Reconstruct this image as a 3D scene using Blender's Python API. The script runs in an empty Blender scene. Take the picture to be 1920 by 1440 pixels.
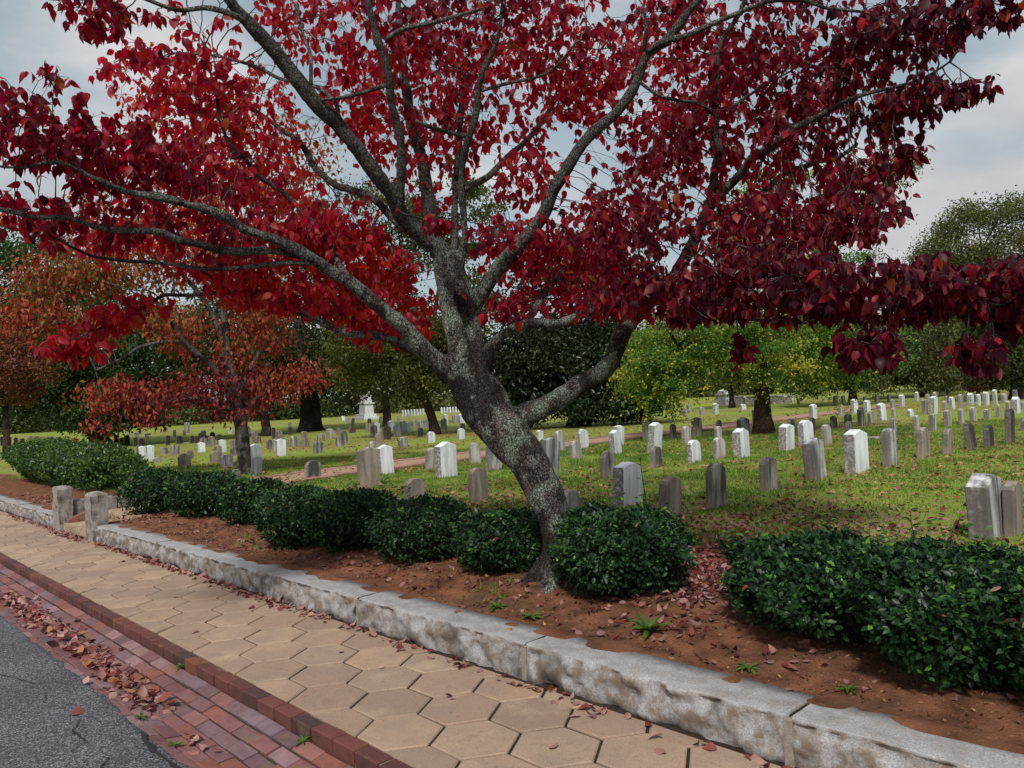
import bpy, bmesh, math, random
import numpy as np
from mathutils import Matrix, Vector, Quaternion, noise as mnoise

# ------------------------------------------------------------------ camera, sky, sun, exposure
scene = bpy.context.scene
S = 0.026                      # fall of the street to the left, metres per metre
CAM_H = 1.6
FW = np.array((-0.72776515, 0.68581118, 0.0045738))
RT = np.array((0.68522631, 0.72739109, -0.03697431))
UP = np.array((0.02868434, 0.02377453, 0.99930575))
camd = bpy.data.cameras.new('camera'); cam = bpy.data.objects.new('camera', camd)
scene.collection.objects.link(cam)
cam.matrix_world = Matrix(((RT[0], UP[0], -FW[0], 0), (RT[1], UP[1], -FW[1], 0), (RT[2], UP[2], -FW[2], CAM_H), (0, 0, 0, 1)))
camd.sensor_width = 36; camd.lens = 1442 / 1920 * 36
camd.clip_start = 0.05; camd.clip_end = 3000
scene.camera = cam

SUN_EL = math.radians(48)      # soft sun through thin cloud, from behind the camera
SUN_AZ = math.atan2(-.82, .57)
SUN_DIR = Vector((math.cos(SUN_EL) * math.cos(SUN_AZ), math.cos(SUN_EL) * math.sin(SUN_AZ), math.sin(SUN_EL)))
world = bpy.data.worlds.new('World'); scene.world = world; world.use_nodes = True
wn = world.node_tree.nodes; wl = world.node_tree.links; wn.clear()
w_out = wn.new('ShaderNodeOutputWorld'); w_bg = wn.new('ShaderNodeBackground')
w_sky = wn.new('ShaderNodeTexSky'); w_sky.sky_type = 'NISHITA'; w_sky.sun_disc = False
w_sky.sun_elevation = SUN_EL; w_sky.sun_rotation = math.pi / 2 - SUN_AZ
w_sky.air_density = 1.2; w_sky.dust_density = 1.5
w_tc = wn.new('ShaderNodeTexCoord'); w_map = wn.new('ShaderNodeMapping'); w_map.inputs['Scale'].default_value = (1.0, 1.0, 2.2)
w_noise = wn.new('ShaderNodeTexNoise'); w_noise.inputs['Scale'].default_value = 2.3; w_noise.inputs['Detail'].default_value = 7; w_noise.inputs['Roughness'].default_value = 0.52
w_ramp = wn.new('ShaderNodeValToRGB'); w_ramp.color_ramp.elements[0].position = 0.44; w_ramp.color_ramp.elements[1].position = 0.58; w_ramp.color_ramp.elements[0].color = (.30, .30, .30, 1)
w_noise2 = wn.new('ShaderNodeTexNoise'); w_noise2.inputs['Scale'].default_value = 5; w_noise2.inputs['Detail'].default_value = 5
w_cr = wn.new('ShaderNodeValToRGB'); w_cr.color_ramp.elements[0].color = (6.2, 6.4, 6.6, 1); w_cr.color_ramp.elements[1].color = (8.4, 8.4, 8.4, 1)
w_cr.color_ramp.elements[0].position = .3; w_cr.color_ramp.elements[1].position = .7
w_mix = wn.new('ShaderNodeMix'); w_mix.data_type = 'RGBA'
w_pale = wn.new('ShaderNodeMix'); w_pale.data_type = 'RGBA'; w_pale.inputs['Factor'].default_value = .45; w_pale.inputs['B'].default_value = (3.9, 6.2, 7.0, 1); wl.new(w_sky.outputs['Color'], w_pale.inputs['A'])   # thin veil over the blue
wl.new(w_tc.outputs['Generated'], w_map.inputs['Vector']); wl.new(w_map.outputs['Vector'], w_noise.inputs['Vector']); wl.new(w_map.outputs['Vector'], w_noise2.inputs['Vector'])
wl.new(w_noise.outputs['Fac'], w_ramp.inputs['Fac']); wl.new(w_noise2.outputs['Fac'], w_cr.inputs['Fac'])
wl.new(w_ramp.outputs['Color'], w_mix.inputs['Factor']); wl.new(w_pale.outputs['Result'], w_mix.inputs['A']); wl.new(w_cr.outputs['Color'], w_mix.inputs['B'])
wl.new(w_mix.outputs['Result'], w_bg.inputs['Color']); w_bg.inputs['Strength'].default_value = 0.078
wl.new(w_bg.outputs['Background'], w_out.inputs['Surface'])
sund = bpy.data.lights.new('sun', 'SUN'); sund.energy = 3.5; sund.angle = math.radians(7); sund.color = (1.0, 0.95, 0.88)
sun = bpy.data.objects.new('sun', sund); scene.collection.objects.link(sun)
sun.rotation_euler = SUN_DIR.to_track_quat('Z', 'Y').to_euler()
scene.view_settings.view_transform = 'Standard'; scene.view_settings.look = 'None'
scene.view_settings.exposure = 0.12; scene.view_settings.gamma = 1.0; scene.view_settings.use_curve_mapping = False
scene.render.engine = 'CYCLES'
scene.cycles.max_bounces = 8; scene.cycles.transparent_max_bounces = 8; scene.cycles.use_adaptive_sampling = True
scene.cycles.use_denoising = True
CAM = np.array((0, 0, CAM_H))

# ------------------------------------------------------------------ helpers
COL = scene.collection
rng = np.random.default_rng(7)
random.seed(7)

def link(o, parent=None):
    COL.objects.link(o)
    if parent is not None: o.parent = parent
    return o

def tag(o, label=None, cat=None, group=None, kind=None):
    if label: o['label'] = label
    if cat: o['category'] = cat
    if group: o['group'] = group
    if kind: o['kind'] = kind
    return o

def empty(name, loc, label=None, cat=None, group=None):
    o = bpy.data.objects.new(name, None); o.location = loc; o.empty_display_size = 0.2
    link(o); return tag(o, label, cat, group)

def mesh_np(name, V, faces, mats=None, smooth=False, attrs=None):
    """V (n,3); faces: list of (m,k) int arrays."""
    me = bpy.data.meshes.new(name)
    V = np.ascontiguousarray(V, dtype=np.float32)
    me.vertices.add(len(V)); me.vertices.foreach_set('co', V.ravel())
    faces = [np.asarray(f, dtype=np.int32) for f in faces if len(f)]
    tot = sum(f.size for f in faces); npoly = sum(len(f) for f in faces)
    me.loops.add(tot); me.polygons.add(npoly)
    me.loops.foreach_set('vertex_index', np.concatenate([f.ravel() for f in faces]))
    sizes = np.concatenate([np.full(len(f), f.shape[1], dtype=np.int32) for f in faces])
    starts = np.concatenate([[0], np.cumsum(sizes)[:-1]]).astype(np.int32)
    me.polygons.foreach_set('loop_start', starts)
    if smooth: me.polygons.foreach_set('use_smooth', np.ones(npoly, dtype=bool))
    for k, v in (attrs or {}).items():
        a = me.attributes.new(k, 'FLOAT', 'POINT'); a.data.foreach_set('value', np.ascontiguousarray(v, dtype=np.float32))
    if mats: me.materials.append(mats)
    me.update(calc_edges=True); me.validate()
    return me

def obj(name, me, parent=None, loc=None):
    """a mesh in world coordinates; under a parent it keeps its place."""
    o = bpy.data.objects.new(name, me); link(o, parent)
    if parent is not None: o.location = Vector(loc or (0, 0, 0)) - parent.location
    elif loc: o.location = loc
    return o

class MB:
    """collects polygons for one mesh"""
    def __init__(s): s.v = []; s.f = []
    def add(s, vs, fs):
        n = len(s.v); s.v += [tuple(p) for p in vs]; s.f += [tuple(i + n for i in q) for q in fs]
    def box(s, x0, x1, y0, y1, z0, z1):
        s.add([(x0,y0,z0),(x1,y0,z0),(x1,y1,z0),(x0,y1,z0),(x0,y0,z1),(x1,y0,z1),(x1,y1,z1),(x0,y1,z1)],
              [(0,3,2,1),(4,5,6,7),(0,1,5,4),(1,2,6,5),(2,3,7,6),(3,0,4,7)])
    def mesh(s, name, m=None, smooth=False):
        me = bpy.data.meshes.new(name); me.from_pydata(s.v, [], s.f)
        if m: me.materials.append(m)
        if smooth: me.polygons.foreach_set('use_smooth', [True] * len(me.polygons))
        me.update(); return me

def sm(a, b, x):
    t = np.clip((np.asarray(x, dtype=float) - a) / (b - a), 0, 1); return t * t * (3 - 2 * t)

def ground_z(x, y):
    """height of the cemetery ground behind the low wall"""
    x = np.asarray(x, dtype=float); y = np.asarray(y, dtype=float)
    d = np.hypot(x, y)
    return S * x + .19 + .07 * sm(3.33, 4.3, y) + .05 * sm(4.3, 7, y) + .012 * np.clip(d - 42, 0, 80)

def gutter_z(y):
    return np.interp(y, [1.36, 1.45, 1.56, 1.65, 1.75, 1.89], [-.095, -.108, -.122, -.115, -.095, -.062])

def frame_to(zaxis):
    z = Vector(zaxis).normalized()
    return z.to_track_quat('Z', 'Y')

def in_view(P, margin=60):
    q = P - CAM; z = q @ FW
    px = 960 + 1442 * (q @ RT) / np.maximum(z, .01); py = 720 - 1442 * (q @ UP) / np.maximum(z, .01)
    return (z > .2) & (px > -margin) & (px < 1920 + margin) & (py > -margin) & (py < 1440 + margin), z

# ------------------------------------------------------------------ materials
def new_mat(name):
    m = bpy.data.materials.new(name); m.use_nodes = True
    nt = m.node_tree; b = nt.nodes.get('Principled BSDF')
    return m, nt, b

def nd(nt, typ, **kw):
    n = nt.nodes.new(typ)
    for k, v in kw.items():
        if k in n.inputs: n.inputs[k].default_value = v
        else: setattr(n, k, v)
    return n

def ramp(nt, fac, stops, interp='LINEAR'):
    r = nt.nodes.new('ShaderNodeValToRGB'); cr = r.color_ramp; cr.interpolation = interp
    while len(cr.elements) < len(stops): cr.elements.new(.5)
    for e, (p, c) in zip(cr.elements, stops):
        e.position = p; e.color = (c[0], c[1], c[2], 1) if hasattr(c, '__len__') else (c, c, c, 1)
    nt.links.new(fac, r.inputs['Fac']); return r.outputs['Color']

def mix(nt, fac, a, b, mode='MIX'):
    n = nt.nodes.new('ShaderNodeMix'); n.data_type = 'RGBA'; n.blend_type = mode
    for s, v in (('Factor', fac), ('A', a), ('B', b)):
        if hasattr(v, 'is_output'): nt.links.new(v, n.inputs[s])
        elif s == 'Factor': n.inputs[s].default_value = v
        else: n.inputs[s].default_value = (v[0], v[1], v[2], 1)
    return n.outputs['Result']

def math_n(nt, op, a, b=0.0):
    n = nt.nodes.new('ShaderNodeMath'); n.operation = op
    for i, v in enumerate((a, b)):
        if hasattr(v, 'is_output'): nt.links.new(v, n.inputs[i])
        else: n.inputs[i].default_value = v
    return n.outputs[0]

def coords(nt, kind='Object', scale=(1, 1, 1), rand=False):
    tc = nt.nodes.new('ShaderNodeTexCoord'); mp = nt.nodes.new('ShaderNodeMapping'); mp.inputs['Scale'].default_value = scale
    nt.links.new(tc.outputs[kind], mp.inputs['Vector'])
    if rand:
        oi = nt.nodes.new('ShaderNodeObjectInfo'); m = math_n(nt, 'MULTIPLY', oi.outputs['Random'], 57.0)
        cb = nt.nodes.new('ShaderNodeCombineXYZ'); nt.links.new(m, cb.inputs[0]); nt.links.new(m, cb.inputs[1]); nt.links.new(m, cb.inputs[2])
        nt.links.new(cb.outputs[0], mp.inputs['Location'])
    return mp.outputs['Vector']

def noise_f(nt, vec, scale, detail=4, rough=.55):
    n = nd(nt, 'ShaderNodeTexNoise', Scale=scale, Detail=detail, Roughness=rough); nt.links.new(vec, n.inputs['Vector']); return n.outputs['Fac']

def bump(nt, b, h, strength, dist=.01):
    n = nd(nt, 'ShaderNodeBump', Strength=strength, Distance=dist); nt.links.new(h, n.inputs['Height']); nt.links.new(n.outputs['Normal'], b.inputs['Normal'])

def leaf_mat(name, stops, trans=.4, glow=1.6, rough=.5, spec=.35, attr='tint', back=None):
    m, nt, b = new_mat(name)
    at = nd(nt, 'ShaderNodeAttribute', attribute_name=attr)
    c = ramp(nt, at.outputs['Fac'], stops)
    v = coords(nt, 'Object'); c2 = mix(nt, .35, c, ramp(nt, noise_f(nt, v, 60, 3), [(.3, .55), (.7, 1.25)]), 'MULTIPLY')
    col = c2
    if back:
        g = nt.nodes.new('ShaderNodeNewGeometry'); col = mix(nt, g.outputs['Backfacing'], c2, mix(nt, .45, c2, back))
    nt.links.new(col, b.inputs['Base Color']); b.inputs['Roughness'].default_value = rough; b.inputs['Specular IOR Level'].default_value = spec
    tr = nt.nodes.new('ShaderNodeBsdfTranslucent')
    hs = nd(nt, 'ShaderNodeHueSaturation', Saturation=1.15, Value=glow); nt.links.new(c, hs.inputs['Color']); nt.links.new(hs.outputs['Color'], tr.inputs['Color'])
    mx = nd(nt, 'ShaderNodeMixShader', Fac=trans)
    nt.links.new(b.outputs[0], mx.inputs[1]); nt.links.new(tr.outputs[0], mx.inputs[2])
    nt.links.new(mx.outputs[0], nt.nodes['Material Output'].inputs['Surface'])
    return m

M = {}
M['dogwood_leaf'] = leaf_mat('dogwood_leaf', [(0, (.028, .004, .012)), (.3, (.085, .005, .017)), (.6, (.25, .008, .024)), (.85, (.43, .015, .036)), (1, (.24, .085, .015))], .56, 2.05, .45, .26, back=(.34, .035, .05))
M['orange_leaf'] = leaf_mat('orange_leaf', [(0, (.10, .016, .020)), (.35, (.24, .030, .030)), (.6, (.36, .065, .035)), (.8, (.28, .115, .03)), (1, (.11, .105, .02))], .35, 1.4, .55, .3)
M['elm_leaf'] = leaf_mat('elm_leaf', [(0, (.030, .080, .014)), (.5, (.075, .165, .026)), (.8, (.17, .25, .038)), (1, (.50, .44, .08))], .4, 1.5, .5, .3)
M['evergreen_leaf'] = leaf_mat('evergreen_leaf', [(0, (.008, .016, .008)), (.6, (.018, .036, .014)), (1, (.04, .06, .02))], .2, 1.3, .4, .4)
M['olive_leaf'] = leaf_mat('olive_leaf', [(0, (.035, .045, .010)), (.6, (.075, .085, .018)), (1, (.16, .14, .03))], .35, 1.4, .5, .3)
M['oak_leaf'] = leaf_mat('oak_leaf', [(0, (.018, .030, .010)), (.6, (.035, .06, .014)), (1, (.08, .10, .02))], .3, 1.3, .5, .3)
M['green_leaf'] = leaf_mat('green_leaf', [(0, (.020, .045, .016)), (.6, (.045, .085, .022)), (1, (.09, .14, .03))], .35, 1.4, .45, .35)
M['rust_leaf'] = leaf_mat('rust_leaf', [(0, (.09, .025, .018)), (.6, (.19, .06, .035)), (1, (.22, .11, .04))], .3, 1.3, .55, .3)
M['sage_leaf'] = leaf_mat('sage_leaf', [(0, (.05, .065, .022)), (.6, (.10, .115, .04)), (1, (.19, .18, .06))], .35, 1.4, .5, .3)
M['bush_leaf'] = leaf_mat('bush_leaf', [(0, (.007, .020, .009)), (.55, (.017, .052, .018)), (.88, (.038, .10, .024)), (1, (.11, .24, .028))], .22, 1.6, .42, .26)
M['hedge_leaf'] = leaf_mat('hedge_leaf', [(0, (.022, .055, .016)), (.6, (.05, .11, .024)), (1, (.12, .20, .035))], .3, 1.5, .4, .45)
M['litter_leaf'] = leaf_mat('litter_leaf', [(0, (.035, .014, .013)), (.3, (.15, .026, .025)), (.55, (.23, .075, .062)), (.8, (.43, .28, .235)), (1, (.34, .15, .04))], .15, 1.2, .6, .25, back=(.40, .24, .22))
M['lawn_litter'] = leaf_mat('lawn_litter', [(0, (.10, .05, .025)), (.5, (.26, .14, .06)), (.8, (.40, .26, .12)), (1, (.30, .06, .04))], .15, 1.2, .6, .25)
M['grass'] = leaf_mat('grass', [(0, (.055, .11, .014)), (.6, (.13, .22, .03)), (1, (.30, .29, .07))], .3, 1.4, .5, .3)

def bark_mat(name, dark, grey, lichen, amount=.5, scale=1.0, young=False):
    m, nt, b = new_mat(name); v = coords(nt, 'Object', (1, 1, .7))
    vo = nd(nt, 'ShaderNodeTexVoronoi', Scale=58 * scale, feature='DISTANCE_TO_EDGE'); 
    wv = nt.nodes.new('ShaderNodeVectorMath'); wv.operation = 'ADD'; nz = nd(nt, 'ShaderNodeTexNoise', Scale=20 * scale, Detail=3)
    sc = nt.nodes.new('ShaderNodeVectorMath'); sc.operation = 'SCALE'; sc.inputs['Scale'].default_value = .05 / scale
    nt.links.new(v, nz.inputs['Vector']); nt.links.new(nz.outputs['Color'], sc.inputs[0]); nt.links.new(v, wv.inputs[0]); nt.links.new(sc.outputs[0], wv.inputs[1]); nt.links.new(wv.outputs[0], vo.inputs['Vector'])
    fine = noise_f(nt, v, 62 * scale, 5, .7); mid = noise_f(nt, v, 9 * scale, 5, .6); big = noise_f(nt, v, 3.1 * scale, 4, .6); pink = noise_f(nt, v, 4.3 * scale, 3)
    base = mix(nt, ramp(nt, fine, [(.40, .08), (.60, 1)]), dark, grey)
    lich = mix(nt, ramp(nt, fine, [(.36, .25), (.54, 1)]), dark, lichen)
    c = mix(nt, ramp(nt, mid, [(.62 - .3 * amount, 0), (.72 - .3 * amount, 1)]), base, lich)
    pk = mix(nt, ramp(nt, pink, [(.60, 0), (.68, .75)]), c, mix(nt, .5, (.30, .22, .19), base))
    blk = mix(nt, ramp(nt, big, [(.425, .94), (.49, 0)]), pk, mix(nt, fine, (.006, .005, .005), (.05, .042, .038)))
    if young:   # the younger wood higher up is darker and carries less lichen
        sz = nt.nodes.new('ShaderNodeSeparateXYZ'); nt.links.new(v, sz.inputs[0])
        hz = math_n(nt, 'ADD', math_n(nt, 'DIVIDE', sz.outputs['Z'], .7), math_n(nt, 'MULTIPLY', math_n(nt, 'SUBTRACT', mid, .5), 2.2))
        blk = mix(nt, ramp(nt, math_n(nt, 'DIVIDE', hz, 5.0), [(.46, 0), (.64, .8)]), blk, mix(nt, fine, (.012, .010, .010), (.15, .135, .13)))
    plate = ramp(nt, vo.outputs['Distance'], [(0, .12), (.12, 1)])
    c = mix(nt, .75, blk, plate, 'MULTIPLY')
    nt.links.new(c, b.inputs['Base Color']); b.inputs['Roughness'].default_value = .9; b.inputs['Specular IOR Level'].default_value = .15
    h = math_n(nt, 'ADD', math_n(nt, 'MULTIPLY', plate, .8), math_n(nt, 'ADD', math_n(nt, 'MULTIPLY', fine, .5), math_n(nt, 'MULTIPLY', mid, .8)))
    bump(nt, b, h, 1.0, .016); return m
M['bark'] = bark_mat('bark', (.015, .013, .012), (.135, .12, .112), (.22, .255, .215), .58, young=True)
M['twig_bark'] = bark_mat('twig_bark', (.026, .022, .021), (.21, .19, .18), (.25, .26, .24), .3, 1.4)
M['old_bark'] = bark_mat('old_bark', (.018, .014, .012), (.07, .055, .045), (.09, .085, .07), .2, .4)
M['brown_bark'] = bark_mat('brown_bark', (.03, .02, .014), (.13, .085, .06), (.12, .10, .075), .15, .5)

def stone_mat(name, base, dark, streak, warm=0.0, warm_col=(.34, .25, .17), lich=.3):
    """weathered headstone: vertical rain streaks, black growth from the top, soil splash at the foot"""
    m, nt, b = new_mat(name); v = coords(nt, 'Object', (1, 1, 1), True); vs = coords(nt, 'Object', (1, 1, .12), True)
    st = noise_f(nt, vs, 9, 5, .6); sp = noise_f(nt, v, 26, 6, .7); pt = noise_f(nt, v, 3.2, 4, .6)
    c = mix(nt, ramp(nt, st, [(.45 - .1 * streak, 0), (.66 - .1 * streak, streak)]), base, dark)
    c = mix(nt, ramp(nt, pt, [(.45, 0), (.75, lich)]), c, mix(nt, .5, dark, (.02, .02, .02)))
    c = mix(nt, ramp(nt, sp, [(.52, 0), (.72, .55 * (lich + .25))]), c, dark)
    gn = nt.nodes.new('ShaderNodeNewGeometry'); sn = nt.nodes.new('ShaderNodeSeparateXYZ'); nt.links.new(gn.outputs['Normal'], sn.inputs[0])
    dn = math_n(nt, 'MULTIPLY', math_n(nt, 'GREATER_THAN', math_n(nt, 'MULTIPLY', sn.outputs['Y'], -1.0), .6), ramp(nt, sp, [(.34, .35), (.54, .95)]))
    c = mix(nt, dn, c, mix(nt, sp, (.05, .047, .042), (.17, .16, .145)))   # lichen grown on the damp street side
    g = nt.nodes.new('ShaderNodeTexCoord'); sx = nt.nodes.new('ShaderNodeSeparateXYZ'); nt.links.new(g.outputs['Generated'], sx.inputs[0])
    if warm:
        f = math_n(nt, 'ADD', sx.outputs['Z'], math_n(nt, 'MULTIPLY', math_n(nt, 'SUBTRACT', st, .5), .5))
        c = mix(nt, ramp(nt, f, [(.10, warm), (.55, 0)]), c, warm_col)
    nt.links.new(c, b.inputs['Base Color']); b.inputs['Roughness'].default_value = .8; b.inputs['Specular IOR Level'].default_value = .25
    bump(nt, b, math_n(nt, 'ADD', sp, noise_f(nt, v, 120, 3)), .5, .006); return m
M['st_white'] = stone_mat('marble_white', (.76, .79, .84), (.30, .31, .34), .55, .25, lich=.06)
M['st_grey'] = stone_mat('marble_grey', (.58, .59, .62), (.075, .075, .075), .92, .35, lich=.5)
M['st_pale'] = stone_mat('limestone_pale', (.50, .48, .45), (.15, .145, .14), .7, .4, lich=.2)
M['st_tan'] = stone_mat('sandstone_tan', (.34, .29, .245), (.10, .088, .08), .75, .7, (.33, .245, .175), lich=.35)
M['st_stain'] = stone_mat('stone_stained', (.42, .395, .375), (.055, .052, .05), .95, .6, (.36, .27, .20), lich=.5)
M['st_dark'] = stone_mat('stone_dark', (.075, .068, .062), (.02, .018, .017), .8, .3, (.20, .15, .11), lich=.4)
M['st_black'] = stone_mat('stone_black', (.055, .05, .046), (.014, .013, .012), .7, .2, (.12, .09, .07), lich=.4)  # near-black stone of the far-left and back rows
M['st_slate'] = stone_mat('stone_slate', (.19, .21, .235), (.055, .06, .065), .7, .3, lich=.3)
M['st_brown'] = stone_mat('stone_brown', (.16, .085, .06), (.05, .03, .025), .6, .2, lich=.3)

def granite_mat():
    m, nt, b = new_mat('granite_kerb'); v = coords(nt, 'Object', (1, 1, 1), True)
    sp = noise_f(nt, v, 130, 3, .7); md = noise_f(nt, v, 11, 6, .65); bg = noise_f(nt, v, 3.5, 4, .6)
    c = mix(nt, ramp(nt, sp, [(.35, 0), (.65, 1)]), (.21, .21, .22), (.41, .41, .42))
    g = nt.nodes.new('ShaderNodeNewGeometry'); sx = nt.nodes.new('ShaderNodeSeparateXYZ'); nt.links.new(g.outputs['Normal'], sx.inputs[0])
    side = ramp(nt, sx.outputs['Z'], [(.35, 1), (.8, .38)])
    st = math_n(nt, 'MULTIPLY', ramp(nt, md, [(.42, 0), (.60, .9)]), side)
    c = mix(nt, st, c, (.16, .115, .078)); c = mix(nt, math_n(nt, 'MULTIPLY', ramp(nt, bg, [(.56, 0), (.66, .6)]), side), c, (.055, .05, .04))
    nt.links.new(c, b.inputs['Base Color']); b.inputs['Roughness'].default_value = .85; b.inputs['Specular IOR Level'].default_value = .25
    bump(nt, b, math_n(nt, 'ADD', md, math_n(nt, 'MULTIPLY', sp, .4)), .6, .01); return m
M['granite'] = granite_mat()

def pillar_mat():
    m, nt, b = new_mat('pillar_granite'); v = coords(nt, 'Object', (1, 1, 1), True)
    sp = noise_f(nt, v, 110, 3, .7); md = noise_f(nt, v, 9, 6, .65)
    c = mix(nt, ramp(nt, sp, [(.35, 0), (.65, 1)]), (.17, .16, .15), (.34, .315, .29)); c = mix(nt, ramp(nt, md, [(.46, 0), (.62, .8)]), c, (.10, .075, .055))
    nt.links.new(c, b.inputs['Base Color']); b.inputs['Roughness'].default_value = .9; bump(nt, b, math_n(nt, 'ADD', md, sp), .7, .01); return m
M['pillar'] = pillar_mat()

def paver_mat():
    m, nt, b = new_mat('hex_paver'); v = coords(nt, 'Object', (1, 1, 1), True); oi = nt.nodes.new('ShaderNodeObjectInfo')
    gi = nt.nodes.new('ShaderNodeNewGeometry'); rnd = math_n(nt, 'FRACT', math_n(nt, 'ADD', oi.outputs['Random'], gi.outputs['Random Per Island']))
    c = ramp(nt, rnd, [(0, (.25, .175, .13)), (.25, (.35, .245, .175)), (.5, (.29, .195, .145)), (.75, (.40, .275, .19)), (1, (.32, .235, .175))])
    st = noise_f(nt, v, 4.5, 5, .6); fn = noise_f(nt, v, 150, 3, .7); md = noise_f(nt, v, 22, 5, .65)
    c = mix(nt, ramp(nt, st, [(.40, .5), (.58, 0)]), c, (.25, .185, .15)); c = mix(nt, ramp(nt, noise_f(nt, v, 3, 4), [(.58, 0), (.72, .5)]), c, (.47, .36, .25))
    c = mix(nt, .55, c, ramp(nt, fn, [(.3, .5), (.7, 1.3)]), 'MULTIPLY'); c = mix(nt, ramp(nt, md, [(.60, 0), (.70, .55)]), c, (.15, .11, .09)); c = mix(nt, ramp(nt, noise_f(nt, v, 9, 5, .7), [(.56, 0), (.66, .45)]), c, (.21, .145, .11))
    nt.links.new(c, b.inputs['Base Color']); b.inputs['Roughness'].default_value = .85; b.inputs['Specular IOR Level'].default_value = .25
    bump(nt, b, math_n(nt, 'ADD', fn, md), .45, .005); return m
M['paver'] = paver_mat()

def brick_mat(name, stops):
    m, nt, b = new_mat(name); v = coords(nt, 'Object', (1, 1, 1), True); oi = nt.nodes.new('ShaderNodeObjectInfo'); gi = nt.nodes.new('ShaderNodeNewGeometry')
    rnd = math_n(nt, 'FRACT', math_n(nt, 'ADD', oi.outputs['Random'], gi.outputs['Random Per Island']))
    c = ramp(nt, rnd, stops); fn = noise_f(nt, v, 110, 4, .7); md = noise_f(nt, v, 16, 5, .65)
    c = mix(nt, .55, c, ramp(nt, md, [(.3, .55), (.7, 1.3)]), 'MULTIPLY'); c = mix(nt, ramp(nt, fn, [(.62, 0), (.74, .6)]), c, (.035, .025, .022))
    c = mix(nt, ramp(nt, noise_f(nt, v, 7, 4), [(.6, 0), (.72, .45)]), c, (.17, .13, .04))
    nt.links.new(c, b.inputs['Base Color']); b.inputs['Roughness'].default_value = .8; b.inputs['Specular IOR Level'].default_value = .3
    bump(nt, b, math_n(nt, 'ADD', fn, md), .5, .004); return m
M['brick'] = brick_mat('gutter_brick', [(0, (.135, .06, .063)), (.2, (.20, .092, .092)), (.4, (.095, .062, .072)), (.55, (.25, .145, .15)), (.7, (.20, .075, .052)), (.85, (.16, .078, .08)), (1, (.17, .125, .15))])
M['kerb_brick'] = brick_mat('kerb_brick', [(0, (.085, .034, .028)), (.4, (.135, .047, .037)), (.7, (.11, .04, .033)), (.9, (.06, .034, .031)), (1, (.20, .075, .034))])
M['edging_brick'] = brick_mat('edging_brick', [(0, (.26, .14, .10)), (.5, (.33, .20, .14)), (1, (.22, .12, .09))])

def soil_like(name, a, b_, c_, sc=14, rough=.95, bs=.8):
    m, nt, b = new_mat(name); v = coords(nt, 'Object')
    fn = noise_f(nt, v, sc * 7, 5, .7); md = noise_f(nt, v, sc, 5, .65); lg = noise_f(nt, v, sc / 8, 3)
    c = mix(nt, ramp(nt, md, [(.35, 0), (.68, 1)]), a, b_); c = mix(nt, ramp(nt, fn, [(.55, 0), (.72, .7)]), c, c_); c = mix(nt, ramp(nt, lg, [(.45, 0), (.7, .5)]), c, a)
    nt.links.new(c, b.inputs['Base Color']); b.inputs['Roughness'].default_value = rough; b.inputs['Specular IOR Level'].default_value = .15
    bump(nt, b, math_n(nt, 'ADD', fn, md), bs, .012); return m
M['joint'] = soil_like('joint_soil', (.025, .018, .013), (.06, .042, .028), (.13, .095, .065), 25)
M['mortar'] = soil_like('mortar', (.26, .22, .17), (.38, .34, .28), (.13, .11, .07), 30)
M['gutter_bed'] = soil_like('gutter_bed', (.035, .028, .018), (.07, .055, .03), (.14, .115, .07), 30)
M['path'] = soil_like('path_clay', (.30, .185, .125), (.40, .265, .185), (.22, .14, .10), 6)

def asphalt_mat():
    m, nt, b = new_mat('asphalt'); v = coords(nt, 'Object')
    vo = nd(nt, 'ShaderNodeTexVoronoi', Scale=135.0); nt.links.new(v, vo.inputs['Vector'])
    sep = nt.nodes.new('ShaderNodeSeparateColor'); nt.links.new(vo.outputs['Color'], sep.inputs[0])
    fn = noise_f(nt, v, 240, 3, .7); lg = noise_f(nt, v, 1.6, 4, .6)
    c = ramp(nt, sep.outputs[0], [(0, (.028, .030, .036)), (.5, (.066, .070, .081)), (.8, (.13, .134, .148)), (1, (.27, .272, .28))])
    c = mix(nt, .5, c, ramp(nt, fn, [(.3, .55), (.7, 1.3)]), 'MULTIPLY'); c = mix(nt, .6, c, ramp(nt, lg, [(.35, .65), (.65, 1.15)]), 'MULTIPLY')
    nt.links.new(c, b.inputs['Base Color']); b.inputs['Roughness'].default_value = .75; b.inputs['Specular IOR Level'].default_value = .35
    bump(nt, b, math_n(nt, 'ADD', vo.outputs['Distance'], fn), .6, .006); return m
M['asphalt'] = asphalt_mat()
m, nt, b = new_mat('tar_black'); b.inputs['Base Color'].default_value = (.012, .011, .011, 1); b.inputs['Roughness'].default_value = .9; M['tar'] = m

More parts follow.
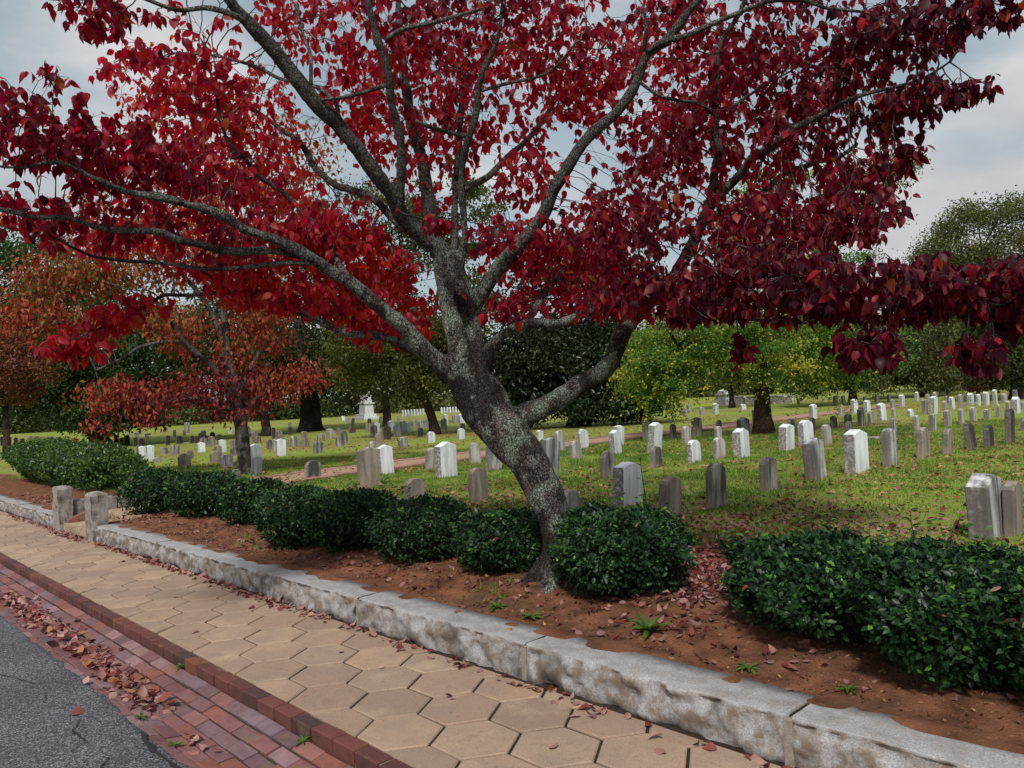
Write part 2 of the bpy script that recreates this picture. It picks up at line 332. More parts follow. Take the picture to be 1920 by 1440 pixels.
def lawn_mat():
    m, nt, b = new_mat('lawn'); v = coords(nt, 'Object'); at = nd(nt, 'ShaderNodeAttribute', attribute_name='soil')
    fn = noise_f(nt, v, 55, 5, .7); md = noise_f(nt, v, 6, 5, .6); lg = noise_f(nt, v, .55, 4, .55); xl = noise_f(nt, v, .16, 3)
    g = mix(nt, ramp(nt, fn, [(.35, 0), (.68, 1)]), (.095, .17, .022), (.29, .36, .055))
    g = mix(nt, ramp(nt, lg, [(.40, 0), (.60, .75)]), g, mix(nt, fn, (.17, .19, .045), (.30, .29, .085)))
    g = mix(nt, ramp(nt, xl, [(.46, 0), (.64, .6)]), g, (.21, .15, .06))
    g = mix(nt, ramp(nt, md, [(.62, 0), (.74, .55)]), g, (.11, .075, .035))
    s = mix(nt, ramp(nt, md, [(.33, 0), (.68, 1)]), (.085, .036, .020), (.24, .105, .058)); s = mix(nt, ramp(nt, fn, [(.58, 0), (.70, .75)]), s, (.36, .20, .125)); s = mix(nt, ramp(nt, noise_f(nt, v, 2.2, 4), [(.5, 0), (.66, .6)]), s, (.085, .05, .033))
    f = ramp(nt, math_n(nt, 'ADD', at.outputs['Fac'], math_n(nt, 'MULTIPLY', math_n(nt, 'SUBTRACT', md, .5), .9)), [(.42, 0), (.6, 1)])
    c = mix(nt, f, g, s); nt.links.new(c, b.inputs['Base Color']); b.inputs['Roughness'].default_value = .95; b.inputs['Specular IOR Level'].default_value = .12
    bump(nt, b, math_n(nt, 'ADD', fn, md), .9, .02); return m
M['lawn'] = lawn_mat()
m, nt, b = new_mat('rust_board'); v = coords(nt, 'Object'); nt.links.new(mix(nt, noise_f(nt, v, 20), (.13, .05, .03), (.26, .12, .075)), b.inputs['Base Color']); b.inputs['Roughness'].default_value = .9; M['board'] = m
m, nt, b = new_mat('bush_shade_core'); b.inputs['Base Color'].default_value = (.012, .012, .008, 1); b.inputs['Roughness'].default_value = 1; M['core'] = m  # near-black colour standing in for the shade inside a bush
m, nt, b = new_mat('step_stone'); v = coords(nt, 'Object'); nt.links.new(mix(nt, ramp(nt, noise_f(nt, v, 12, 5), [(.35, 0), (.65, 1)]), (.25, .17, .115), (.40, .29, .20)), b.inputs['Base Color']); b.inputs['Roughness'].default_value = .9; bump(nt, b, noise_f(nt, v, 40), .4, .01); M['step'] = m

# ------------------------------------------------------------------ measured layout, in metres (x along the street, y into the cemetery)
HERO_LIMBS = {
  'T': [(-3.943, 4.108, 0.07, 0.2048), (-3.936, 4.1, 0.179, 0.1573), (-3.92, 4.102, 0.319, 0.1295), (-3.92, 4.1, 0.476, 0.1236), (-3.94, 4.079, 0.654, 0.1315), (-3.988, 4.041, 0.812, 0.1376), (-4.042, 3.998, 0.974, 0.1438), (-4.097, 3.953, 1.098, 0.1519), (-4.16, 3.899, 1.211, 0.164), (-4.234, 3.849, 1.324, 0.1785), (-4.308, 3.799, 1.442, 0.1891), (-4.351, 3.767, 1.536, 0.1874), (-4.386, 3.744, 1.629, 0.1758)],
  'C': [(-4.345, 3.76, 1.508, 0.1911), (-4.389, 3.741, 1.637, 0.1837), (-4.419, 3.737, 1.778, 0.1603), (-4.452, 3.731, 1.961, 0.1408), (-4.465, 3.715, 2.163, 0.1247), (-4.482, 3.696, 2.345, 0.1086), (-4.504, 3.671, 2.527, 0.0965), (-4.524, 3.65, 2.609, 0.0945)],
  'CL': [(-4.338, 3.679, 1.578, 0.1182), (-4.337, 3.591, 1.795, 0.0974), (-4.352, 3.544, 2.01, 0.0835), (-4.415, 3.55, 2.23, 0.0744), (-4.471, 3.562, 2.395, 0.0672), (-4.548, 3.595, 2.568, 0.0641), (-4.667, 3.642, 2.794, 0.0634), (-4.775, 3.671, 3.107, 0.0603), (-4.973, 3.75, 3.547, 0.0559), (-5.104, 3.755, 3.931, 0.0502), (-5.29, 3.844, 4.547, 0.0406), (-5.378, 3.893, 5.143, 0.0298)],
  'C1': [(-4.509, 3.666, 2.568, 0.0945), (-4.551, 3.547, 2.684, 0.0937), (-4.563, 3.389, 2.787, 0.0882), (-4.545, 3.261, 2.866, 0.0827), (-4.511, 3.151, 2.978, 0.0756), (-4.471, 2.974, 3.103, 0.0717), (-4.453, 2.772, 3.259, 0.0696), (-4.455, 2.697, 3.363, 0.0707), (-4.414, 2.521, 3.477, 0.0687), (-4.394, 2.322, 3.66, 0.0649), (-4.403, 2.166, 3.785, 0.0587), (-4.399, 2.024, 3.89, 0.0526), (-4.363, 1.915, 3.991, 0.0452), (-4.345, 1.788, 4.125, 0.0336)],
  'C2b': [(-4.558, 3.247, 2.855, 0.0616), (-4.477, 3.186, 2.976, 0.0529), (-4.385, 3.138, 3.136, 0.0482), (-4.311, 3.069, 3.363, 0.0455), (-4.206, 2.959, 3.668, 0.0407), (-4.169, 2.851, 3.873, 0.0381), (-4.167, 2.779, 4.11, 0.0326), (-4.154, 2.719, 4.307, 0.0238)],
  'C2': [(-4.467, 3.681, 2.503, 0.0601), (-4.386, 3.679, 2.67, 0.0456), (-4.346, 3.662, 2.899, 0.0394), (-4.267, 3.626, 3.202, 0.0388), (-4.161, 3.592, 3.416, 0.0381), (-4.084, 3.6, 3.572, 0.0359), (-3.967, 3.577, 3.771, 0.0334), (-3.851, 3.596, 3.944, 0.0293), (-3.786, 3.577, 4.051, 0.0271), (-3.755, 3.58, 4.185, 0.0234), (-3.694, 3.571, 4.373, 0.0179)],
  'C3': [(-4.45, 3.732, 2.122, 0.0885), (-4.387, 3.769, 2.246, 0.0842), (-4.288, 3.815, 2.357, 0.0816), (-4.099, 3.883, 2.558, 0.0744), (-3.847, 3.93, 2.762, 0.0667), (-3.685, 3.954, 2.987, 0.0599), (-3.517, 3.985, 3.177, 0.0551), (-3.339, 4.027, 3.332, 0.0523), (-3.174, 4.056, 3.446, 0.0495), (-3.03, 4.091, 3.6, 0.047), (-2.964, 4.102, 3.73, 0.0449), (-2.88, 4.147, 3.807, 0.0429), (-2.778, 4.182, 3.903, 0.0391), (-2.654, 4.24, 3.999, 0.0336), (-2.53, 4.297, 4.135, 0.025)],
  'R1': [(-4.199, 3.886, 1.303, 0.123), (-4.164, 4.011, 1.391, 0.1122), (-4.115, 4.135, 1.45, 0.1051), (-4.03, 4.327, 1.519, 0.0941), (-3.957, 4.477, 1.607, 0.0949), (-3.902, 4.608, 1.706, 0.0936), (-3.859, 4.725, 1.825, 0.0902), (-3.829, 4.829, 1.955, 0.0867), (-3.798, 4.934, 2.082, 0.081), (-3.722, 5.014, 2.206, 0.0746), (-3.607, 5.062, 2.311, 0.0698), (-3.442, 5.09, 2.494, 0.0624), (-3.309, 5.084, 2.679, 0.0593), (-3.192, 5.062, 2.859, 0.0543), (-3.093, 5.093, 2.964, 0.0498)],
  'R1a': [(-3.101, 5.084, 2.949, 0.0498), (-3.08, 5.033, 3.111, 0.0415), (-3.007, 4.963, 3.278, 0.0388), (-2.968, 4.858, 3.478, 0.0362), (-2.881, 4.803, 3.704, 0.0318), (-2.801, 4.741, 3.885, 0.0276), (-2.69, 4.712, 3.983, 0.0234), (-2.573, 4.689, 4.075, 0.0195), (-2.47, 4.652, 4.197, 0.0139)],
  'R1b': [(-3.112, 5.087, 2.947, 0.0479), (-2.915, 5.063, 3.059, 0.0427), (-2.755, 5.013, 3.148, 0.0416), (-2.64, 4.989, 3.172, 0.0408), (-2.477, 4.943, 3.195, 0.0361), (-2.319, 4.892, 3.25, 0.0298), (-2.106, 4.898, 3.329, 0.0221), (-1.982, 4.884, 3.339, 0.0183), (-1.805, 4.926, 3.345, 0.0147), (-1.634, 4.962, 3.364, 0.0112), (-1.467, 4.992, 3.413, 0.0078)],
  'R1c': [(-3.244, 5.08, 2.79, 0.0325), (-3.159, 5.388, 2.916, 0.0312), (-2.978, 5.651, 3.104, 0.0294), (-2.899, 5.735, 3.172, 0.0294), (-2.759, 5.81, 3.206, 0.027), (-2.661, 5.841, 3.243, 0.0248), (-2.525, 5.912, 3.28, 0.0225), (-2.406, 5.965, 3.354, 0.0183)],
  'R2': [(-4.314, 3.761, 1.753, 0.0754), (-4.184, 3.797, 1.936, 0.0588), (-4.064, 3.85, 2.025, 0.0544), (-3.974, 3.945, 2.098, 0.0544), (-3.865, 4.134, 2.083, 0.0509), (-3.781, 4.295, 2.121, 0.0474), (-3.704, 4.45, 2.167, 0.0439), (-3.616, 4.616, 2.226, 0.0402), (-3.379, 4.722, 2.261, 0.0336), (-3.08, 4.602, 2.149, 0.0281), (-2.683, 4.441, 2.012, 0.0243), (-2.366, 4.34, 1.956, 0.0212), (-2.092, 4.266, 1.938, 0.0185), (-1.828, 4.182, 1.932, 0.016), (-1.627, 4.176, 1.941, 0.0126), (-1.474, 4.193, 1.954, 0.011), (-1.289, 4.243, 1.964, 0.008), (-1.132, 4.265, 1.921, 0.0065)],
  'R2u': [(-4.015, 3.93, 2.082, 0.0429), (-4.051, 4.082, 2.186, 0.0379), (-4.091, 4.256, 2.32, 0.0348), (-4.147, 4.487, 2.493, 0.0317), (-4.194, 4.728, 2.701, 0.0262)],
  'L1': [(-4.382, 3.691, 1.578, 0.1309), (-4.408, 3.604, 1.664, 0.1103), (-4.418, 3.476, 1.768, 0.0951), (-4.414, 3.334, 1.895, 0.082), (-4.42, 3.181, 2.018, 0.0749), (-4.445, 3.081, 2.107, 0.0686), (-4.453, 2.926, 2.241, 0.0655), (-4.482, 2.821, 2.329, 0.0613), (-4.51, 2.718, 2.405, 0.0554), (-4.54, 2.54, 2.483, 0.049), (-4.612, 2.391, 2.553, 0.0451), (-4.622, 2.233, 2.615, 0.0442), (-4.629, 2.08, 2.656, 0.0399), (-4.646, 1.988, 2.724, 0.0395), (-4.674, 1.886, 2.772, 0.0391), (-4.693, 1.719, 2.795, 0.0351), (-4.75, 1.586, 2.81, 0.0331), (-4.782, 1.478, 2.826, 0.0312), (-4.759, 1.358, 2.84, 0.0275), (-4.776, 1.266, 2.869, 0.0256), (-4.791, 1.177, 2.918, 0.0239), (-4.815, 1.079, 2.942, 0.0221), (-4.848, 0.971, 2.926, 0.0189), (-4.879, 0.865, 2.929, 0.0158), (-4.936, 0.731, 2.948, 0.0114)],
  'L2': [(-4.581, 2.467, 2.514, 0.0349), (-4.69, 2.307, 2.544, 0.0347), (-4.737, 2.184, 2.543, 0.0343), (-4.821, 2.022, 2.574, 0.0306), (-4.847, 1.922, 2.606, 0.0303), (-4.911, 1.781, 2.611, 0.03), (-4.936, 1.682, 2.635, 0.0264), (-4.977, 1.492, 2.634, 0.0242), (-5.041, 1.351, 2.657, 0.0223), (-5.043, 1.203, 2.69, 0.0203), (-5.041, 1.059, 2.691, 0.0183), (-5.012, 0.944, 2.7, 0.0164), (-5.044, 0.837, 2.713, 0.0133)],
  'L3': [(-4.474, 3.592, 1.702, 0.0793), (-4.648, 3.523, 1.835, 0.0644), (-4.737, 3.428, 1.924, 0.0543), (-4.832, 3.327, 1.982, 0.0483), (-4.955, 3.196, 2.02, 0.0483), (-5.048, 3.025, 2.064, 0.0439), (-5.11, 2.885, 2.133, 0.0435), (-5.155, 2.837, 2.167, 0.0415), (-5.196, 2.648, 2.25, 0.0369), (-5.235, 2.533, 2.306, 0.0346), (-5.291, 2.4, 2.332, 0.0305), (-5.328, 2.288, 2.353, 0.0283), (-5.353, 2.187, 2.444, 0.0243), (-5.371, 2.096, 2.503, 0.0167)],
  'L4': [(-4.554, 3.647, 2.605, 0.0525), (-4.779, 3.597, 2.775, 0.0454), (-4.971, 3.538, 2.918, 0.042), (-5.096, 3.477, 3.018, 0.0402), (-5.222, 3.415, 3.15, 0.0384), (-5.351, 3.351, 3.244, 0.0365), (-5.453, 3.316, 3.295, 0.0347), (-5.583, 3.25, 3.419, 0.0328), (-5.706, 3.191, 3.525, 0.033), (-5.809, 3.154, 3.646, 0.0288), (-5.901, 3.129, 3.767, 0.0246), (-6.108, 2.98, 3.96, 0.0203), (-6.237, 2.842, 4.102, 0.0158), (-6.367, 2.704, 4.213, 0.0113)],
  'L5': [(-4.5, 2.772, 2.368, 0.0287), (-4.799, 2.774, 2.684, 0.0243), (-5.011, 2.693, 2.958, 0.0229), (-5.113, 2.584, 3.067, 0.021), (-5.207, 2.483, 3.152, 0.0191), (-5.247, 2.441, 3.246, 0.0172), (-5.355, 2.324, 3.481, 0.0153), (-5.382, 2.294, 3.734, 0.0133), (-5.395, 2.279, 3.903, 0.0095)],
  'L6': [(-4.525, 2.57, 2.469, 0.0228), (-4.757, 2.237, 2.457, 0.0191), (-4.898, 2.015, 2.459, 0.0172), (-5.027, 1.804, 2.473, 0.0153), (-5.129, 1.55, 2.5, 0.0133), (-5.223, 1.377, 2.531, 0.0115), (-5.252, 1.2, 2.616, 0.0097), (-5.281, 1.096, 2.683, 0.008)],
  'L3s': [(-5.32, 2.296, 2.349, 0.0189), (-5.376, 2.019, 2.328, 0.0165), (-5.43, 1.888, 2.312, 0.0146), (-5.432, 1.814, 2.265, 0.0144), (-5.448, 1.725, 2.187, 0.0125), (-5.471, 1.627, 2.132, 0.0106), (-5.469, 1.557, 2.095, 0.0105), (-5.49, 1.462, 2.056, 0.0087), (-5.547, 1.329, 2.002, 0.0069), (-5.562, 1.24, 1.951, 0.0068)],
  'C1s': [(-4.393, 2.06, 3.851, 0.0272), (-4.379, 1.972, 3.864, 0.0237), (-4.446, 1.829, 3.886, 0.0203), (-4.502, 1.696, 3.869, 0.017), (-4.546, 1.576, 3.885, 0.0137), (-4.59, 1.456, 3.916, 0.0106)],
  'C1t': [(-4.378, 2.662, 3.432, 0.0191), (-4.377, 2.633, 3.502, 0.0173), (-4.53, 2.543, 3.657, 0.0175), (-4.702, 2.432, 3.719, 0.0159), (-4.902, 2.366, 3.824, 0.0144), (-5.169, 2.227, 3.976, 0.0129), (-5.471, 2.052, 4.069, 0.0094)],
  'C1u': [(-4.389, 2.474, 3.578, 0.017), (-4.435, 2.497, 3.798, 0.0154), (-4.516, 2.482, 3.961, 0.0139), (-4.542, 2.453, 4.136, 0.0121)],
  'C2s': [(-4.166, 3.587, 3.409, 0.0229), (-4.226, 3.45, 3.428, 0.0208), (-4.289, 3.311, 3.454, 0.0187), (-4.306, 3.219, 3.477, 0.0167)],
  'C2r': [(-4.017, 3.597, 3.691, 0.0187), (-3.885, 3.664, 3.692, 0.0167), (-3.696, 3.792, 3.723, 0.0147), (-3.533, 3.891, 3.82, 0.0109), (-3.422, 3.935, 3.889, 0.009)],
  'C2g': [(-4.313, 3.652, 3.064, 0.0333), (-4.368, 3.957, 3.257, 0.0327), (-4.397, 4.217, 3.417, 0.0317), (-4.428, 4.474, 3.662, 0.0306), (-4.37, 4.679, 3.893, 0.0266), (-4.35, 4.845, 4.104, 0.0203)],
  'C2c': [(-4.552, 3.694, 2.536, 0.0406), (-4.599, 3.788, 2.827, 0.0351), (-4.63, 3.826, 3.112, 0.0333), (-4.64, 3.886, 3.404, 0.0315), (-4.657, 3.937, 3.841, 0.0275), (-4.723, 4.011, 4.265, 0.0193)],
  'C2t': [(-4.157, 2.893, 3.894, 0.0209), (-4.055, 2.943, 3.952, 0.019), (-3.912, 3.051, 3.986, 0.0172), (-3.762, 3.137, 3.986, 0.0153), (-3.584, 3.253, 3.992, 0.0101)],
  'C2l': [(-4.217, 2.948, 3.64, 0.0195), (-4.292, 2.796, 3.577, 0.0175), (-4.346, 2.666, 3.528, 0.0156), (-4.397, 2.539, 3.486, 0.0103)],
  'C3r': [(-2.964, 4.102, 3.737, 0.0276), (-2.835, 4.122, 3.777, 0.0255), (-2.729, 4.161, 3.781, 0.0235), (-2.601, 4.224, 3.806, 0.0216), (-2.414, 4.35, 3.863, 0.0198), (-2.266, 4.433, 3.892, 0.0179), (-2.096, 4.541, 3.859, 0.0145), (-2.001, 4.57, 3.783, 0.0128), (-1.837, 4.671, 3.73, 0.0095)],
  'C3u': [(-2.99, 4.103, 3.753, 0.0173), (-2.941, 4.081, 3.889, 0.0154), (-2.922, 4.028, 4.002, 0.0119)],
  'C3d': [(-3.042, 4.093, 3.58, 0.0157), (-2.978, 4.263, 3.495, 0.0141), (-2.938, 4.451, 3.509, 0.0144), (-2.928, 4.609, 3.513, 0.0147), (-2.941, 4.814, 3.476, 0.017)],
  'R1d': [(-2.094, 4.911, 3.339, 0.0136), (-2.053, 4.881, 3.451, 0.0118), (-1.967, 4.898, 3.605, 0.01), (-1.925, 4.942, 3.736, 0.0083)],
  'R1e': [(-2.955, 4.871, 3.47, 0.0172), (-2.795, 4.967, 3.567, 0.0151), (-2.62, 5.08, 3.664, 0.0112)],
}
HERO_BIG = ['T', 'C', 'CL', 'C1', 'C2b', 'C2', 'C3', 'R1', 'L1', 'L3', 'R2']
HERO_LOBES = [(-4.927, 1.031, 3.149, 0.298, 0.5, 0.253, 46), (-5.077, 1.455, 3.13, 0.391, 0.5, 0.244, 50), (-5.401, 1.114, 2.772, 0.359, 0.5, 0.179, 22), (-4.52, 1.24, 3.716, 0.216, 0.25, 0.081, 15), (-4.74, 1.155, 3.419, 0.177, 0.25, 0.088, 4), (-5.844, 2.167, 3.871, 0.479, 0.75, 0.339, 55), (-5.02, 1.875, 3.932, 0.412, 0.55, 0.172, 16), (-5.25, 1.928, 3.099, 0.464, 0.65, 0.304, 70), (-5.558, 1.676, 2.766, 0.613, 0.6, 0.162, 46), (-5.357, 2.543, 3.222, 0.353, 0.85, 0.431, 36), (-5.663, 2.579, 3.83, 0.409, 0.9, 0.307, 45), (-5.228, 2.818, 4.357, 0.439, 0.75, 0.199, 20), (-4.982, 2.506, 2.723, 0.445, 0.45, 0.167, 45), (-4.948, 2.907, 2.8, 0.427, 0.6, 0.175, 50), (-5.224, 3.344, 2.602, 0.508, 0.9, 0.212, 62), (-5.372, 3.043, 2.431, 0.416, 0.8, 0.146, 30), (-5.431, 3.782, 2.393, 0.363, 0.95, 0.204, 40), (-5.338, 2.349, 2.537, 0.496, 0.5, 0.133, 30), (-5.579, 1.367, 2.005, 0.26, 0.15, 0.111, 20), (-5.516, 1.579, 2.181, 0.195, 0.2, 0.106, 12), (-5.473, 1.77, 2.274, 0.216, 0.2, 0.079, 8), (-5.159, 3.405, 3.868, 0.381, 0.9, 0.423, 50), (-4.736, 3.195, 4.248, 0.431, 0.85, 0.215, 48), (-4.555, 3.751, 4.262, 0.45, 0.9, 0.307, 58), (-4.699, 3.894, 3.716, 0.381, 0.9, 0.317, 42), (-4.937, 3.79, 3.287, 0.301, 0.8, 0.215, 14), (-3.965, 4.086, 4.227, 0.474, 0.8, 0.217, 58), (-4.192, 4.286, 3.742, 0.458, 1.0, 0.208, 20), (-3.65, 4.423, 3.854, 0.395, 0.8, 0.316, 56), (-4.129, 4.138, 3.203, 0.325, 0.65, 0.183, 18), (-4.336, 4.141, 2.709, 0.374, 1.0, 0.229, 36), (-4.151, 3.243, 2.753, 0.109, 0.15, 0.066, 7), (-3.885, 3.638, 2.161, 0.185, 0.175, 0.111, 10), (-4.337, 4.871, 2.421, 0.631, 1.0, 0.248, 55), (-3.539, 4.403, 2.685, 0.505, 0.9, 0.291, 75), (-3.431, 4.95, 3.3, 0.491, 0.9, 0.389, 72), (-3.317, 4.847, 4.213, 0.399, 0.75, 0.219, 36), (-3.139, 5.112, 3.742, 0.483, 0.8, 0.402, 72), (-2.73, 5.106, 4.0, 0.343, 0.7, 0.191, 26), (-2.593, 5.256, 3.305, 0.42, 0.7, 0.324, 58), (-2.218, 5.142, 3.686, 0.393, 0.65, 0.304, 66), (-1.742, 5.136, 3.726, 0.399, 0.5, 0.183, 58), (-1.31, 5.158, 3.67, 0.218, 0.3, 0.069, 14), (-1.797, 5.154, 3.279, 0.286, 0.45, 0.168, 40), (-1.386, 5.079, 3.252, 0.14, 0.2, 0.062, 10), (-2.1, 5.126, 2.905, 0.28, 0.55, 0.193, 30), (-1.769, 5.04, 2.948, 0.099, 0.25, 0.066, 7), (-2.769, 4.929, 2.686, 0.487, 0.8, 0.243, 66), (-2.159, 4.993, 2.601, 0.381, 0.6, 0.156, 46), (-2.98, 4.561, 2.313, 0.441, 0.7, 0.165, 46), (-2.057, 4.229, 2.108, 0.351, 0.6, 0.183, 70), (-1.585, 4.366, 2.06, 0.36, 0.55, 0.187, 84), (-1.243, 4.511, 2.042, 0.264, 0.5, 0.166, 62), (-1.651, 4.08, 1.759, 0.166, 0.3, 0.111, 22), (-1.19, 4.278, 1.704, 0.092, 0.2, 0.1, 14), (-1.05, 4.425, 1.841, 0.079, 0.2, 0.066, 8), (-2.585, 4.474, 1.791, 0.086, 0.15, 0.11, 6), (-5.59, 0.62, 3.057, 0.343, 0.5, 0.343, 40), (-5.117, 2.568, 4.739, 0.954, 0.7, 0.229, 55), (-3.811, 3.955, 4.669, 0.954, 0.7, 0.229, 65), (-2.413, 5.148, 4.489, 0.919, 0.7, 0.221, 65), (-0.973, 4.652, 1.95, 0.135, 0.4, 0.135, 20), (-5.095, 2.972, 2.314, 0.479, 0.65, 0.16, 46), (-5.08, 3.428, 2.126, 0.378, 0.75, 0.151, 34), (-5.286, 2.478, 2.367, 0.385, 0.45, 0.123, 26), (-2.772, 4.419, 2.118, 0.333, 0.55, 0.147, 40), (-2.399, 4.448, 2.329, 0.366, 0.6, 0.14, 46), (-3.472, 4.477, 2.215, 0.427, 0.6, 0.148, 34), (-4.143, 4.418, 2.663, 0.378, 0.75, 0.21, 26), (-7.579, 2.873, 4.591, 0.624, 0.9, 0.442, 27), (-6.892, 2.588, 3.605, 0.613, 0.9, 0.401, 35), (-7.229, 2.234, 3.151, 0.802, 0.9, 0.212, 23), (-7.067, 3.422, 3.783, 0.468, 0.9, 0.572, 18), (-7.441, 3.458, 4.579, 0.541, 0.9, 0.406, 22), (-6.776, 3.721, 5.224, 0.572, 0.9, 0.26, 10), (-6.293, 3.227, 3.053, 0.566, 0.9, 0.212, 22), (-6.32, 3.782, 3.17, 0.549, 0.9, 0.225, 25), (-6.719, 4.515, 4.606, 0.499, 0.9, 0.555, 25), (-6.243, 4.288, 5.144, 0.572, 0.9, 0.286, 24), (-5.977, 5.007, 5.149, 0.595, 0.9, 0.406, 29), (-6.116, 5.156, 4.407, 0.499, 0.9, 0.416, 21), (-5.174, 5.423, 5.086, 0.624, 0.9, 0.286, 29), (-5.542, 5.764, 4.487, 0.61, 0.9, 0.277, 10), (-4.759, 5.866, 4.595, 0.52, 0.9, 0.416, 28), (-5.249, 5.351, 3.684, 0.416, 0.9, 0.234, 9), (-5.734, 5.57, 3.109, 0.499, 0.9, 0.305, 18), (-4.696, 5.943, 3.082, 0.676, 0.9, 0.39, 37), (-4.491, 6.592, 3.878, 0.649, 0.9, 0.514, 36), (-4.283, 6.368, 5.038, 0.52, 0.9, 0.286, 18), (-4.069, 6.745, 4.436, 0.632, 0.9, 0.527, 36), (-3.532, 6.729, 4.769, 0.449, 0.9, 0.25, 13), (-3.353, 6.925, 3.86, 0.549, 0.9, 0.424, 29), (-2.889, 6.831, 4.38, 0.519, 0.9, 0.401, 33), (-2.706, 6.74, 3.331, 0.366, 0.9, 0.252, 15), (-3.65, 6.616, 3.076, 0.649, 0.9, 0.325, 33), (-2.812, 6.631, 2.947, 0.503, 0.9, 0.206, 23), (-6.657, 3.406, 5.737, 1.248, 0.9, 0.3, 27), (-4.947, 5.222, 5.645, 1.248, 0.9, 0.3, 32), (-3.146, 6.843, 5.443, 1.214, 0.9, 0.291, 32)]
TREE2_LIMBS = {
  'T': [(-16.681, 7.39, -0.21, 0.2028), (-16.678, 7.391, 0.172, 0.1551), (-16.683, 7.383, 0.59, 0.1491), (-16.713, 7.347, 1.248, 0.1431), (-16.662, 7.251, 1.906, 0.1186), (-16.657, 7.105, 2.617, 0.0943), (-16.686, 7.07, 3.326, 0.0766), (-16.69, 7.061, 4.035, 0.0589), (-16.417, 7.054, 4.701, 0.0466)],
  'A': [(-16.653, 7.262, 1.644, 0.0889), (-16.687, 6.784, 2.267, 0.0757), (-16.702, 6.181, 2.843, 0.0626), (-16.678, 5.912, 3.287, 0.0506), (-16.687, 5.608, 3.722, 0.0333)],
  'B': [(-16.702, 6.181, 2.843, 0.0455), (-16.845, 5.738, 2.824, 0.0393), (-16.945, 5.341, 2.714, 0.0333), (-17.072, 5.062, 2.499, 0.0276), (-17.347, 4.626, 2.262, 0.0219)],
  'D': [(-16.643, 7.272, 1.727, 0.0712), (-16.608, 7.597, 2.256, 0.06), (-16.537, 8.104, 3.103, 0.0488), (-16.379, 8.562, 3.373, 0.0309)],
  'E': [(-16.713, 7.347, 1.248, 0.0656), (-16.866, 6.599, 1.601, 0.0524), (-17.09, 5.778, 1.555, 0.0398), (-17.493, 5.057, 1.734, 0.0281)],
  'F': [(-16.703, 7.357, 1.308, 0.0596), (-16.566, 7.937, 1.705, 0.0485), (-16.332, 8.62, 2.049, 0.0309)],
  'H': [(-16.67, 7.091, 2.736, 0.0589), (-17.203, 6.809, 3.842, 0.0537), (-18.034, 6.212, 4.989, 0.0422), (-18.536, 5.821, 5.637, 0.0303)],
  'I': [(-16.696, 7.056, 3.799, 0.0472), (-16.6, 7.442, 4.883, 0.0417), (-16.352, 7.99, 5.864, 0.0302)],
}
TREE2_LOBES = [(-18.697, 4.419, 4.342, 1.27, 0.85, 0.572, 102), (-18.562, 4.058, 3.394, 0.904, 0.7, 0.373, 68), (-18.94, 3.655, 3.753, 0.678, 0.7, 0.373, 34), (-17.952, 5.718, 4.575, 1.415, 1.0, 0.648, 102), (-16.425, 7.706, 4.103, 1.077, 1.25, 0.526, 68), (-17.222, 6.855, 4.924, 1.196, 1.25, 0.658, 76), (-17.562, 5.13, 1.756, 0.791, 0.7, 0.348, 44), (-17.667, 4.73, 1.268, 0.246, 0.3, 0.393, 8), (-17.004, 5.579, 1.337, 0.27, 0.4, 0.47, 12), (-17.02, 6.434, 1.819, 0.699, 0.8, 0.449, 36), (-16.822, 7.078, 2.27, 0.712, 0.9, 0.457, 32), (-16.467, 7.896, 1.885, 1.026, 1.0, 0.465, 48), (-16.112, 8.708, 2.126, 0.614, 0.7, 0.297, 19), (-16.701, 7.358, 1.367, 0.716, 0.8, 0.289, 20), (-17.219, 6.213, 3.229, 0.699, 0.8, 0.641, 59), (-16.693, 7.793, 3.108, 0.91, 0.9, 0.601, 68), (-18.196, 6.18, 5.861, 2.306, 1.5, 0.801, 102), (-16.606, 7.865, 6.14, 1.578, 1.5, 0.934, 93), (-16.309, 8.538, 7.162, 1.231, 1.25, 0.948, 59), (-17.978, 4.824, 3.253, 0.682, 0.6, 0.375, 40)]
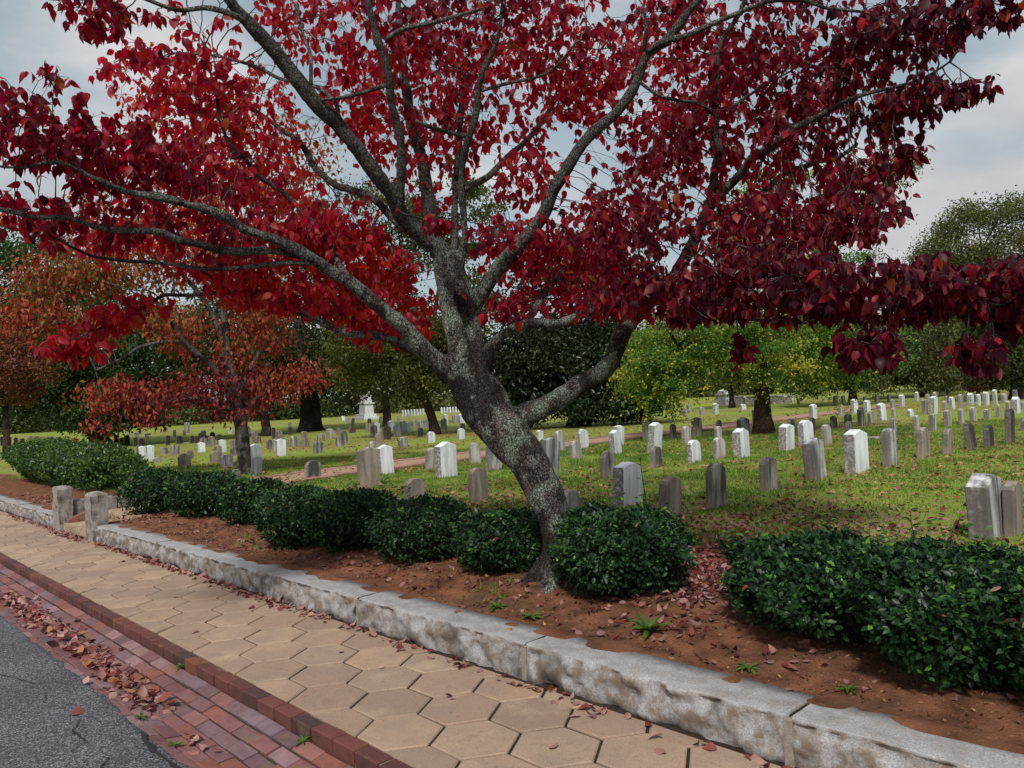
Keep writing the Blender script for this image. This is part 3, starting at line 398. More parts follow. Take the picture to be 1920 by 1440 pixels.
BG_TREES = [('elm', (-11.21, 20.463, 0.019), 0.254, [(-11.226, 20.421, 3.9, 2.92, 2.6, 1.69, 60), (-12.557, 18.288, 2.579, 1.5, 1.6, 1.05, 40), (-12.691, 17.421, 1.844, 1.03, 1.2, 0.73, 22), (-9.789, 21.955, 2.436, 1.69, 2, 1.08, 40), (-10.762, 19.757, 2.329, 1.78, 2, 0.74, 28), (-8.603, 23.184, 6.992, 1.38, 1.0, 0.62, 6), (-10.531, 21.144, 6.018, 2.77, 2.4, 1.69, 40)]), ('evergreen', (-23.579, 26.31, -0.303), 0.488, [(-23.593, 26.28, 2.14, 3.91, 2.8, 2.56, 130), (-23.662, 26.183, 5.564, 3.42, 2.8, 3.17, 80), (-21.455, 27.823, 1.674, 1.92, 2, 2.05, 60), (-25.178, 24.596, 2.348, 1.83, 1.8, 1.95, 50)]), ('olive', (-28.008, 21.433, -0.418), 0.243, [(-28.837, 20.532, 2.669, 3.16, 2.6, 1.34, 60), (-28.253, 21.132, 5.559, 3.89, 3.2, 2.68, 80), (-29.276, 18.6, 3.889, 2.13, 2.4, 1.65, 36), (-27.136, 22.33, 3.795, 1.46, 2, 1.46, 22), (-29.663, 19.615, 8.8, 3.65, 3, 2.43, 60), (-26.968, 22.469, 9.628, 2.68, 3, 2.19, 36)]), ('olive2', (-40.331, 27.197, -0.659), 0.266, [(-40.758, 26.711, 5.799, 3.66, 3.5, 3.66, 60), (-41.072, 26.397, 2.817, 3.0, 3, 1.33, 30)]), ('oak', (-45.409, 24.724, -0.754), 0.728, [(-45.773, 24.301, 6.5, 5.2, 5, 4.51, 110), (-43.961, 26.244, 3.278, 2.77, 4, 1.73, 34), (-46.823, 23.21, 3.086, 2.77, 4, 1.39, 36), (-49.786, 22.946, 8.257, 4.33, 4, 3.97, 50)]), ('shade', (-43.074, 20.538, -0.741), 0.283, [(-43.605, 19.946, 3.323, 2.52, 2.6, 2.2, 50), (-43.974, 19.54, 5.549, 3.15, 3, 2.52, 50)]), ('green_left', (-46.29, 12.425, -0.822), 0.497, [(-47.069, 11.555, 5.605, 4.39, 3.6, 3.51, 110), (-48.156, 10.421, 2.734, 3.22, 3, 1.61, 60), (-45.365, 13.387, 1.998, 2.34, 2.4, 1.32, 40), (-43.894, 14.933, 4.262, 2.34, 3, 2.63, 50), (-45.302, 12.004, 0.899, 1.71, 2, 0.86, 18), (-50.134, 9.735, 9.403, 2.7, 3, 3.0, 50)]), ('rust_left', (-40.12, 7.002, -0.733), 0.165, [(-40.079, 7.036, 3.055, 1.77, 1.8, 1.3, 60), (-40.685, 6.383, 4.504, 1.65, 2, 1.41, 30)]), ('big_right', (-18.003, 65.485, 0.153), 0.603, [(-17.668, 65.762, 10.605, 4.42, 5, 3.62, 110), (-19.15, 64.213, 7.062, 4.42, 5, 3.62, 80), (-16.164, 67.393, 5.291, 4.42, 5, 4.42, 90), (-17.635, 65.854, 2.149, 4.83, 5, 2.01, 50), (-15.199, 68.386, 10.069, 3.62, 5, 4.42, 50)]), ('dark_right', (-10.773, 45.115, 0.083), 0.323, [(-10.821, 45.04, 3.53, 2.15, 2.6, 1.88, 70), (-11.428, 44.408, 1.679, 1.61, 2, 0.81, 26), (-10.023, 45.873, 5.64, 1.61, 2, 1.61, 30)]), ('mid_right', (-18.675, 44.351, -0.102), 0.244, [(-18.797, 44.202, 2.92, 3.36, 3, 1.68, 80), (-19.372, 43.58, 4.783, 2.75, 3, 1.83, 50), (-19.886, 43.056, 1.452, 2.14, 2.5, 0.79, 34)]), ('mid_right2', (-18.133, 53.678, 0.014), 0.277, [(-18.034, 53.761, 2.921, 3.12, 3, 1.91, 70), (-17.271, 54.559, 4.615, 3.12, 3, 2.08, 50), (-18.796, 52.963, 1.226, 3.12, 2.5, 0.83, 40)]), ('rust_right', (-14.387, 51.82, 0.077), 0.096, [(-14.346, 51.854, 0.938, 1.21, 1.2, 0.57, 26)]), ('thin_mid', (-26.651, 44.722, -0.262), 0.191, [(-26.876, 44.464, 2.703, 2.43, 2.5, 1.74, 50), (-26.102, 45.271, 4.746, 2.78, 2.5, 2.08, 40)]), ('far', (-120.392, 13.272, -1.871), 0.268, [(-120.013, 13.652, 5.244, 6.37, 5, 8.12, 80), (-121.414, 12.122, 11.765, 4.02, 4, 2.01, 26), (-116.462, 13.087, -0.845, 6.82, 3, 1.04, 46)]), ('far', (-108.795, 20.637, -1.694), 0.259, [(-109.83, 19.52, 4.391, 6.15, 5, 7.07, 80), (-108.341, 21.064, 9.773, 3.88, 4, 1.94, 26), (-106.444, 18.773, -0.726, 6.58, 3, 1.0, 46)]), ('far', (-119.366, 29.795, -1.821), 0.298, [(-119.367, 29.768, 5.216, 7.07, 5, 8.16, 80), (-120.325, 28.709, 11.57, 4.46, 4, 2.23, 26), (-116.197, 28.797, -0.712, 7.59, 3, 1.16, 46)]), ('far', (-100.938, 32.074, -1.547), 0.265, [(-100.052, 32.989, 4.837, 6.29, 5, 7.36, 80), (-97.949, 35.183, 10.439, 3.97, 4, 1.99, 26), (-97.058, 31.827, -0.535, 6.73, 3, 1.03, 46)]), ('far', (-106.037, 45.804, -1.565), 0.301, [(-106.878, 44.891, 3.703, 7.15, 5, 6.42, 80), (-108.33, 43.319, 8.321, 4.52, 4, 2.26, 26), (-104.043, 43.553, -0.469, 7.69, 3, 1.17, 46)]), ('far', (-89.792, 47.908, -1.307), 0.272, [(-90.345, 47.298, 3.678, 6.47, 5, 6.02, 80), (-88.566, 49.157, 7.905, 4.09, 4, 2.04, 26), (-87.698, 45.76, -0.306, 6.93, 3, 1.06, 46)]), ('far', (-93.582, 60.517, -1.29), 0.304, [(-93.76, 60.293, 5.142, 7.22, 5, 7.58, 80), (-92.703, 61.377, 10.772, 4.56, 4, 2.28, 26), (-91.344, 58.518, -0.182, 7.76, 3, 1.18, 46)]), ('far', (-81.028, 62.931, -1.07), 0.283, [(-80.809, 63.131, 4.545, 6.73, 5, 6.68, 80), (-82.661, 61.132, 9.558, 4.25, 4, 2.12, 26), (-78.564, 61.169, -0.027, 7.22, 3, 1.1, 46)]), ('far', (-80.495, 76.0, -0.958), 0.307, [(-80.527, 75.939, 3.183, 7.29, 5, 5.3, 80), (-81.48, 74.904, 6.618, 4.61, 4, 2.3, 26), (-78.43, 73.81, 0.152, 7.84, 3, 1.19, 46)]), ('far', (-72.002, 84.266, -0.736), 0.306, [(-73.057, 83.112, 3.746, 7.26, 5, 5.67, 80), (-71.127, 85.136, 7.401, 4.58, 4, 2.29, 26), (-71.164, 80.769, 0.334, 7.8, 3, 1.19, 46)]), ('far', (-61.039, 84.221, -0.533), 0.283, [(-61.176, 84.04, 3.778, 6.73, 5, 5.39, 80), (-61.407, 83.771, 7.408, 4.25, 4, 2.13, 26), (-59.473, 81.495, 0.483, 7.22, 3, 1.1, 46)]), ('far', (-50.203, 85.6, -0.308), 0.264, [(-50.899, 84.825, 3.711, 6.27, 5, 5.04, 80), (-52.869, 82.712, 7.209, 3.96, 4, 1.98, 26), (-49.383, 82.081, 0.62, 6.72, 3, 1.02, 46)]), ('far', (-44.439, 88.364, -0.163), 0.258, [(-43.72, 89.095, 2.95, 6.12, 5, 4.06, 80), (-43.497, 89.316, 5.394, 3.87, 4, 1.93, 26), (-42.369, 86.168, 0.783, 6.55, 3, 1.0, 46)]), ('far', (-39.924, 105.552, 0.122), 0.281, [(-41.184, 104.173, 3.684, 6.68, 5, 4.67, 80), (-42.568, 102.685, 6.673, 4.22, 4, 2.11, 26), (-40.039, 101.031, 1.071, 7.17, 3, 1.09, 46)]), ('far', (-34.074, 110.057, 0.303), 0.278, [(-34.262, 109.813, 3.877, 6.6, 5, 4.64, 80), (-35.244, 108.751, 6.831, 4.17, 4, 2.09, 26), (-33.309, 106.467, 1.268, 7.08, 3, 1.08, 46)]), ('far', (-28.21, 114.62, 0.489), 0.275, [(-27.538, 115.295, 2.659, 6.53, 5, 3.19, 80), (-27.221, 115.622, 4.114, 4.12, 4, 2.06, 26), (-26.738, 111.777, 1.468, 7.0, 3, 1.07, 46)]), ('far', (-25.083, 133.939, 0.789), 0.305, [(-23.47, 135.597, 4.29, 7.25, 5, 4.61, 80), (-24.811, 134.155, 7.061, 4.58, 4, 2.29, 26), (-22.897, 131.846, 1.892, 7.8, 3, 1.19, 46)])]
BUSHES = [(-3.469, 4.249, 0.169, 0.497, 0.58), (-4.667, 4.21, 0.137, 0.328, 0.515), (-5.679, 4.183, 0.11, 0.39, 0.557), (-6.686, 4.084, 0.077, 0.401, 0.579), (-7.482, 3.939, 0.044, 0.426, 0.642), (-9.428, 4.288, 0.015, 0.359, 0.576), (-10.82, 4.234, -0.022, 0.414, 0.634), (-12.22, 4.075, -0.067, 0.457, 0.655), (-2.033, 4.233, 0.206, 0.53, 0.502), (-1.236, 3.993, 0.211, 0.423, 0.595), (-0.662, 3.926, 0.22, 0.429, 0.626)]
STONES = [
(-1.88, 6.885, 0.261, 0.382, 0.16, 0.527, 'peak', 'grey', 'near', 1853.5, 0.047, -0.013, 6.0),
(-1.753, 7.075, 0.264, 0.261, 0.083, 0.449, 'round', 'tan', 'near', 1901.0, 0.008, 0.003, 6.1),
(-4.859, 10.247, 0.184, 0.352, 0.148, 0.575, 'peak', 'grey', 'near', 1530.5, 0.017, -0.028, 10.5),
(-4.623, 11.022, 0.19, 0.399, 0.167, 0.632, 'peak', 'white', 'near', 1607.5, -0.008, -0.015, 10.9),
(-4.57, 12.095, 0.191, 0.301, 0.126, 0.586, 'peak', 'grey', 'near', 1670.0, -0.021, -0.017, 11.6),
(-4.639, 13.688, 0.189, 0.311, 0.1, 0.503, 'round', 'tan', 'near', 1732.0, -0.01, -0.006, 12.7),
(-4.499, 14.421, 0.193, 0.287, 0.092, 0.428, 'round', 'tan', 'near', 1777.5, -0.018, 0.008, 13.1),
(-4.382, 15.318, 0.196, 0.293, 0.094, 0.464, 'round', 'dark', 'near', 1823.0, -0.011, -0.064, 13.7),
(-4.242, 15.8, 0.2, 0.305, 0.098, 0.404, 'round', 'dark', 'near', 1855.0, 0.024, -0.008, 13.9),
(-4.197, 16.943, 0.201, 0.331, 0.106, 0.639, 'round', 'dark', 'near', 1894.0, -0.015, 0.005, 14.6),
(-4.805, 8.853, 0.185, 0.288, 0.092, 0.436, 'round', 'stain', 'near', 1442.5, 0.005, 0.001, 9.5),
(-4.615, 7.337, 0.19, 0.274, 0.088, 0.504, 'round', 'stain', 'near', 1343.0, -0.017, 0.004, 8.4),
(-4.744, 6.648, 0.184, 0.289, 0.092, 0.436, 'round', 'tan', 'near', 1255.0, -0.031, 0.029, 8.0),
(-5.618, 7.071, 0.164, 0.369, 0.155, 0.523, 'peak', 'white', 'near', 1177.5, -0.025, -0.004, 8.9),
(-5.871, 6.357, 0.15, 0.254, 0.081, 0.28, 'round', 'pale', 'near', 1069.5, 0.0, 0.004, 8.6),
(-7.892, 9.449, 0.105, 0.276, 0.088, 0.431, 'round', 'stain', 'near', 1139.5, -0.005, 0.01, 12.2),
(-8.244, 8.448, 0.096, 0.318, 0.133, 0.724, 'peak', 'grey', 'near', 1027.5, -0.073, -0.005, 11.7),
(-7.656, 6.537, 0.107, 0.265, 0.085, 0.465, 'round', 'tan', 'near', 897.5, -0.006, -0.011, 10.0),
(-8.656, 6.251, 0.076, 0.322, 0.103, 0.328, 'round', 'tan', 'near', 779.0, 0.028, -0.022, 10.5),
(-10.895, 6.958, 0.027, 0.353, 0.148, 0.682, 'peak', 'tan', 'near', 693.5, -0.004, -0.043, 12.6),
(-12.803, 8.562, -0.023, 0.315, 0.132, 0.587, 'peak', 'white', 'near', 724.0, 0.003, -0.035, 15.1),
(-12.736, 9.617, -0.021, 0.266, 0.085, 0.438, 'round', 'pale', 'near', 808.0, -0.034, 0.045, 15.8),
(-10.831, 8.527, 0.028, 0.381, 0.16, 0.653, 'peak', 'white', 'near', 838.0, 0.012, -0.003, 13.7),
(-12.687, 10.784, -0.02, 0.273, 0.087, 0.46, 'round', 'pale', 'near', 891.5, 0.001, -0.032, 16.6),
(-10.901, 9.709, 0.027, 0.304, 0.128, 0.534, 'peak', 'grey', 'near', 925.5, -0.024, 0.006, 14.5),
(-13.313, 7.236, -0.036, 0.314, 0.101, 0.394, 'round', 'stain', 'near', 586.0, -0.045, 0.003, 14.6),
(-8.041, 10.941, 0.101, 0.272, 0.087, 0.388, 'round', 'stain', 'near', 1230.5, -0.038, -0.0, 13.3),
(-10.191, 13.82, 0.045, 0.376, 0.158, 0.676, 'peak', 'white', 'near', 1227.0, -0.025, 0.033, 16.8),
(-7.921, 11.948, 0.104, 0.306, 0.098, 0.424, 'round', 'white', 'near', 1303.0, 0.018, -0.013, 13.9),
(-8.003, 12.893, 0.102, 0.292, 0.093, 0.406, 'round', 'pale', 'near', 1348.5, -0.041, -0.019, 14.6),
(-7.756, 13.302, 0.108, 0.388, 0.163, 0.55, 'peak', 'white', 'near', 1391.5, -0.004, -0.023, 14.7),
(-7.739, 15.041, 0.109, 0.398, 0.167, 0.528, 'peak', 'white', 'near', 1475.0, 0.003, 0.017, 15.9),
(-7.778, 16.003, 0.108, 0.412, 0.132, 0.552, 'round', 'white', 'near', 1512.0, -0.004, -0.011, 16.6),
(-7.532, 16.442, 0.114, 0.295, 0.094, 0.429, 'round', 'pale', 'near', 1550.0, 0.013, -0.009, 16.7),
(-11.066, 12.223, 0.022, 0.3, 0.096, 0.398, 'round', 'pale', 'near', 1080.0, 0.015, -0.009, 16.4),
(-10.948, 13.434, 0.025, 0.31, 0.13, 0.546, 'peak', 'white', 'near', 1155.5, 0.03, -0.008, 17.1),
(-17.417, 17.535, -0.143, 0.256, 0.107, 0.342, 'peak', 'white', 'centre', 1011.7, -0.024, -0.001, 24.7),
(-13.087, 13.887, -0.03, 0.299, 0.096, 0.531, 'round', 'pale', 'centre', 1050.4, -0.015, -0.022, 19.0),
(-13.182, 14.83, -0.033, 0.353, 0.113, 0.494, 'round', 'white', 'centre', 1092.5, -0.005, 0.013, 19.7),
(-12.839, 15.867, -0.024, 0.317, 0.133, 0.529, 'peak', 'white', 'centre', 1160.0, -0.047, -0.003, 20.2),
(-13.145, 17.488, -0.032, 0.239, 0.1, 0.572, 'peak', 'pale', 'centre', 1212.5, -0.006, -0.006, 21.5),
(-12.403, 17.737, -0.012, 0.249, 0.08, 0.445, 'round', 'dark', 'centre', 1263.8, 0.014, -0.029, 21.2),
(-11.164, 16.506, 0.02, 0.326, 0.104, 0.453, 'round', 'pale', 'centre', 1287.5, 0.011, -0.007, 19.4),
(-12.337, 18.779, -0.011, 0.336, 0.141, 0.572, 'peak', 'stain', 'centre', 1307.5, -0.0, -0.007, 21.8),
(-10.645, 17.154, 0.033, 0.253, 0.081, 0.394, 'round', 'pale', 'centre', 1347.5, -0.009, -0.013, 19.5),
(-14.393, 23.225, -0.064, 0.267, 0.085, 0.289, 'round', 'dark', 'centre', 1347.5, 0.006, 0.04, 26.4),
(-11.755, 20.278, 0.004, 0.404, 0.17, 0.479, 'peak', 'grey', 'centre', 1393.8, 0.019, 0.015, 22.4),
(-13.366, 23.88, -0.038, 0.229, 0.096, 0.593, 'peak', 'stain', 'centre', 1417.1, 0.009, -0.012, 26.1),
(-9.658, 19.0, 0.059, 0.266, 0.085, 0.451, 'round', 'dark', 'centre', 1482.1, 0.01, 0.04, 20.0),
(-9.223, 19.294, 0.07, 0.208, 0.08, 0.46, 'round', 'dark', 'centre', 1522.1, -0.028, 0.015, 19.9),
(-13.764, 28.999, -0.048, 0.363, 0.152, 0.576, 'peak', 'white', 'elm', 1525.4, 0.019, 0.004, 29.8),
(-22.633, 36.267, -0.269, 0.377, 0.158, 0.629, 'peak', 'white', 'elm', 1341.7, 0.014, 0.026, 41.3),
(-23.343, 36.082, -0.285, 0.356, 0.114, 0.443, 'round', 'pale', 'elm', 1316.7, 0.043, 0.025, 41.7),
(-24.072, 35.52, -0.305, 0.41, 0.131, 0.469, 'round', 'pale', 'elm', 1284.2, 0.032, 0.005, 41.8),
(-26.39, 39.324, -0.312, 0.324, 0.104, 0.533, 'round', 'pale', 'elm', 1290.8, 0.015, 0.002, 46.1),
(-23.728, 41.034, -0.242, 0.438, 0.14, 0.367, 'round', 'white', 'elm', 1393.8, 0.005, -0.011, 45.3),
(-28.048, 48.767, -0.248, 0.324, 0.136, 0.621, 'peak', 'white', 'elm', 1397.1, 0.012, 0.028, 53.8),
(-25.287, 49.332, -0.186, 0.508, 0.2, 0.554, 'peak', 'pale', 'elm', 1474.2, -0.004, 0.004, 52.2),
(-23.968, 48.543, -0.168, 0.441, 0.141, 0.421, 'round', 'pale', 'elm', 1498.8, 0.011, -0.001, 50.7),
(-8.663, 20.257, 0.085, 0.318, 0.102, 0.306, 'round', 'stain', 'right_mid', 1592.4, 0.018, 0.004, 20.2),
(-9.953, 22.243, 0.051, 0.278, 0.089, 0.38, 'round', 'dark', 'right_mid', 1563.8, -0.025, -0.022, 22.5),
(-9.916, 23.125, 0.052, 0.266, 0.085, 0.399, 'round', 'stain', 'right_mid', 1590.3, 0.014, 0.012, 23.0),
(-9.673, 23.515, 0.058, 0.304, 0.128, 0.558, 'peak', 'grey', 'right_mid', 1615.8, 0.021, 0.004, 23.1),
(-9.852, 24.684, 0.054, 0.286, 0.092, 0.389, 'round', 'pale', 'right_mid', 1634.1, 0.003, -0.033, 24.1),
(-10.16, 26.342, 0.046, 0.342, 0.144, 0.594, 'peak', 'white', 'right_mid', 1654.4, 0.027, -0.019, 25.4),
(-10.301, 27.721, 0.042, 0.236, 0.08, 0.371, 'round', 'pale', 'right_mid', 1676.2, 0.02, -0.024, 26.5),
(-13.885, 33.065, -0.051, 0.366, 0.154, 0.624, 'peak', 'white', 'right_mid', 1602.3, -0.014, 0.002, 32.7),
(-13.447, 33.303, -0.04, 0.37, 0.155, 0.55, 'peak', 'white', 'right_mid', 1626.2, -0.009, -0.015, 32.6),
(-13.618, 31.117, -0.044, 0.357, 0.114, 0.46, 'round', 'pale', 'right_mid', 1576.8, 0.017, 0.013, 31.2),
(-7.348, 19.685, 0.119, 0.272, 0.087, 0.38, 'round', 'grey', 'right_mid', 1674.7, 0.007, -0.007, 18.8),
(-6.683, 19.344, 0.136, 0.229, 0.08, 0.463, 'round', 'pale', 'right_mid', 1719.5, -0.017, -0.01, 18.1),
(-6.729, 20.544, 0.135, 0.231, 0.097, 0.443, 'peak', 'grey', 'right_mid', 1749.2, -0.011, -0.001, 18.9),
(-6.952, 22.36, 0.129, 0.253, 0.106, 0.462, 'peak', 'pale', 'right_mid', 1777.3, 0.015, -0.004, 20.4),
(-6.901, 23.316, 0.131, 0.257, 0.082, 0.445, 'round', 'pale', 'right_mid', 1803.3, -0.016, -0.013, 21.0),
(-6.914, 24.37, 0.13, 0.324, 0.104, 0.445, 'round', 'pale', 'right_mid', 1825.2, 0.025, 0.003, 21.7),
(-7.052, 26.125, 0.127, 0.292, 0.093, 0.306, 'round', 'grey', 'right_mid', 1850.2, 0.004, 0.005, 23.0),
(-6.968, 27.016, 0.129, 0.274, 0.088, 0.415, 'round', 'pale', 'right_mid', 1872.6, 0.012, 0.002, 23.6),
(-4.794, 20.521, 0.185, 0.211, 0.08, 0.279, 'round', 'stain', 'right_mid', 1920.5, 0.023, 0.016, 17.5),
(-20.745, 46.727, -0.12, 0.431, 0.181, 0.523, 'peak', 'pale', 'right_far', 1566.9, -0.057, -0.003, 47.1),
(-20.45, 47.189, -0.109, 0.305, 0.128, 0.491, 'peak', 'pale', 'right_far', 1582.0, 0.059, -0.026, 47.2),
(-19.26, 47.354, -0.081, 0.299, 0.096, 0.369, 'round', 'pale', 'right_far', 1621.0, 0.002, 0.022, 46.5),
(-17.543, 44.791, -0.073, 0.379, 0.121, 0.546, 'round', 'pale', 'right_far', 1644.0, -0.0, 0.027, 43.4),
(-17.686, 46.983, -0.051, 0.349, 0.112, 0.455, 'round', 'pale', 'right_far', 1667.4, -0.026, -0.025, 45.0),
(-13.655, 36.658, -0.045, 0.312, 0.1, 0.481, 'round', 'pale', 'right_far', 1674.2, -0.004, -0.015, 35.0),
(-14.153, 39.072, -0.058, 0.4, 0.168, 0.626, 'peak', 'white', 'right_far', 1690.3, -0.022, 0.011, 37.0),
(-10.277, 29.172, 0.043, 0.344, 0.11, 0.266, 'round', 'white', 'right_far', 1707.0, 0.005, 0.0, 27.4),
(-16.01, 46.499, -0.02, 0.348, 0.146, 0.534, 'peak', 'white', 'right_far', 1719.0, -0.008, 0.005, 43.5),
(-14.751, 44.454, -0.015, 0.385, 0.123, 0.446, 'round', 'pale', 'right_far', 1739.8, -0.002, -0.015, 41.2),
(-10.332, 30.77, 0.041, 0.317, 0.133, 0.565, 'peak', 'grey', 'right_far', 1734.1, 0.01, 0.007, 28.6),
(-9.968, 30.591, 0.051, 0.373, 0.157, 0.659, 'peak', 'white', 'right_far', 1750.7, 0.002, 0.014, 28.2),
(-13.619, 42.09, -0.017, 0.411, 0.132, 0.615, 'round', 'pale', 'right_far', 1753.9, -0.022, -0.003, 38.7),
(-13.187, 42.346, -0.005, 0.324, 0.104, 0.39, 'round', 'stain', 'right_far', 1774.7, -0.011, 0.027, 38.6),
(-10.695, 34.049, 0.032, 0.334, 0.107, 0.391, 'round', 'pale', 'right_far', 1770.5, 0.01, 0.042, 31.1),
(-10.696, 35.025, 0.032, 0.384, 0.123, 0.514, 'round', 'white', 'right_far', 1785.6, 0.031, -0.007, 31.8),
(-10.694, 36.035, 0.032, 0.357, 0.114, 0.595, 'round', 'pale', 'right_far', 1800.7, -0.022, 0.01, 32.4),
(-10.996, 38.459, 0.024, 0.438, 0.184, 0.58, 'peak', 'white', 'right_far', 1820.0, -0.006, -0.003, 34.3),
(-10.593, 38.121, 0.035, 0.339, 0.109, 0.522, 'round', 'white', 'right_far', 1834.6, -0.021, 0.012, 33.8),
(-10.424, 38.574, 0.039, 0.405, 0.17, 0.599, 'peak', 'white', 'right_far', 1848.6, 0.004, 0.008, 34.0),
(-10.343, 39.672, 0.041, 0.342, 0.144, 0.661, 'peak', 'white', 'right_far', 1866.4, 0.006, -0.018, 34.7),
(-10.342, 41.063, 0.045, 0.418, 0.134, 0.438, 'round', 'pale', 'right_far', 1883.0, -0.045, -0.005, 35.6),
(-10.401, 43.161, 0.068, 0.375, 0.158, 0.536, 'peak', 'grey', 'right_far', 1903.9, -0.013, -0.011, 37.1),
(-7.096, 29.483, 0.126, 0.399, 0.167, 0.556, 'peak', 'white', 'right_far', 1905.4, 0.019, -0.002, 25.3),
(-7.788, 31.385, 0.108, 0.285, 0.091, 0.38, 'round', 'pale', 'right_far', 1890.8, 0.03, 0.004, 27.2),
(-7.627, 32.538, 0.112, 0.261, 0.083, 0.33, 'round', 'pale', 'right_far', 1917.4, 0.014, 0.01, 27.8),
(-25.528, 15.273, -0.354, 0.262, 0.084, 0.559, 'round', 'stain', 'left_mid', 646.7, 0.016, -0.025, 29.0),
(-23.331, 15.378, -0.297, 0.33, 0.106, 0.45, 'round', 'tan', 'left_mid', 712.1, 0.022, 0.002, 27.5),
(-22.105, 14.293, -0.265, 0.324, 0.104, 0.23, 'round', 'pale', 'left_mid', 699.2, -0.02, 0.012, 25.8),
(-26.832, 18.032, -0.388, 0.365, 0.117, 0.595, 'round', 'dark', 'left_mid', 725.0, 0.007, 0.026, 31.8),
(-28.836, 19.968, -0.44, 0.339, 0.108, 0.568, 'round', 'slate', 'left_mid', 745.4, 0.015, 0.007, 34.6),
(-26.623, 19.562, -0.382, 0.304, 0.097, 0.423, 'round', 'dark', 'left_mid', 786.7, -0.033, 0.034, 32.7),
(-20.743, 14.575, -0.229, 0.332, 0.106, 0.353, 'round', 'pale', 'left_mid', 756.2, 0.03, 0.016, 25.0),
(-21.978, 16.647, -0.261, 0.319, 0.102, 0.401, 'round', 'white', 'left_mid', 808.3, 0.009, 0.024, 27.4),
(-22.134, 18.159, -0.265, 0.321, 0.103, 0.418, 'round', 'white', 'left_mid', 864.6, -0.017, 0.014, 28.5),
(-25.368, 20.919, -0.35, 0.252, 0.081, 0.511, 'round', 'dark', 'left_mid', 867.9, 0.0, -0.02, 32.8),
(-23.306, 20.124, -0.296, 0.331, 0.106, 0.344, 'round', 'tan', 'left_mid', 900.8, 0.007, 0.007, 30.7),
(-38.112, 23.304, -0.649, 0.42, 0.135, 0.363, 'round', 'brown', 'left_far', 660.4, 0.034, 0.019, 43.7),
(-37.515, 23.999, -0.635, 0.348, 0.112, 0.515, 'round', 'tan', 'left_far', 690.8, -0.032, -0.039, 43.7),
(-32.54, 21.13, -0.536, 0.37, 0.118, 0.537, 'round', 'grey', 'left_far', 701.2, -0.002, -0.004, 38.1),
(-36.376, 23.818, -0.618, 0.324, 0.136, 0.568, 'peak', 'white', 'left_far', 706.7, -0.019, -0.029, 42.7),
(-36.74, 25.06, -0.616, 0.405, 0.17, 0.592, 'peak', 'white', 'left_far', 734.6, -0.004, -0.023, 43.8),
(-32.924, 23.14, -0.546, 0.325, 0.137, 0.652, 'peak', 'white', 'left_far', 755.4, -0.014, 0.017, 39.8),
(-33.732, 24.077, -0.567, 0.282, 0.119, 0.544, 'peak', 'white', 'left_far', 766.1, 0.005, -0.015, 41.0),
(-37.719, 27.411, -0.615, 0.321, 0.103, 0.507, 'round', 'pale', 'left_far', 778.3, -0.022, -0.004, 46.2),
(-38.156, 28.215, -0.617, 0.41, 0.131, 0.407, 'round', 'grey', 'left_far', 790.4, 0.035, -0.01, 47.1),
(-36.423, 27.351, -0.594, 0.342, 0.11, 0.522, 'round', 'pale', 'left_far', 801.2, 0.035, -0.016, 45.2),
(-33.17, 26.019, -0.551, 0.369, 0.118, 0.615, 'round', 'grey', 'left_far', 832.1, -0.004, 0.014, 41.9),
(-37.723, 29.777, -0.598, 0.291, 0.122, 0.69, 'peak', 'white', 'left_far', 836.2, -0.015, 0.001, 47.8),
(-39.429, 31.909, -0.61, 0.447, 0.143, 0.566, 'round', 'grey', 'left_far', 853.8, -0.027, 0.013, 50.5),
(-38.044, 31.314, -0.592, 0.382, 0.161, 0.635, 'peak', 'white', 'left_far', 865.8, 0.023, -0.013, 49.1),
(-52.006, 34.462, -0.797, 0.281, 0.09, 0.511, 'round', 'pale', 'left_far', 714.2, 0.004, -0.008, 61.4),
(-47.365, 28.998, -0.759, 0.246, 0.08, 0.64, 'round', 'pale', 'left_far', 660.8, -0.043, 0.055, 54.3),
(-51.359, 32.985, -0.797, 0.307, 0.098, 0.415, 'round', 'stain', 'left_far', 692.9, 0.013, 0.017, 59.9),
(-55.906, 33.816, -0.863, 0.361, 0.116, 0.494, 'round', 'pale', 'left_far', 652.5, 0.008, 0.003, 63.8),
(-64.896, 38.754, -0.974, 0.357, 0.15, 0.443, 'peak', 'white', 'left_far', 643.8, 0.047, -0.037, 73.7),
(-64.554, 40.069, -0.961, 0.38, 0.122, 0.49, 'round', 'pale', 'left_far', 669.6, -0.006, -0.008, 74.4),
(-51.272, 35.688, -0.777, 0.249, 0.08, 0.499, 'round', 'pale', 'left_far', 747.9, -0.004, 0.014, 61.7),
(-53.925, 38.454, -0.801, 0.265, 0.085, 0.492, 'round', 'pale', 'left_far', 764.6, -0.014, -0.027, 65.6),
(-64.259, 45.208, -0.922, 0.203, 0.085, 0.646, 'peak', 'white', 'hill', 755.0, -0.023, 0.009, 77.7),
(-64.248, 45.568, -0.919, 0.204, 0.086, 0.648, 'peak', 'white', 'hill', 760.6, 0.019, 0.016, 78.0),
(-64.237, 45.93, -0.917, 0.205, 0.086, 0.65, 'peak', 'white', 'hill', 766.2, 0.032, -0.01, 78.2),
(-64.226, 46.294, -0.914, 0.206, 0.086, 0.652, 'peak', 'white', 'hill', 771.8, 0.02, 0.014, 78.4),
(-64.213, 46.659, -0.911, 0.207, 0.087, 0.654, 'peak', 'white', 'hill', 777.4, -0.003, -0.015, 78.7),
(-64.201, 47.027, -0.908, 0.208, 0.087, 0.656, 'peak', 'white', 'hill', 783.0, 0.018, -0.014, 78.9),
(-64.187, 47.396, -0.905, 0.208, 0.088, 0.658, 'peak', 'white', 'hill', 788.6, -0.006, -0.019, 79.2),
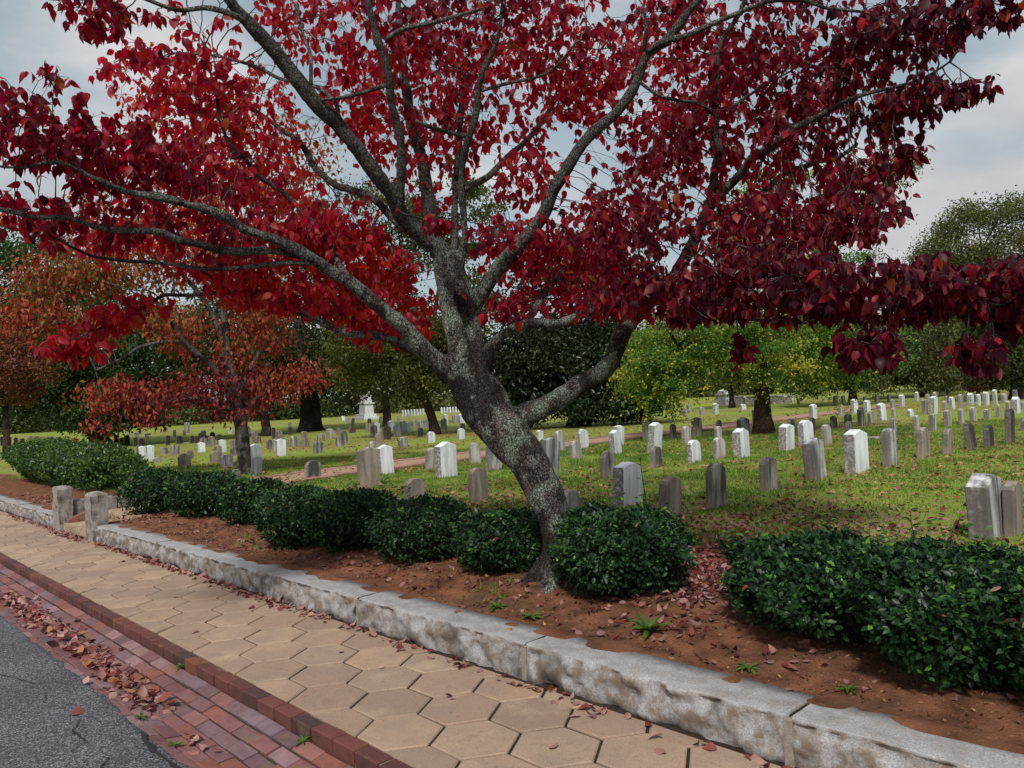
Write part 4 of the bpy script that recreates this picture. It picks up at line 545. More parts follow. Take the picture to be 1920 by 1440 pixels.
(-64.173, 47.767, -0.903, 0.209, 0.088, 0.66, 'peak', 'white', 'hill', 794.2, 0.035, -0.001, 79.4),
(-64.159, 48.14, -0.9, 0.21, 0.088, 0.662, 'peak', 'white', 'hill', 799.8, -0.01, -0.005, 79.7),
(-64.144, 48.515, -0.897, 0.211, 0.089, 0.664, 'peak', 'white', 'hill', 805.4, -0.005, 0.002, 79.9),
(-65.687, 51.309, -0.902, 0.22, 0.092, 0.632, 'peak', 'white', 'hill', 828.0, -0.034, -0.023, 82.9),
(-65.494, 51.552, -0.897, 0.22, 0.092, 0.632, 'peak', 'white', 'hill', 833.4, 0.01, 0.022, 83.0),
(-65.3, 51.794, -0.892, 0.22, 0.093, 0.633, 'peak', 'white', 'hill', 838.8, -0.02, 0.002, 83.0),
(-65.105, 52.035, -0.887, 0.221, 0.093, 0.633, 'peak', 'white', 'hill', 844.2, -0.012, -0.046, 83.0),
(-64.91, 52.277, -0.882, 0.221, 0.093, 0.633, 'peak', 'white', 'hill', 849.6, -0.006, -0.022, 83.0),
(-64.715, 52.518, -0.876, 0.221, 0.093, 0.633, 'peak', 'white', 'hill', 855.0, 0.017, -0.004, 83.1),
(-64.518, 52.759, -0.871, 0.222, 0.093, 0.633, 'peak', 'white', 'hill', 860.4, -0.001, -0.029, 83.1),
(-64.321, 53.0, -0.866, 0.222, 0.093, 0.633, 'peak', 'white', 'hill', 865.8, 0.003, -0.039, 83.1),
(-64.124, 53.24, -0.861, 0.222, 0.093, 0.634, 'peak', 'white', 'hill', 871.2, 0.004, 0.028, 83.1),
(-30.329, 10.734, -0.479, 0.307, 0.098, 0.38, 'round', 'stain', 'left_near', 327.9, -0.024, 0.017, 29.4),
(-21.337, 7.802, -0.245, 0.321, 0.103, 0.389, 'round', 'stain', 'left_near', 346.7, 0.028, -0.004, 20.8),
(-26.073, 9.682, -0.368, 0.296, 0.095, 0.266, 'round', 'tan', 'left_near', 354.6, 0.022, 0.002, 25.6),
(-30.353, 11.742, -0.479, 0.305, 0.128, 0.389, 'peak', 'white', 'left_near', 377.1, -0.01, -0.04, 30.1),
(-35.58, 13.883, -0.615, 0.312, 0.1, 0.429, 'round', 'stain', 'left_near', 381.7, -0.022, -0.03, 35.4),
(-34.483, 13.853, -0.587, 0.305, 0.098, 0.506, 'round', 'tan', 'left_near', 398.3, 0.048, 0.005, 34.5),
(-28.917, 11.988, -0.442, 0.289, 0.122, 0.472, 'peak', 'white', 'left_near', 416.9, -0.004, -0.027, 29.2),
(-26.736, 10.942, -0.385, 0.282, 0.09, 0.342, 'round', 'tan', 'left_near', 409.6, 0.034, -0.023, 26.9),
(-22.68, 9.208, -0.28, 0.339, 0.109, 0.321, 'round', 'tan', 'left_near', 405.4, 0.03, 0.022, 22.8),
(-19.611, 8.235, -0.2, 0.318, 0.102, 0.348, 'round', 'grey', 'left_near', 425.4, 0.001, -0.013, 19.9),
(-32.537, 13.977, -0.536, 0.22, 0.08, 0.314, 'round', 'tan', 'left_near', 437.5, -0.001, -0.027, 33.2),
(-25.67, 11.025, -0.357, 0.217, 0.08, 0.278, 'round', 'stain', 'left_near', 437.9, 0.013, 0.034, 26.2),
(-21.354, 9.816, -0.245, 0.308, 0.129, 0.5, 'peak', 'white', 'left_near', 479.2, 0.018, 0.021, 22.2),
(-15.932, 7.337, -0.104, 0.23, 0.08, 0.431, 'round', 'slate', 'left_near', 481.2, -0.014, 0.006, 16.6),
(-15.417, 6.656, -0.093, 0.2, 0.08, 0.227, 'round', 'stain', 'left_near', 442.7, -0.021, -0.009, 15.7),
(-34.555, 16.034, -0.588, 0.3, 0.096, 0.354, 'round', 'tan', 'left_near', 483.8, 0.015, 0.05, 36.1),
(-27.951, 13.426, -0.417, 0.213, 0.08, 0.364, 'round', 'stain', 'left_near', 505.4, 0.001, 0.001, 29.5),
(-25.693, 12.538, -0.358, 0.2, 0.08, 0.44, 'round', 'pale', 'left_near', 515.4, -0.038, 0.003, 27.3),
(-22.86, 11.353, -0.284, 0.312, 0.131, 0.534, 'peak', 'white', 'left_near', 526.7, -0.018, -0.028, 24.4),
(-28.061, 14.492, -0.42, 0.305, 0.097, 0.427, 'round', 'grey', 'left_near', 550.8, -0.03, 0.003, 30.3),
(-35.525, 18.932, -0.614, 0.325, 0.104, 0.403, 'round', 'tan', 'left_near', 570.4, -0.008, 0.014, 38.8),
(-26.927, 14.347, -0.39, 0.296, 0.095, 0.363, 'round', 'tan', 'left_near', 570.8, -0.005, -0.0, 29.4),
(-30.65, 17.146, -0.487, 0.325, 0.104, 0.373, 'round', 'stain', 'left_near', 602.1, 0.029, 0.016, 34.0),
(-22.265, 12.346, -0.269, 0.318, 0.102, 0.389, 'round', 'grey', 'left_near', 597.1, 0.015, 0.03, 24.6),
(-33.163, 19.035, -0.552, 0.339, 0.142, 0.501, 'peak', 'pale', 'left_near', 618.8, 0.004, -0.02, 37.1),
(-24.657, 14.492, -0.331, 0.2, 0.08, 0.392, 'round', 'stain', 'left_near', 635.0, -0.016, -0.031, 27.8),
(-35.447, 16.292, -0.612, 0.307, 0.098, 0.575, 'round', 'tan', 'left_back', 477.9, 0.007, -0.008, 36.9),
(-38.242, 18.924, -0.676, 0.363, 0.116, 0.47, 'round', 'tan', 'left_back', 523.3, 0.01, 0.017, 40.8),
(-35.666, 17.729, -0.617, 0.318, 0.102, 0.33, 'round', 'tan', 'left_back', 526.2, -0.016, 0.004, 38.1),
(-35.369, 20.825, -0.61, 0.203, 0.08, 0.462, 'round', 'tan', 'left_back', 635.4, 0.025, 0.002, 40.0),
(-42.398, 15.268, -0.756, 0.364, 0.116, 0.414, 'round', 'black', 'left_back', 336.7, 0.019, -0.004, 41.3),
(-41.702, 15.665, -0.744, 0.226, 0.08, 0.412, 'round', 'black', 'left_back', 360.0, -0.019, -0.005, 41.1),
(-41.461, 15.82, -0.739, 0.203, 0.08, 0.378, 'round', 'black', 'left_back', 368.8, -0.038, 0.014, 41.0),
(-41.681, 16.381, -0.74, 0.206, 0.08, 0.383, 'round', 'black', 'left_back', 385.4, -0.01, 0.027, 41.5),
(-37.522, 15.396, -0.666, 0.2, 0.08, 0.502, 'round', 'black', 'left_back', 410.4, -0.025, 0.003, 37.8),
(-45.149, 18.168, -0.784, 0.275, 0.088, 0.418, 'round', 'black', 'left_back', 398.8, 0.007, -0.004, 45.3),
(-38.736, 18.864, -0.684, 0.2, 0.08, 0.617, 'round', 'dark', 'left_back', 513.3, 0.008, -0.015, 41.1),
(-41.853, 21.401, -0.718, 0.226, 0.08, 0.479, 'round', 'dark', 'left_back', 543.8, -0.022, -0.028, 45.1),
(-53.872, 27.567, -0.868, 0.227, 0.08, 0.469, 'round', 'pale', 'left_back', 543.8, -0.011, -0.016, 58.1),
(-53.075, 18.814, -0.898, 0.2, 0.08, 0.505, 'round', 'pale', 'left_back', 327.7, 0.005, -0.007, 51.5),
(-53.419, 19.583, -0.9, 0.2, 0.08, 0.452, 'round', 'pale', 'left_back', 346.0, -0.013, -0.015, 52.3),
(-46.632, 18.0, -0.807, 0.204, 0.08, 0.374, 'round', 'pale', 'left_back', 375.0, -0.038, -0.007, 46.2),
(-50.676, 19.813, -0.859, 0.306, 0.098, 0.407, 'round', 'pale', 'left_back', 382.1, 0.008, -0.027, 50.4),
(-49.363, 22.28, -0.828, 0.245, 0.103, 0.413, 'peak', 'white', 'left_back', 466.2, -0.005, 0.014, 51.2),
(-52.08, 22.154, -0.869, 0.283, 0.119, 0.367, 'peak', 'white', 'left_back', 430.8, -0.014, 0.004, 53.0),
(-61.302, 22.663, -1.004, 0.417, 0.175, 0.832, 'peak', 'grey', 'left_back', 350.4, -0.009, 0.05, 60.1),
(-27.225, 8.591, -0.398, 0.233, 0.098, 0.509, 'peak', 'white', 'left_near', 267.9, 0.028, 0.024, 25.7),
(-27.22, 8.818, -0.398, 0.24, 0.101, 0.512, 'peak', 'white', 'left_near', 281.4, -0.014, 0.013, 25.8),
(-33.165, 10.338, -0.552, 0.223, 0.08, 0.367, 'round', 'stain', 'left_near', 261.2, -0.003, 0.007, 31.2),
(-25.751, 8.574, -0.36, 0.298, 0.095, 0.16, 'round', 'pale', 'left_near', 295.8, -0.012, 0.003, 24.6),
(-31.561, 10.762, -0.511, 0.25, 0.08, 0.269, 'round', 'stain', 'left_near', 307.9, -0.016, 0.006, 30.3),
(-60.987, 10.415, -1.037, 0.229, 0.08, 0.624, 'round', 'black', 'left_dark', 5.0, 0.036, -0.028, 51.5),
(-63.056, 11.162, -1.065, 0.238, 0.08, 0.525, 'round', 'black', 'left_dark', 17.5, -0.027, 0.01, 53.5),
(-52.612, 9.658, -0.92, 0.2, 0.08, 0.684, 'round', 'black', 'left_dark', 30.8, 0.016, -0.008, 44.9),
(-53.353, 10.123, -0.93, 0.228, 0.08, 0.591, 'round', 'black', 'left_dark', 42.9, 0.012, 0.009, 45.7),
(-49.137, 8.544, -0.873, 0.277, 0.089, 0.408, 'round', 'black', 'left_dark', 11.7, 0.011, 0.028, 41.6),
(-59.69, 11.766, -1.016, 0.257, 0.082, 0.564, 'round', 'tan', 'left_dark', 57.1, -0.013, 0.013, 51.5),
(-58.644, 11.953, -1.001, 0.225, 0.08, 0.557, 'round', 'tan', 'left_dark', 70.0, 0.004, -0.014, 50.8),
(-57.655, 12.129, -0.986, 0.222, 0.08, 0.551, 'round', 'tan', 'left_dark', 82.5, 0.01, -0.026, 50.2),
(-56.593, 12.318, -0.97, 0.247, 0.08, 0.544, 'round', 'tan', 'left_dark', 96.2, -0.03, 0.022, 49.6),
(-50.957, 10.759, -0.894, 0.246, 0.08, 0.436, 'round', 'black', 'left_dark', 84.2, -0.022, 0.034, 44.4),
(-49.939, 10.975, -0.879, 0.267, 0.085, 0.455, 'round', 'black', 'left_dark', 100.4, 0.021, -0.011, 43.8),
(-55.557, 12.502, -0.955, 0.216, 0.08, 0.452, 'round', 'black', 'left_dark', 110.0, -0.018, -0.045, 49.0),
(-51.816, 12.507, -0.902, 0.408, 0.131, 0.427, 'round', 'black', 'left_dark', 140.0, -0.002, -0.033, 46.2),
(-45.752, 12.722, -0.814, 0.254, 0.081, 0.412, 'round', 'black', 'left_dark', 204.6, 0.032, -0.034, 42.0),
(-47.519, 13.6, -0.836, 0.242, 0.08, 0.582, 'round', 'black', 'left_dark', 218.3, 0.001, -0.056, 43.9),
(-46.943, 13.703, -0.828, 0.216, 0.08, 0.427, 'round', 'black', 'left_dark', 227.9, -0.007, 0.027, 43.5),
(-46.331, 13.813, -0.818, 0.285, 0.091, 0.548, 'round', 'black', 'left_dark', 238.3, -0.009, -0.017, 43.1),
(-43.076, 13.242, -0.773, 0.2, 0.08, 0.489, 'round', 'black', 'left_dark', 253.8, -0.01, 0.008, 40.4),
(-43.032, 13.538, -0.772, 0.335, 0.107, 0.421, 'round', 'black', 'left_dark', 265.4, 0.018, -0.005, 40.6),
(-42.12, 14.553, -0.754, 0.232, 0.08, 0.492, 'round', 'black', 'left_dark', 314.3, -0.042, 0.006, 40.6),
(-68.071, 21.326, -1.108, 0.212, 0.08, 0.518, 'round', 'black', 'left_dark', 262.5, 0.02, 0.047, 64.1),
(-58.203, 17.485, -0.978, 0.2, 0.084, 0.376, 'peak', 'white', 'left_dark', 241.7, 0.003, 0.003, 54.3),
(-56.934, 17.623, -0.959, 0.229, 0.096, 0.432, 'peak', 'white', 'left_dark', 256.7, -0.011, 0.015, 53.5),
(-54.438, 17.494, -0.923, 0.2, 0.084, 0.387, 'peak', 'white', 'left_dark', 275.8, 0.036, -0.021, 51.6),
(-68.061, 23.435, -1.1, 0.217, 0.08, 0.454, 'round', 'stain', 'left_dark', 311.7, 0.002, -0.021, 65.6),
(-65.037, 18.587, -1.073, 0.226, 0.095, 0.208, 'peak', 'white', 'left_dark', 217.1, -0.014, -0.004, 60.0)]
NEAR_LABELS = ['large grey peaked headstone with a lichen-dark side at the right edge', 'tan round-topped headstone tucked behind the large grey one at right edge', 'tall grey streaked peaked headstone with dark left side, first peaked one in the right row', 'tall white peaked headstone, second peaked one in the right-hand row', 'grey peaked headstone, third peaked one in the right-hand row', 'tan round-topped headstone just right of the third peaked grey one', 'small tan round-topped headstone left of two dark narrow ones', 'dark narrow headstone, left one of the dark pair at right', 'dark narrow headstone, right one of the dark pair at right', 'tall dark narrow headstone near the right edge', 'stained grey round-topped headstone left of the tall grey peaked one', 'stained round-topped headstone with tan foot, right of the tan one behind the round bush', "tan round-topped headstone just behind the round bush's right side", 'big white peaked headstone behind the round bush, by the sapling', "small pale headstone peeping out right of the leaning trunk's foot", 'grey stained round-topped headstone just behind the big white peaked one', "tall grey peaked headstone half hidden by the leaning trunk's right side", 'brown tan round-topped headstone left of the leaning trunk, above the bushes', 'low broad tan round-topped headstone rising behind the bushes left of centre', 'large tan peaked headstone with a white one at its shoulder', 'white peaked headstone at the shoulder of the large tan one', 'pale round-topped headstone partly behind the bright white peaked one', 'bright white peaked headstone with a dark left side, left of the leaning trunk', 'pale round-topped headstone between the white peaked one and the leaning trunk', "grey peaked headstone touching the leaning trunk's left side", 'stained grey round-topped headstone behind the bushes near the orange dogwood', 'grey stained round-topped headstone in front of the leaning white one', 'tall white peaked headstone leaning slightly, behind a grey stained one', 'white round-topped headstone in the open lawn right of the leaning white one', 'pale round-topped headstone left of the wide white peaked one', 'wide white peaked headstone left of the elm trunk', 'white peaked headstone just right of the elm trunk, left of its white neighbour', 'white round-topped headstone, second one right of the elm trunk', 'pale round-topped headstone behind the first peaked one of the right row', 'short pale round-topped headstone just right of the leaning trunk', 'white streaked peaked headstone in the lawn midway between trunk and elm']

# ------------------------------------------------------------------ ground, street, walk
def grid_mesh(name, xs, ys, zf, mat, attr=None, drop=None):
    X, Y = np.meshgrid(xs, ys, indexing='ij'); Z = zf(X, Y); nx, ny = len(xs), len(ys)
    V = np.stack([X, Y, Z], -1).reshape(-1, 3)
    i = np.arange(nx - 1)[:, None] * ny + np.arange(ny - 1)[None, :]
    Q = np.stack([i, i + ny, i + ny + 1, i + 1], -1).reshape(-1, 4)
    if drop is not None:
        c = V[Q].mean(1); Q = Q[~drop(c)]
    at = {k: f(V[:, 0], V[:, 1]) for k, f in (attr or {}).items()}
    return mesh_np(name, V, [Q], mat, True, at)

def vnoise(X, Y, sc, seed=0.0):
    """cheap smooth value noise, vectorised"""
    r = np.random.default_rng(int(seed * 1000) + 5); T = r.random((64, 64))
    x = X * sc; y = Y * sc; xi = np.floor(x).astype(int); yi = np.floor(y).astype(int); fx = x - xi; fy = y - yi
    fx = fx * fx * (3 - 2 * fx); fy = fy * fy * (3 - 2 * fy)
    g = lambda a, b: T[a % 64, b % 64]
    return (g(xi, yi) * (1 - fx) + g(xi + 1, yi) * fx) * (1 - fy) + (g(xi, yi + 1) * (1 - fx) + g(xi + 1, yi + 1) * fx) * fy - .5

def soil_f(x, y):
    x = np.asarray(x); y = np.asarray(y)
    edge = 4.75 + .5 * vnoise(x, y, .9, .2) + .25 * vnoise(x, y, 3.1, .3) + .9 * np.exp(-((x + 3.3) / 2.2) ** 2)
    return np.clip(.5 + (edge - y) * 1.1, 0, 1)

gp_ = grid_mesh('ground', np.linspace(-900, 600, 7), np.linspace(-700, 3.0, 5), lambda X, Y: S * X - .35, M['lawn'], {'soil': lambda x, y: np.zeros_like(x)})
tag(obj('ground', gp_), kind='structure')

GATE_X0, GATE_X1 = -13.46, -12.02
def bed_z(X, Y):
    fade = sm(3.33, 3.6, Y) * (1 - sm(4.9, 5.2, Y))
    lap = (1 - sm(3.33, 3.5, Y)) * (.012 + .045 * vnoise(X, Y, 1.7, .45) + .03 * vnoise(X, Y, 7, .46)) - .05 * (1 - sm(3.12, 3.27, Y))
    b = ground_z(X, Y) + lap + fade * (.035 * vnoise(X, Y, 2.3, .5) + .026 * vnoise(X, Y, 7, .6) + .022 * vnoise(X, Y, 17, .7))
    for (cx, cy, a, s) in ((-3.95, 4.05, .05, .35), (-10.85, 3.9, .03, .3)): b = b + a * np.exp(-((X - cx) ** 2 + (Y - cy) ** 2) / s ** 2)
    return b
bxs = np.concatenate([np.linspace(-70, -20, 40), np.arange(-19.9, 1.5, .05), np.linspace(1.6, 40, 30)])
gate_hole = lambda c: (c[:, 0] > GATE_X0 - .02) & (c[:, 0] < GATE_X1 + .02) & (c[:, 1] < 4.25)
tag(obj('garden_bed', grid_mesh('garden_bed', bxs, np.concatenate([np.arange(3.12, 3.4, .02), np.linspace(3.4, 5.2, 37)]), bed_z, M['lawn'], {'soil': soil_f}, gate_hole)), kind='structure')
lxs = np.concatenate([-np.geomspace(500, 20, 60), np.linspace(-19.5, 3, 120), np.geomspace(3.5, 400, 40)])
lys = np.concatenate([[5.2], np.linspace(5.3, 14, 70), np.geomspace(14.3, 650, 70)])
def lawn_z(X, Y):
    return ground_z(X, Y) + sm(5.2, 6, Y) * (.03 * vnoise(X, Y, .7, .8) + .05 * vnoise(X, Y, .12, .9))
tag(obj('lawn', grid_mesh('lawn', lxs, lys, lawn_z, M['lawn'], {'soil': soil_f})), kind='structure')

# road: a slab of asphalt with a broken edge lying on the gutter bricks
rx = np.arange(-30, 8, .06)
edge = 1.385 + .03 * vnoise(rx, rx * 0, 1.7, .11) + .025 * vnoise(rx, rx * 0, 6, .12) + .015 * vnoise(rx, rx * 0, 15, .13)
V = []; rows = [(-9.0, None, -.06), (-3.0, None, -.04), (.2, None, -.075), (1.05, None, -.085), ('e', -.05, -.088), ('e', -.012, -.092), ('e', 0.0, -.104), ('e', .004, -.135)]
for k, (yy, dy, zz) in enumerate(rows):
    y = np.full_like(rx, yy) if yy != 'e' else edge + dy
    V.append(np.stack([rx, y, S * rx + zz + (.006 * vnoise(rx, y, 3, .14) if k < 5 else 0)], -1))
V = np.concatenate(V); n = len(rx); q = np.arange(n - 1)
Q = np.concatenate([np.stack([k * n + q, k * n + q + 1, (k + 1) * n + q + 1, (k + 1) * n + q], -1) for k in range(len(rows) - 1)])
road = obj('road', mesh_np('road', V, [Q], M['asphalt'], True)); tag(road, kind='structure')
def crack(pts, w):
    mb = MB(); P = []
    for a, b_ in zip(pts[:-1], pts[1:]):
        for t in np.linspace(0, 1, 7)[:-1]: P.append((a[0] + (b_[0] - a[0]) * t + random.uniform(-.008, .008), a[1] + (b_[1] - a[1]) * t + random.uniform(-.008, .008)))
    P.append(pts[-1]); vs = []; 
    for i, (x, y) in enumerate(P):
        ww = w * random.uniform(.4, 1.2) * (1 - .8 * abs(i / (len(P) - 1) - .4)); z = S * x + np.interp(y, [.2, 1.05, 1.4], [-.0675, -.0785, -.082])
        vs += [(x, y - ww, z), (x, y + ww, z)]
    mb.add(vs, [(2 * i, 2 * i + 2, 2 * i + 3, 2 * i + 1) for i in range(len(P) - 1)]); return mb.mesh('crack', M['tar'])
for pts, w in (([(-4.95, 1.18), (-4.8, 1.1), (-4.62, 1.12), (-4.5, 1.02)], .007), ([(-4.28, 1.14), (-4.2, 1.08), (-4.02, 1.1), (-3.9, 1.02), (-3.75, 1.03)], .009), ([(-6.4, 1.0), (-5.9, 1.15), (-5.75, 1.34)], .005), ([(-5.6, 1.14), (-5.45, 1.1)], .006), ([(-4.5, 1.36), (-4.2, 1.32), (-3.8, 1.335)], .016)):
    obj('crack', crack(pts, w), road)

# gutter of bricks
gys = np.array([1.3, 1.36, 1.42, 1.5, 1.56, 1.62, 1.7, 1.78, 1.86, 1.9, 1.93]); gxs = np.linspace(-30, 8, 60)
gut = obj('gutter', grid_mesh('gutter', gxs, gys, lambda X, Y: S * X + gutter_z(Y) - .022, M['gutter_bed'])); tag(gut, kind='structure')
def brick_mesh(name, L, W, H, mat, seed, b=.005):
    r = random.Random(seed); j = lambda: r.uniform(-.0022, .0022); mb = MB(); ring = []
    for (ix, z) in ((0, -H), (0, -b), (b, 0)):
        ring.append([(sx * (L / 2 - ix) + j(), sy * (W / 2 - ix) + j(), z + (j() if z > -b / 2 else 0)) for sx, sy in ((-1, -1), (1, -1), (1, 1), (-1, 1))])
    vs = sum(ring, []); fs = [(8, 9, 10, 11)]
    for k in range(2):
        for i in range(4): fs.append((k * 4 + i, k * 4 + (i + 1) % 4, k * 4 + 4 + (i + 1) % 4, k * 4 + 4 + i))
    mb.add(vs, fs); return mb.mesh(name, mat)
GB = [brick_mesh('brick', .196, .083, .05, M['brick'], i) for i in range(6)]
KB = [brick_mesh('brick', .19, .088, .09, M['kerb_brick'], 20 + i, .006) for i in range(5)]
KH = [brick_mesh('brick', .068, .088, .09, M['kerb_brick'], 40 + i, .006) for i in range(2)]
TILT = math.atan(S)
def put(name, me, parent, x, y, z, rx_=0, rz=0, ry=0.0):
    o = bpy.data.objects.new(name, me); link(o, parent); o.location = (x, y, z); o.rotation_euler = (rx_, -TILT + ry, rz); return o
def join_placed(name, items, mat, parent):
    """many placed copies as one part"""
    Vs = []; Fs = []; n = 0
    for me, x, y, z, rx_, rz in items:
        Rm = (Matrix.Rotation(rz, 3, 'Z') @ Matrix.Rotation(-TILT, 3, 'Y') @ Matrix.Rotation(rx_, 3, 'X'))
        for p in me.vertices: Vs.append(Rm @ p.co + Vector((x, y, z)))
        for p in me.polygons: Fs.append([i + n for i in p.vertices])
        n += len(me.vertices)
    m2 = bpy.data.meshes.new(name); m2.from_pydata(Vs, [], Fs); m2.materials.append(mat); m2.update()
    return tag(obj(name, m2, parent), kind='stuff')
rest = []
rows_y = [1.845, 1.752, 1.66, 1.571, 1.482, 1.395]
for r_i, y0 in enumerate(rows_y):
    slope = (gutter_z(y0 + .04) - gutter_z(y0 - .04)) / .08
    off = .1 * (r_i % 2) + .03 * r_i
    for k in range(-75, 25):
        x = -5 + k * .209 + off; 
        if not -20 < x < 2: continue
        y = y0 + random.uniform(-.003, .003); z = S * x + gutter_z(y0) + random.uniform(-.004, .004)
        a = (x, y, z, math.atan(slope) + random.gauss(0, .015), random.gauss(0, .012))
        me = random.choice(GB)
        if -11.9 < x < -2.6: put('brick', me, gut, *a)
        else: rest.append((me,) + a)
join_placed('outlying_bricks', rest, M['brick'], gut)
# brick kerb
kb = obj('brick_kerb', grid_mesh('brick_kerb', gxs, np.array([1.908, 1.910, 1.94, 1.985]), lambda X, Y: S * X - .008 - .09 * (Y < 1.909), M['mortar'])); tag(kb, kind='structure')
x = -20.0; rest = []
while x < 2:
    hd = random.random() < .14; L = .068 if hd else .19
    me = random.choice(KH if hd else KB); a = (x + L / 2, 1.942 + random.uniform(-.004, .004), S * (x + L / 2) + random.uniform(-.003, .004), random.gauss(0, .012), random.gauss(0, .012))
    if -13 < x < -2.2: put('brick', me, kb, *a)
    else: rest.append((me,) + a)
    x += L + .014
join_placed('outlying_bricks', rest, M['kerb_brick'], kb)

# hexagonal walk
walk = obj('sidewalk', grid_mesh('sidewalk', gxs, np.array([1.984, 2.3, 2.7, 2.95, 3.02, 3.1, 3.2]), lambda X, Y: S * X - .013 + .012 * sm(2.96, 3.06, Y), M['joint'])); tag(walk, kind='structure')
def clip_poly(poly, y0, y1):
    def half(P, s, lim):
        out = []
        for i in range(len(P)):
            a, b_ = P[i], P[(i + 1) % len(P)]; ia = s * a[1] <= s * lim; ib = s * b_[1] <= s * lim
            if ia: out.append(a)
            if ia != ib: t = (lim - a[1]) / (b_[1] - a[1]); out.append((a[0] + (b_[0] - a[0]) * t, lim))
        return out
    return half(half(poly, 1, y1), -1, y0)
def paver_mesh(poly, r):
    n = len(poly); cx = sum(p[0] for p in poly) / n; cy = sum(p[1] for p in poly) / n
    def inset(d): 
        o = []
        for x, y in poly:
            L = math.hypot(x - cx, y - cy); o.append((cx + (x - cx) * (1 - d / L), cy + (y - cy) * (1 - d / L)))
        return o
    g = .0085; vs = [(x, y, -.05) for x, y in inset(g)] + [(x, y, -.007) for x, y in inset(g)] + [(x, y, -.001) for x, y in inset(g + .007)]
    fs = [tuple(range(2 * n, 3 * n))] + [(k * n + i, k * n + (i + 1) % n, (k + 1) * n + (i + 1) % n, (k + 1) * n + i) for k in range(2) for i in range(n)]
    mb = MB(); mb.add(vs, fs); return mb.mesh('paver', M['paver'])
HX = .2347; DX = .352; HY = .19
hexa = [(-HX, 0), (-HX / 2, -HY), (HX / 2, -HY), (HX, 0), (HX / 2, HY), (-HX / 2, HY)]
full = paver_mesh(hexa, 0); cache = {}; rest = []
for k in range(-52, 16):
    cx = -2.854 + DX * k; par = k % 2
    for j in range(-2, 4):
        cy = 2.362 + .38 * j + (.19 if par else 0)
        lo, hi = 1.99 - cy, 3.03 - cy
        if hi < -HY + .05 or lo > HY - .05: continue
        if lo < -HY and hi > HY: me = full
        else:
            key = (round(lo, 3), round(hi, 3))
            if key not in cache: cache[key] = paver_mesh(clip_poly(hexa, lo, hi), 0)
            me = cache[key]
        a = (cx, cy, S * cx + random.uniform(-.002, .002), random.gauss(0, .008), random.gauss(0, .006))
        if -17.5 < cx < -.9: o = put('paver', me, walk, *a, random.gauss(0, .005))
        else: rest.append((me,) + a)
join_placed('outlying_pavers', rest, M['paver'], walk)

# ------------------------------------------------------------------ low granite wall, stone by stone
def rock_block(name, x0, x1, y0, y1, z0, z1, seed, mat, rough=.05, step=.02):
    """rock-faced kerb stone: pitched front, sawn top"""
    L = x1 - x0; nx = max(6, int(L / step)); o = Vector((seed * 7.3, seed * 3.1, seed))
    prof = [(0, 0), (0, .14), (0, .28), (0, .42), (0, .56), (0, .7), (0, .82), (0, .92), (0, 1.0), (.06, 1.0), (.25, 1.0), (.6, 1.0), (1.0, 1.0), (1.0, .5)]
    V = []
    for i in range(nx + 1):
        x = x0 + L * i / nx
        for (a, c) in prof:
            y = y0 + (y1 - y0) * a; z = z0 + (z1 - z0) * c; p = Vector((x * 5, y * 5, z * 9)) + o
            if a == 0:
                d = mnoise.fractal(p, 1.0, 2.0, 4); cell = mnoise.noise(Vector((x * 9, z * 14, seed))) 
                bulge = .45 - (c - .45) ** 2 * 1.6
                rg = 1 - abs(mnoise.noise(Vector((x * 6.5 + seed, z * 11, 3.3 * seed)))) * 2.2; fc = mnoise.cell(Vector((x * 11 + .6 * d + seed, z * 17 + .5 * d, seed))) - .5
                y += -rough * (bulge * .9 + .55 * d + .35 * cell + .35 * rg + .22 * fc) + .022 + (.03 * max(0, .3 - c))
                if c == 1.0: z -= .022 * abs(mnoise.noise(p * 1.3)); y = y0 + .006 + .020 * mnoise.noise(p * 1.1)
            elif a <= .25: z += .004 * mnoise.noise(p * 2)
            end = min(i, nx - i)
            if end == 0: y += .012 if a < .5 else 0; 
            V.append((x + (.006 * mnoise.noise(p) if end == 0 else 0), y, z + S * x))
    m = len(prof); F = []
    for i in range(nx):
        for k in range(m - 1): F.append((i * m + k, (i + 1) * m + k, (i + 1) * m + k + 1, i * m + k + 1))
    F.append(tuple(range(m - 1, -1, -1))); F.append(tuple(nx * m + k for k in range(m)))
    me = bpy.data.meshes.new(name); me.from_pydata(V, [], F); me.materials.append(mat); me.polygons.foreach_set('use_smooth', [True] * len(me.polygons)); me.update()
    return me
def wall(label, joints):
    x_mid = joints[0]
    w = empty('kerb_wall', (x_mid, 3.19, S * x_mid), label, 'wall')
    for i, (a, c) in enumerate(zip(joints[:-1], joints[1:])):
        o = obj('stone', rock_block('stone', a + .006, c - .006, 3.05 + random.uniform(-.006, .006), 3.335, -.03, .2 + random.uniform(-.006, .006), i + abs(a), M['granite']), w)
    mb = MB()
    for a in joints[1:-1]: mb.box(a - .02, a + .02, 3.046, 3.33, S * a - .02, S * a + .192)
    obj('mortar', mb.mesh('mortar', M['mortar']), w); return w
wall('long low wall of rough grey granite blocks along the hexagon walk', [-11.71, -9.35, -6.63, -5.015, -3.22, -1.61, .25, 2.1])
wall('short low granite wall beyond the left gate pillar, below the light green hedge', [-24.0, -22.1, -20.3, -18.4, -16.7, -15.2, -13.84])

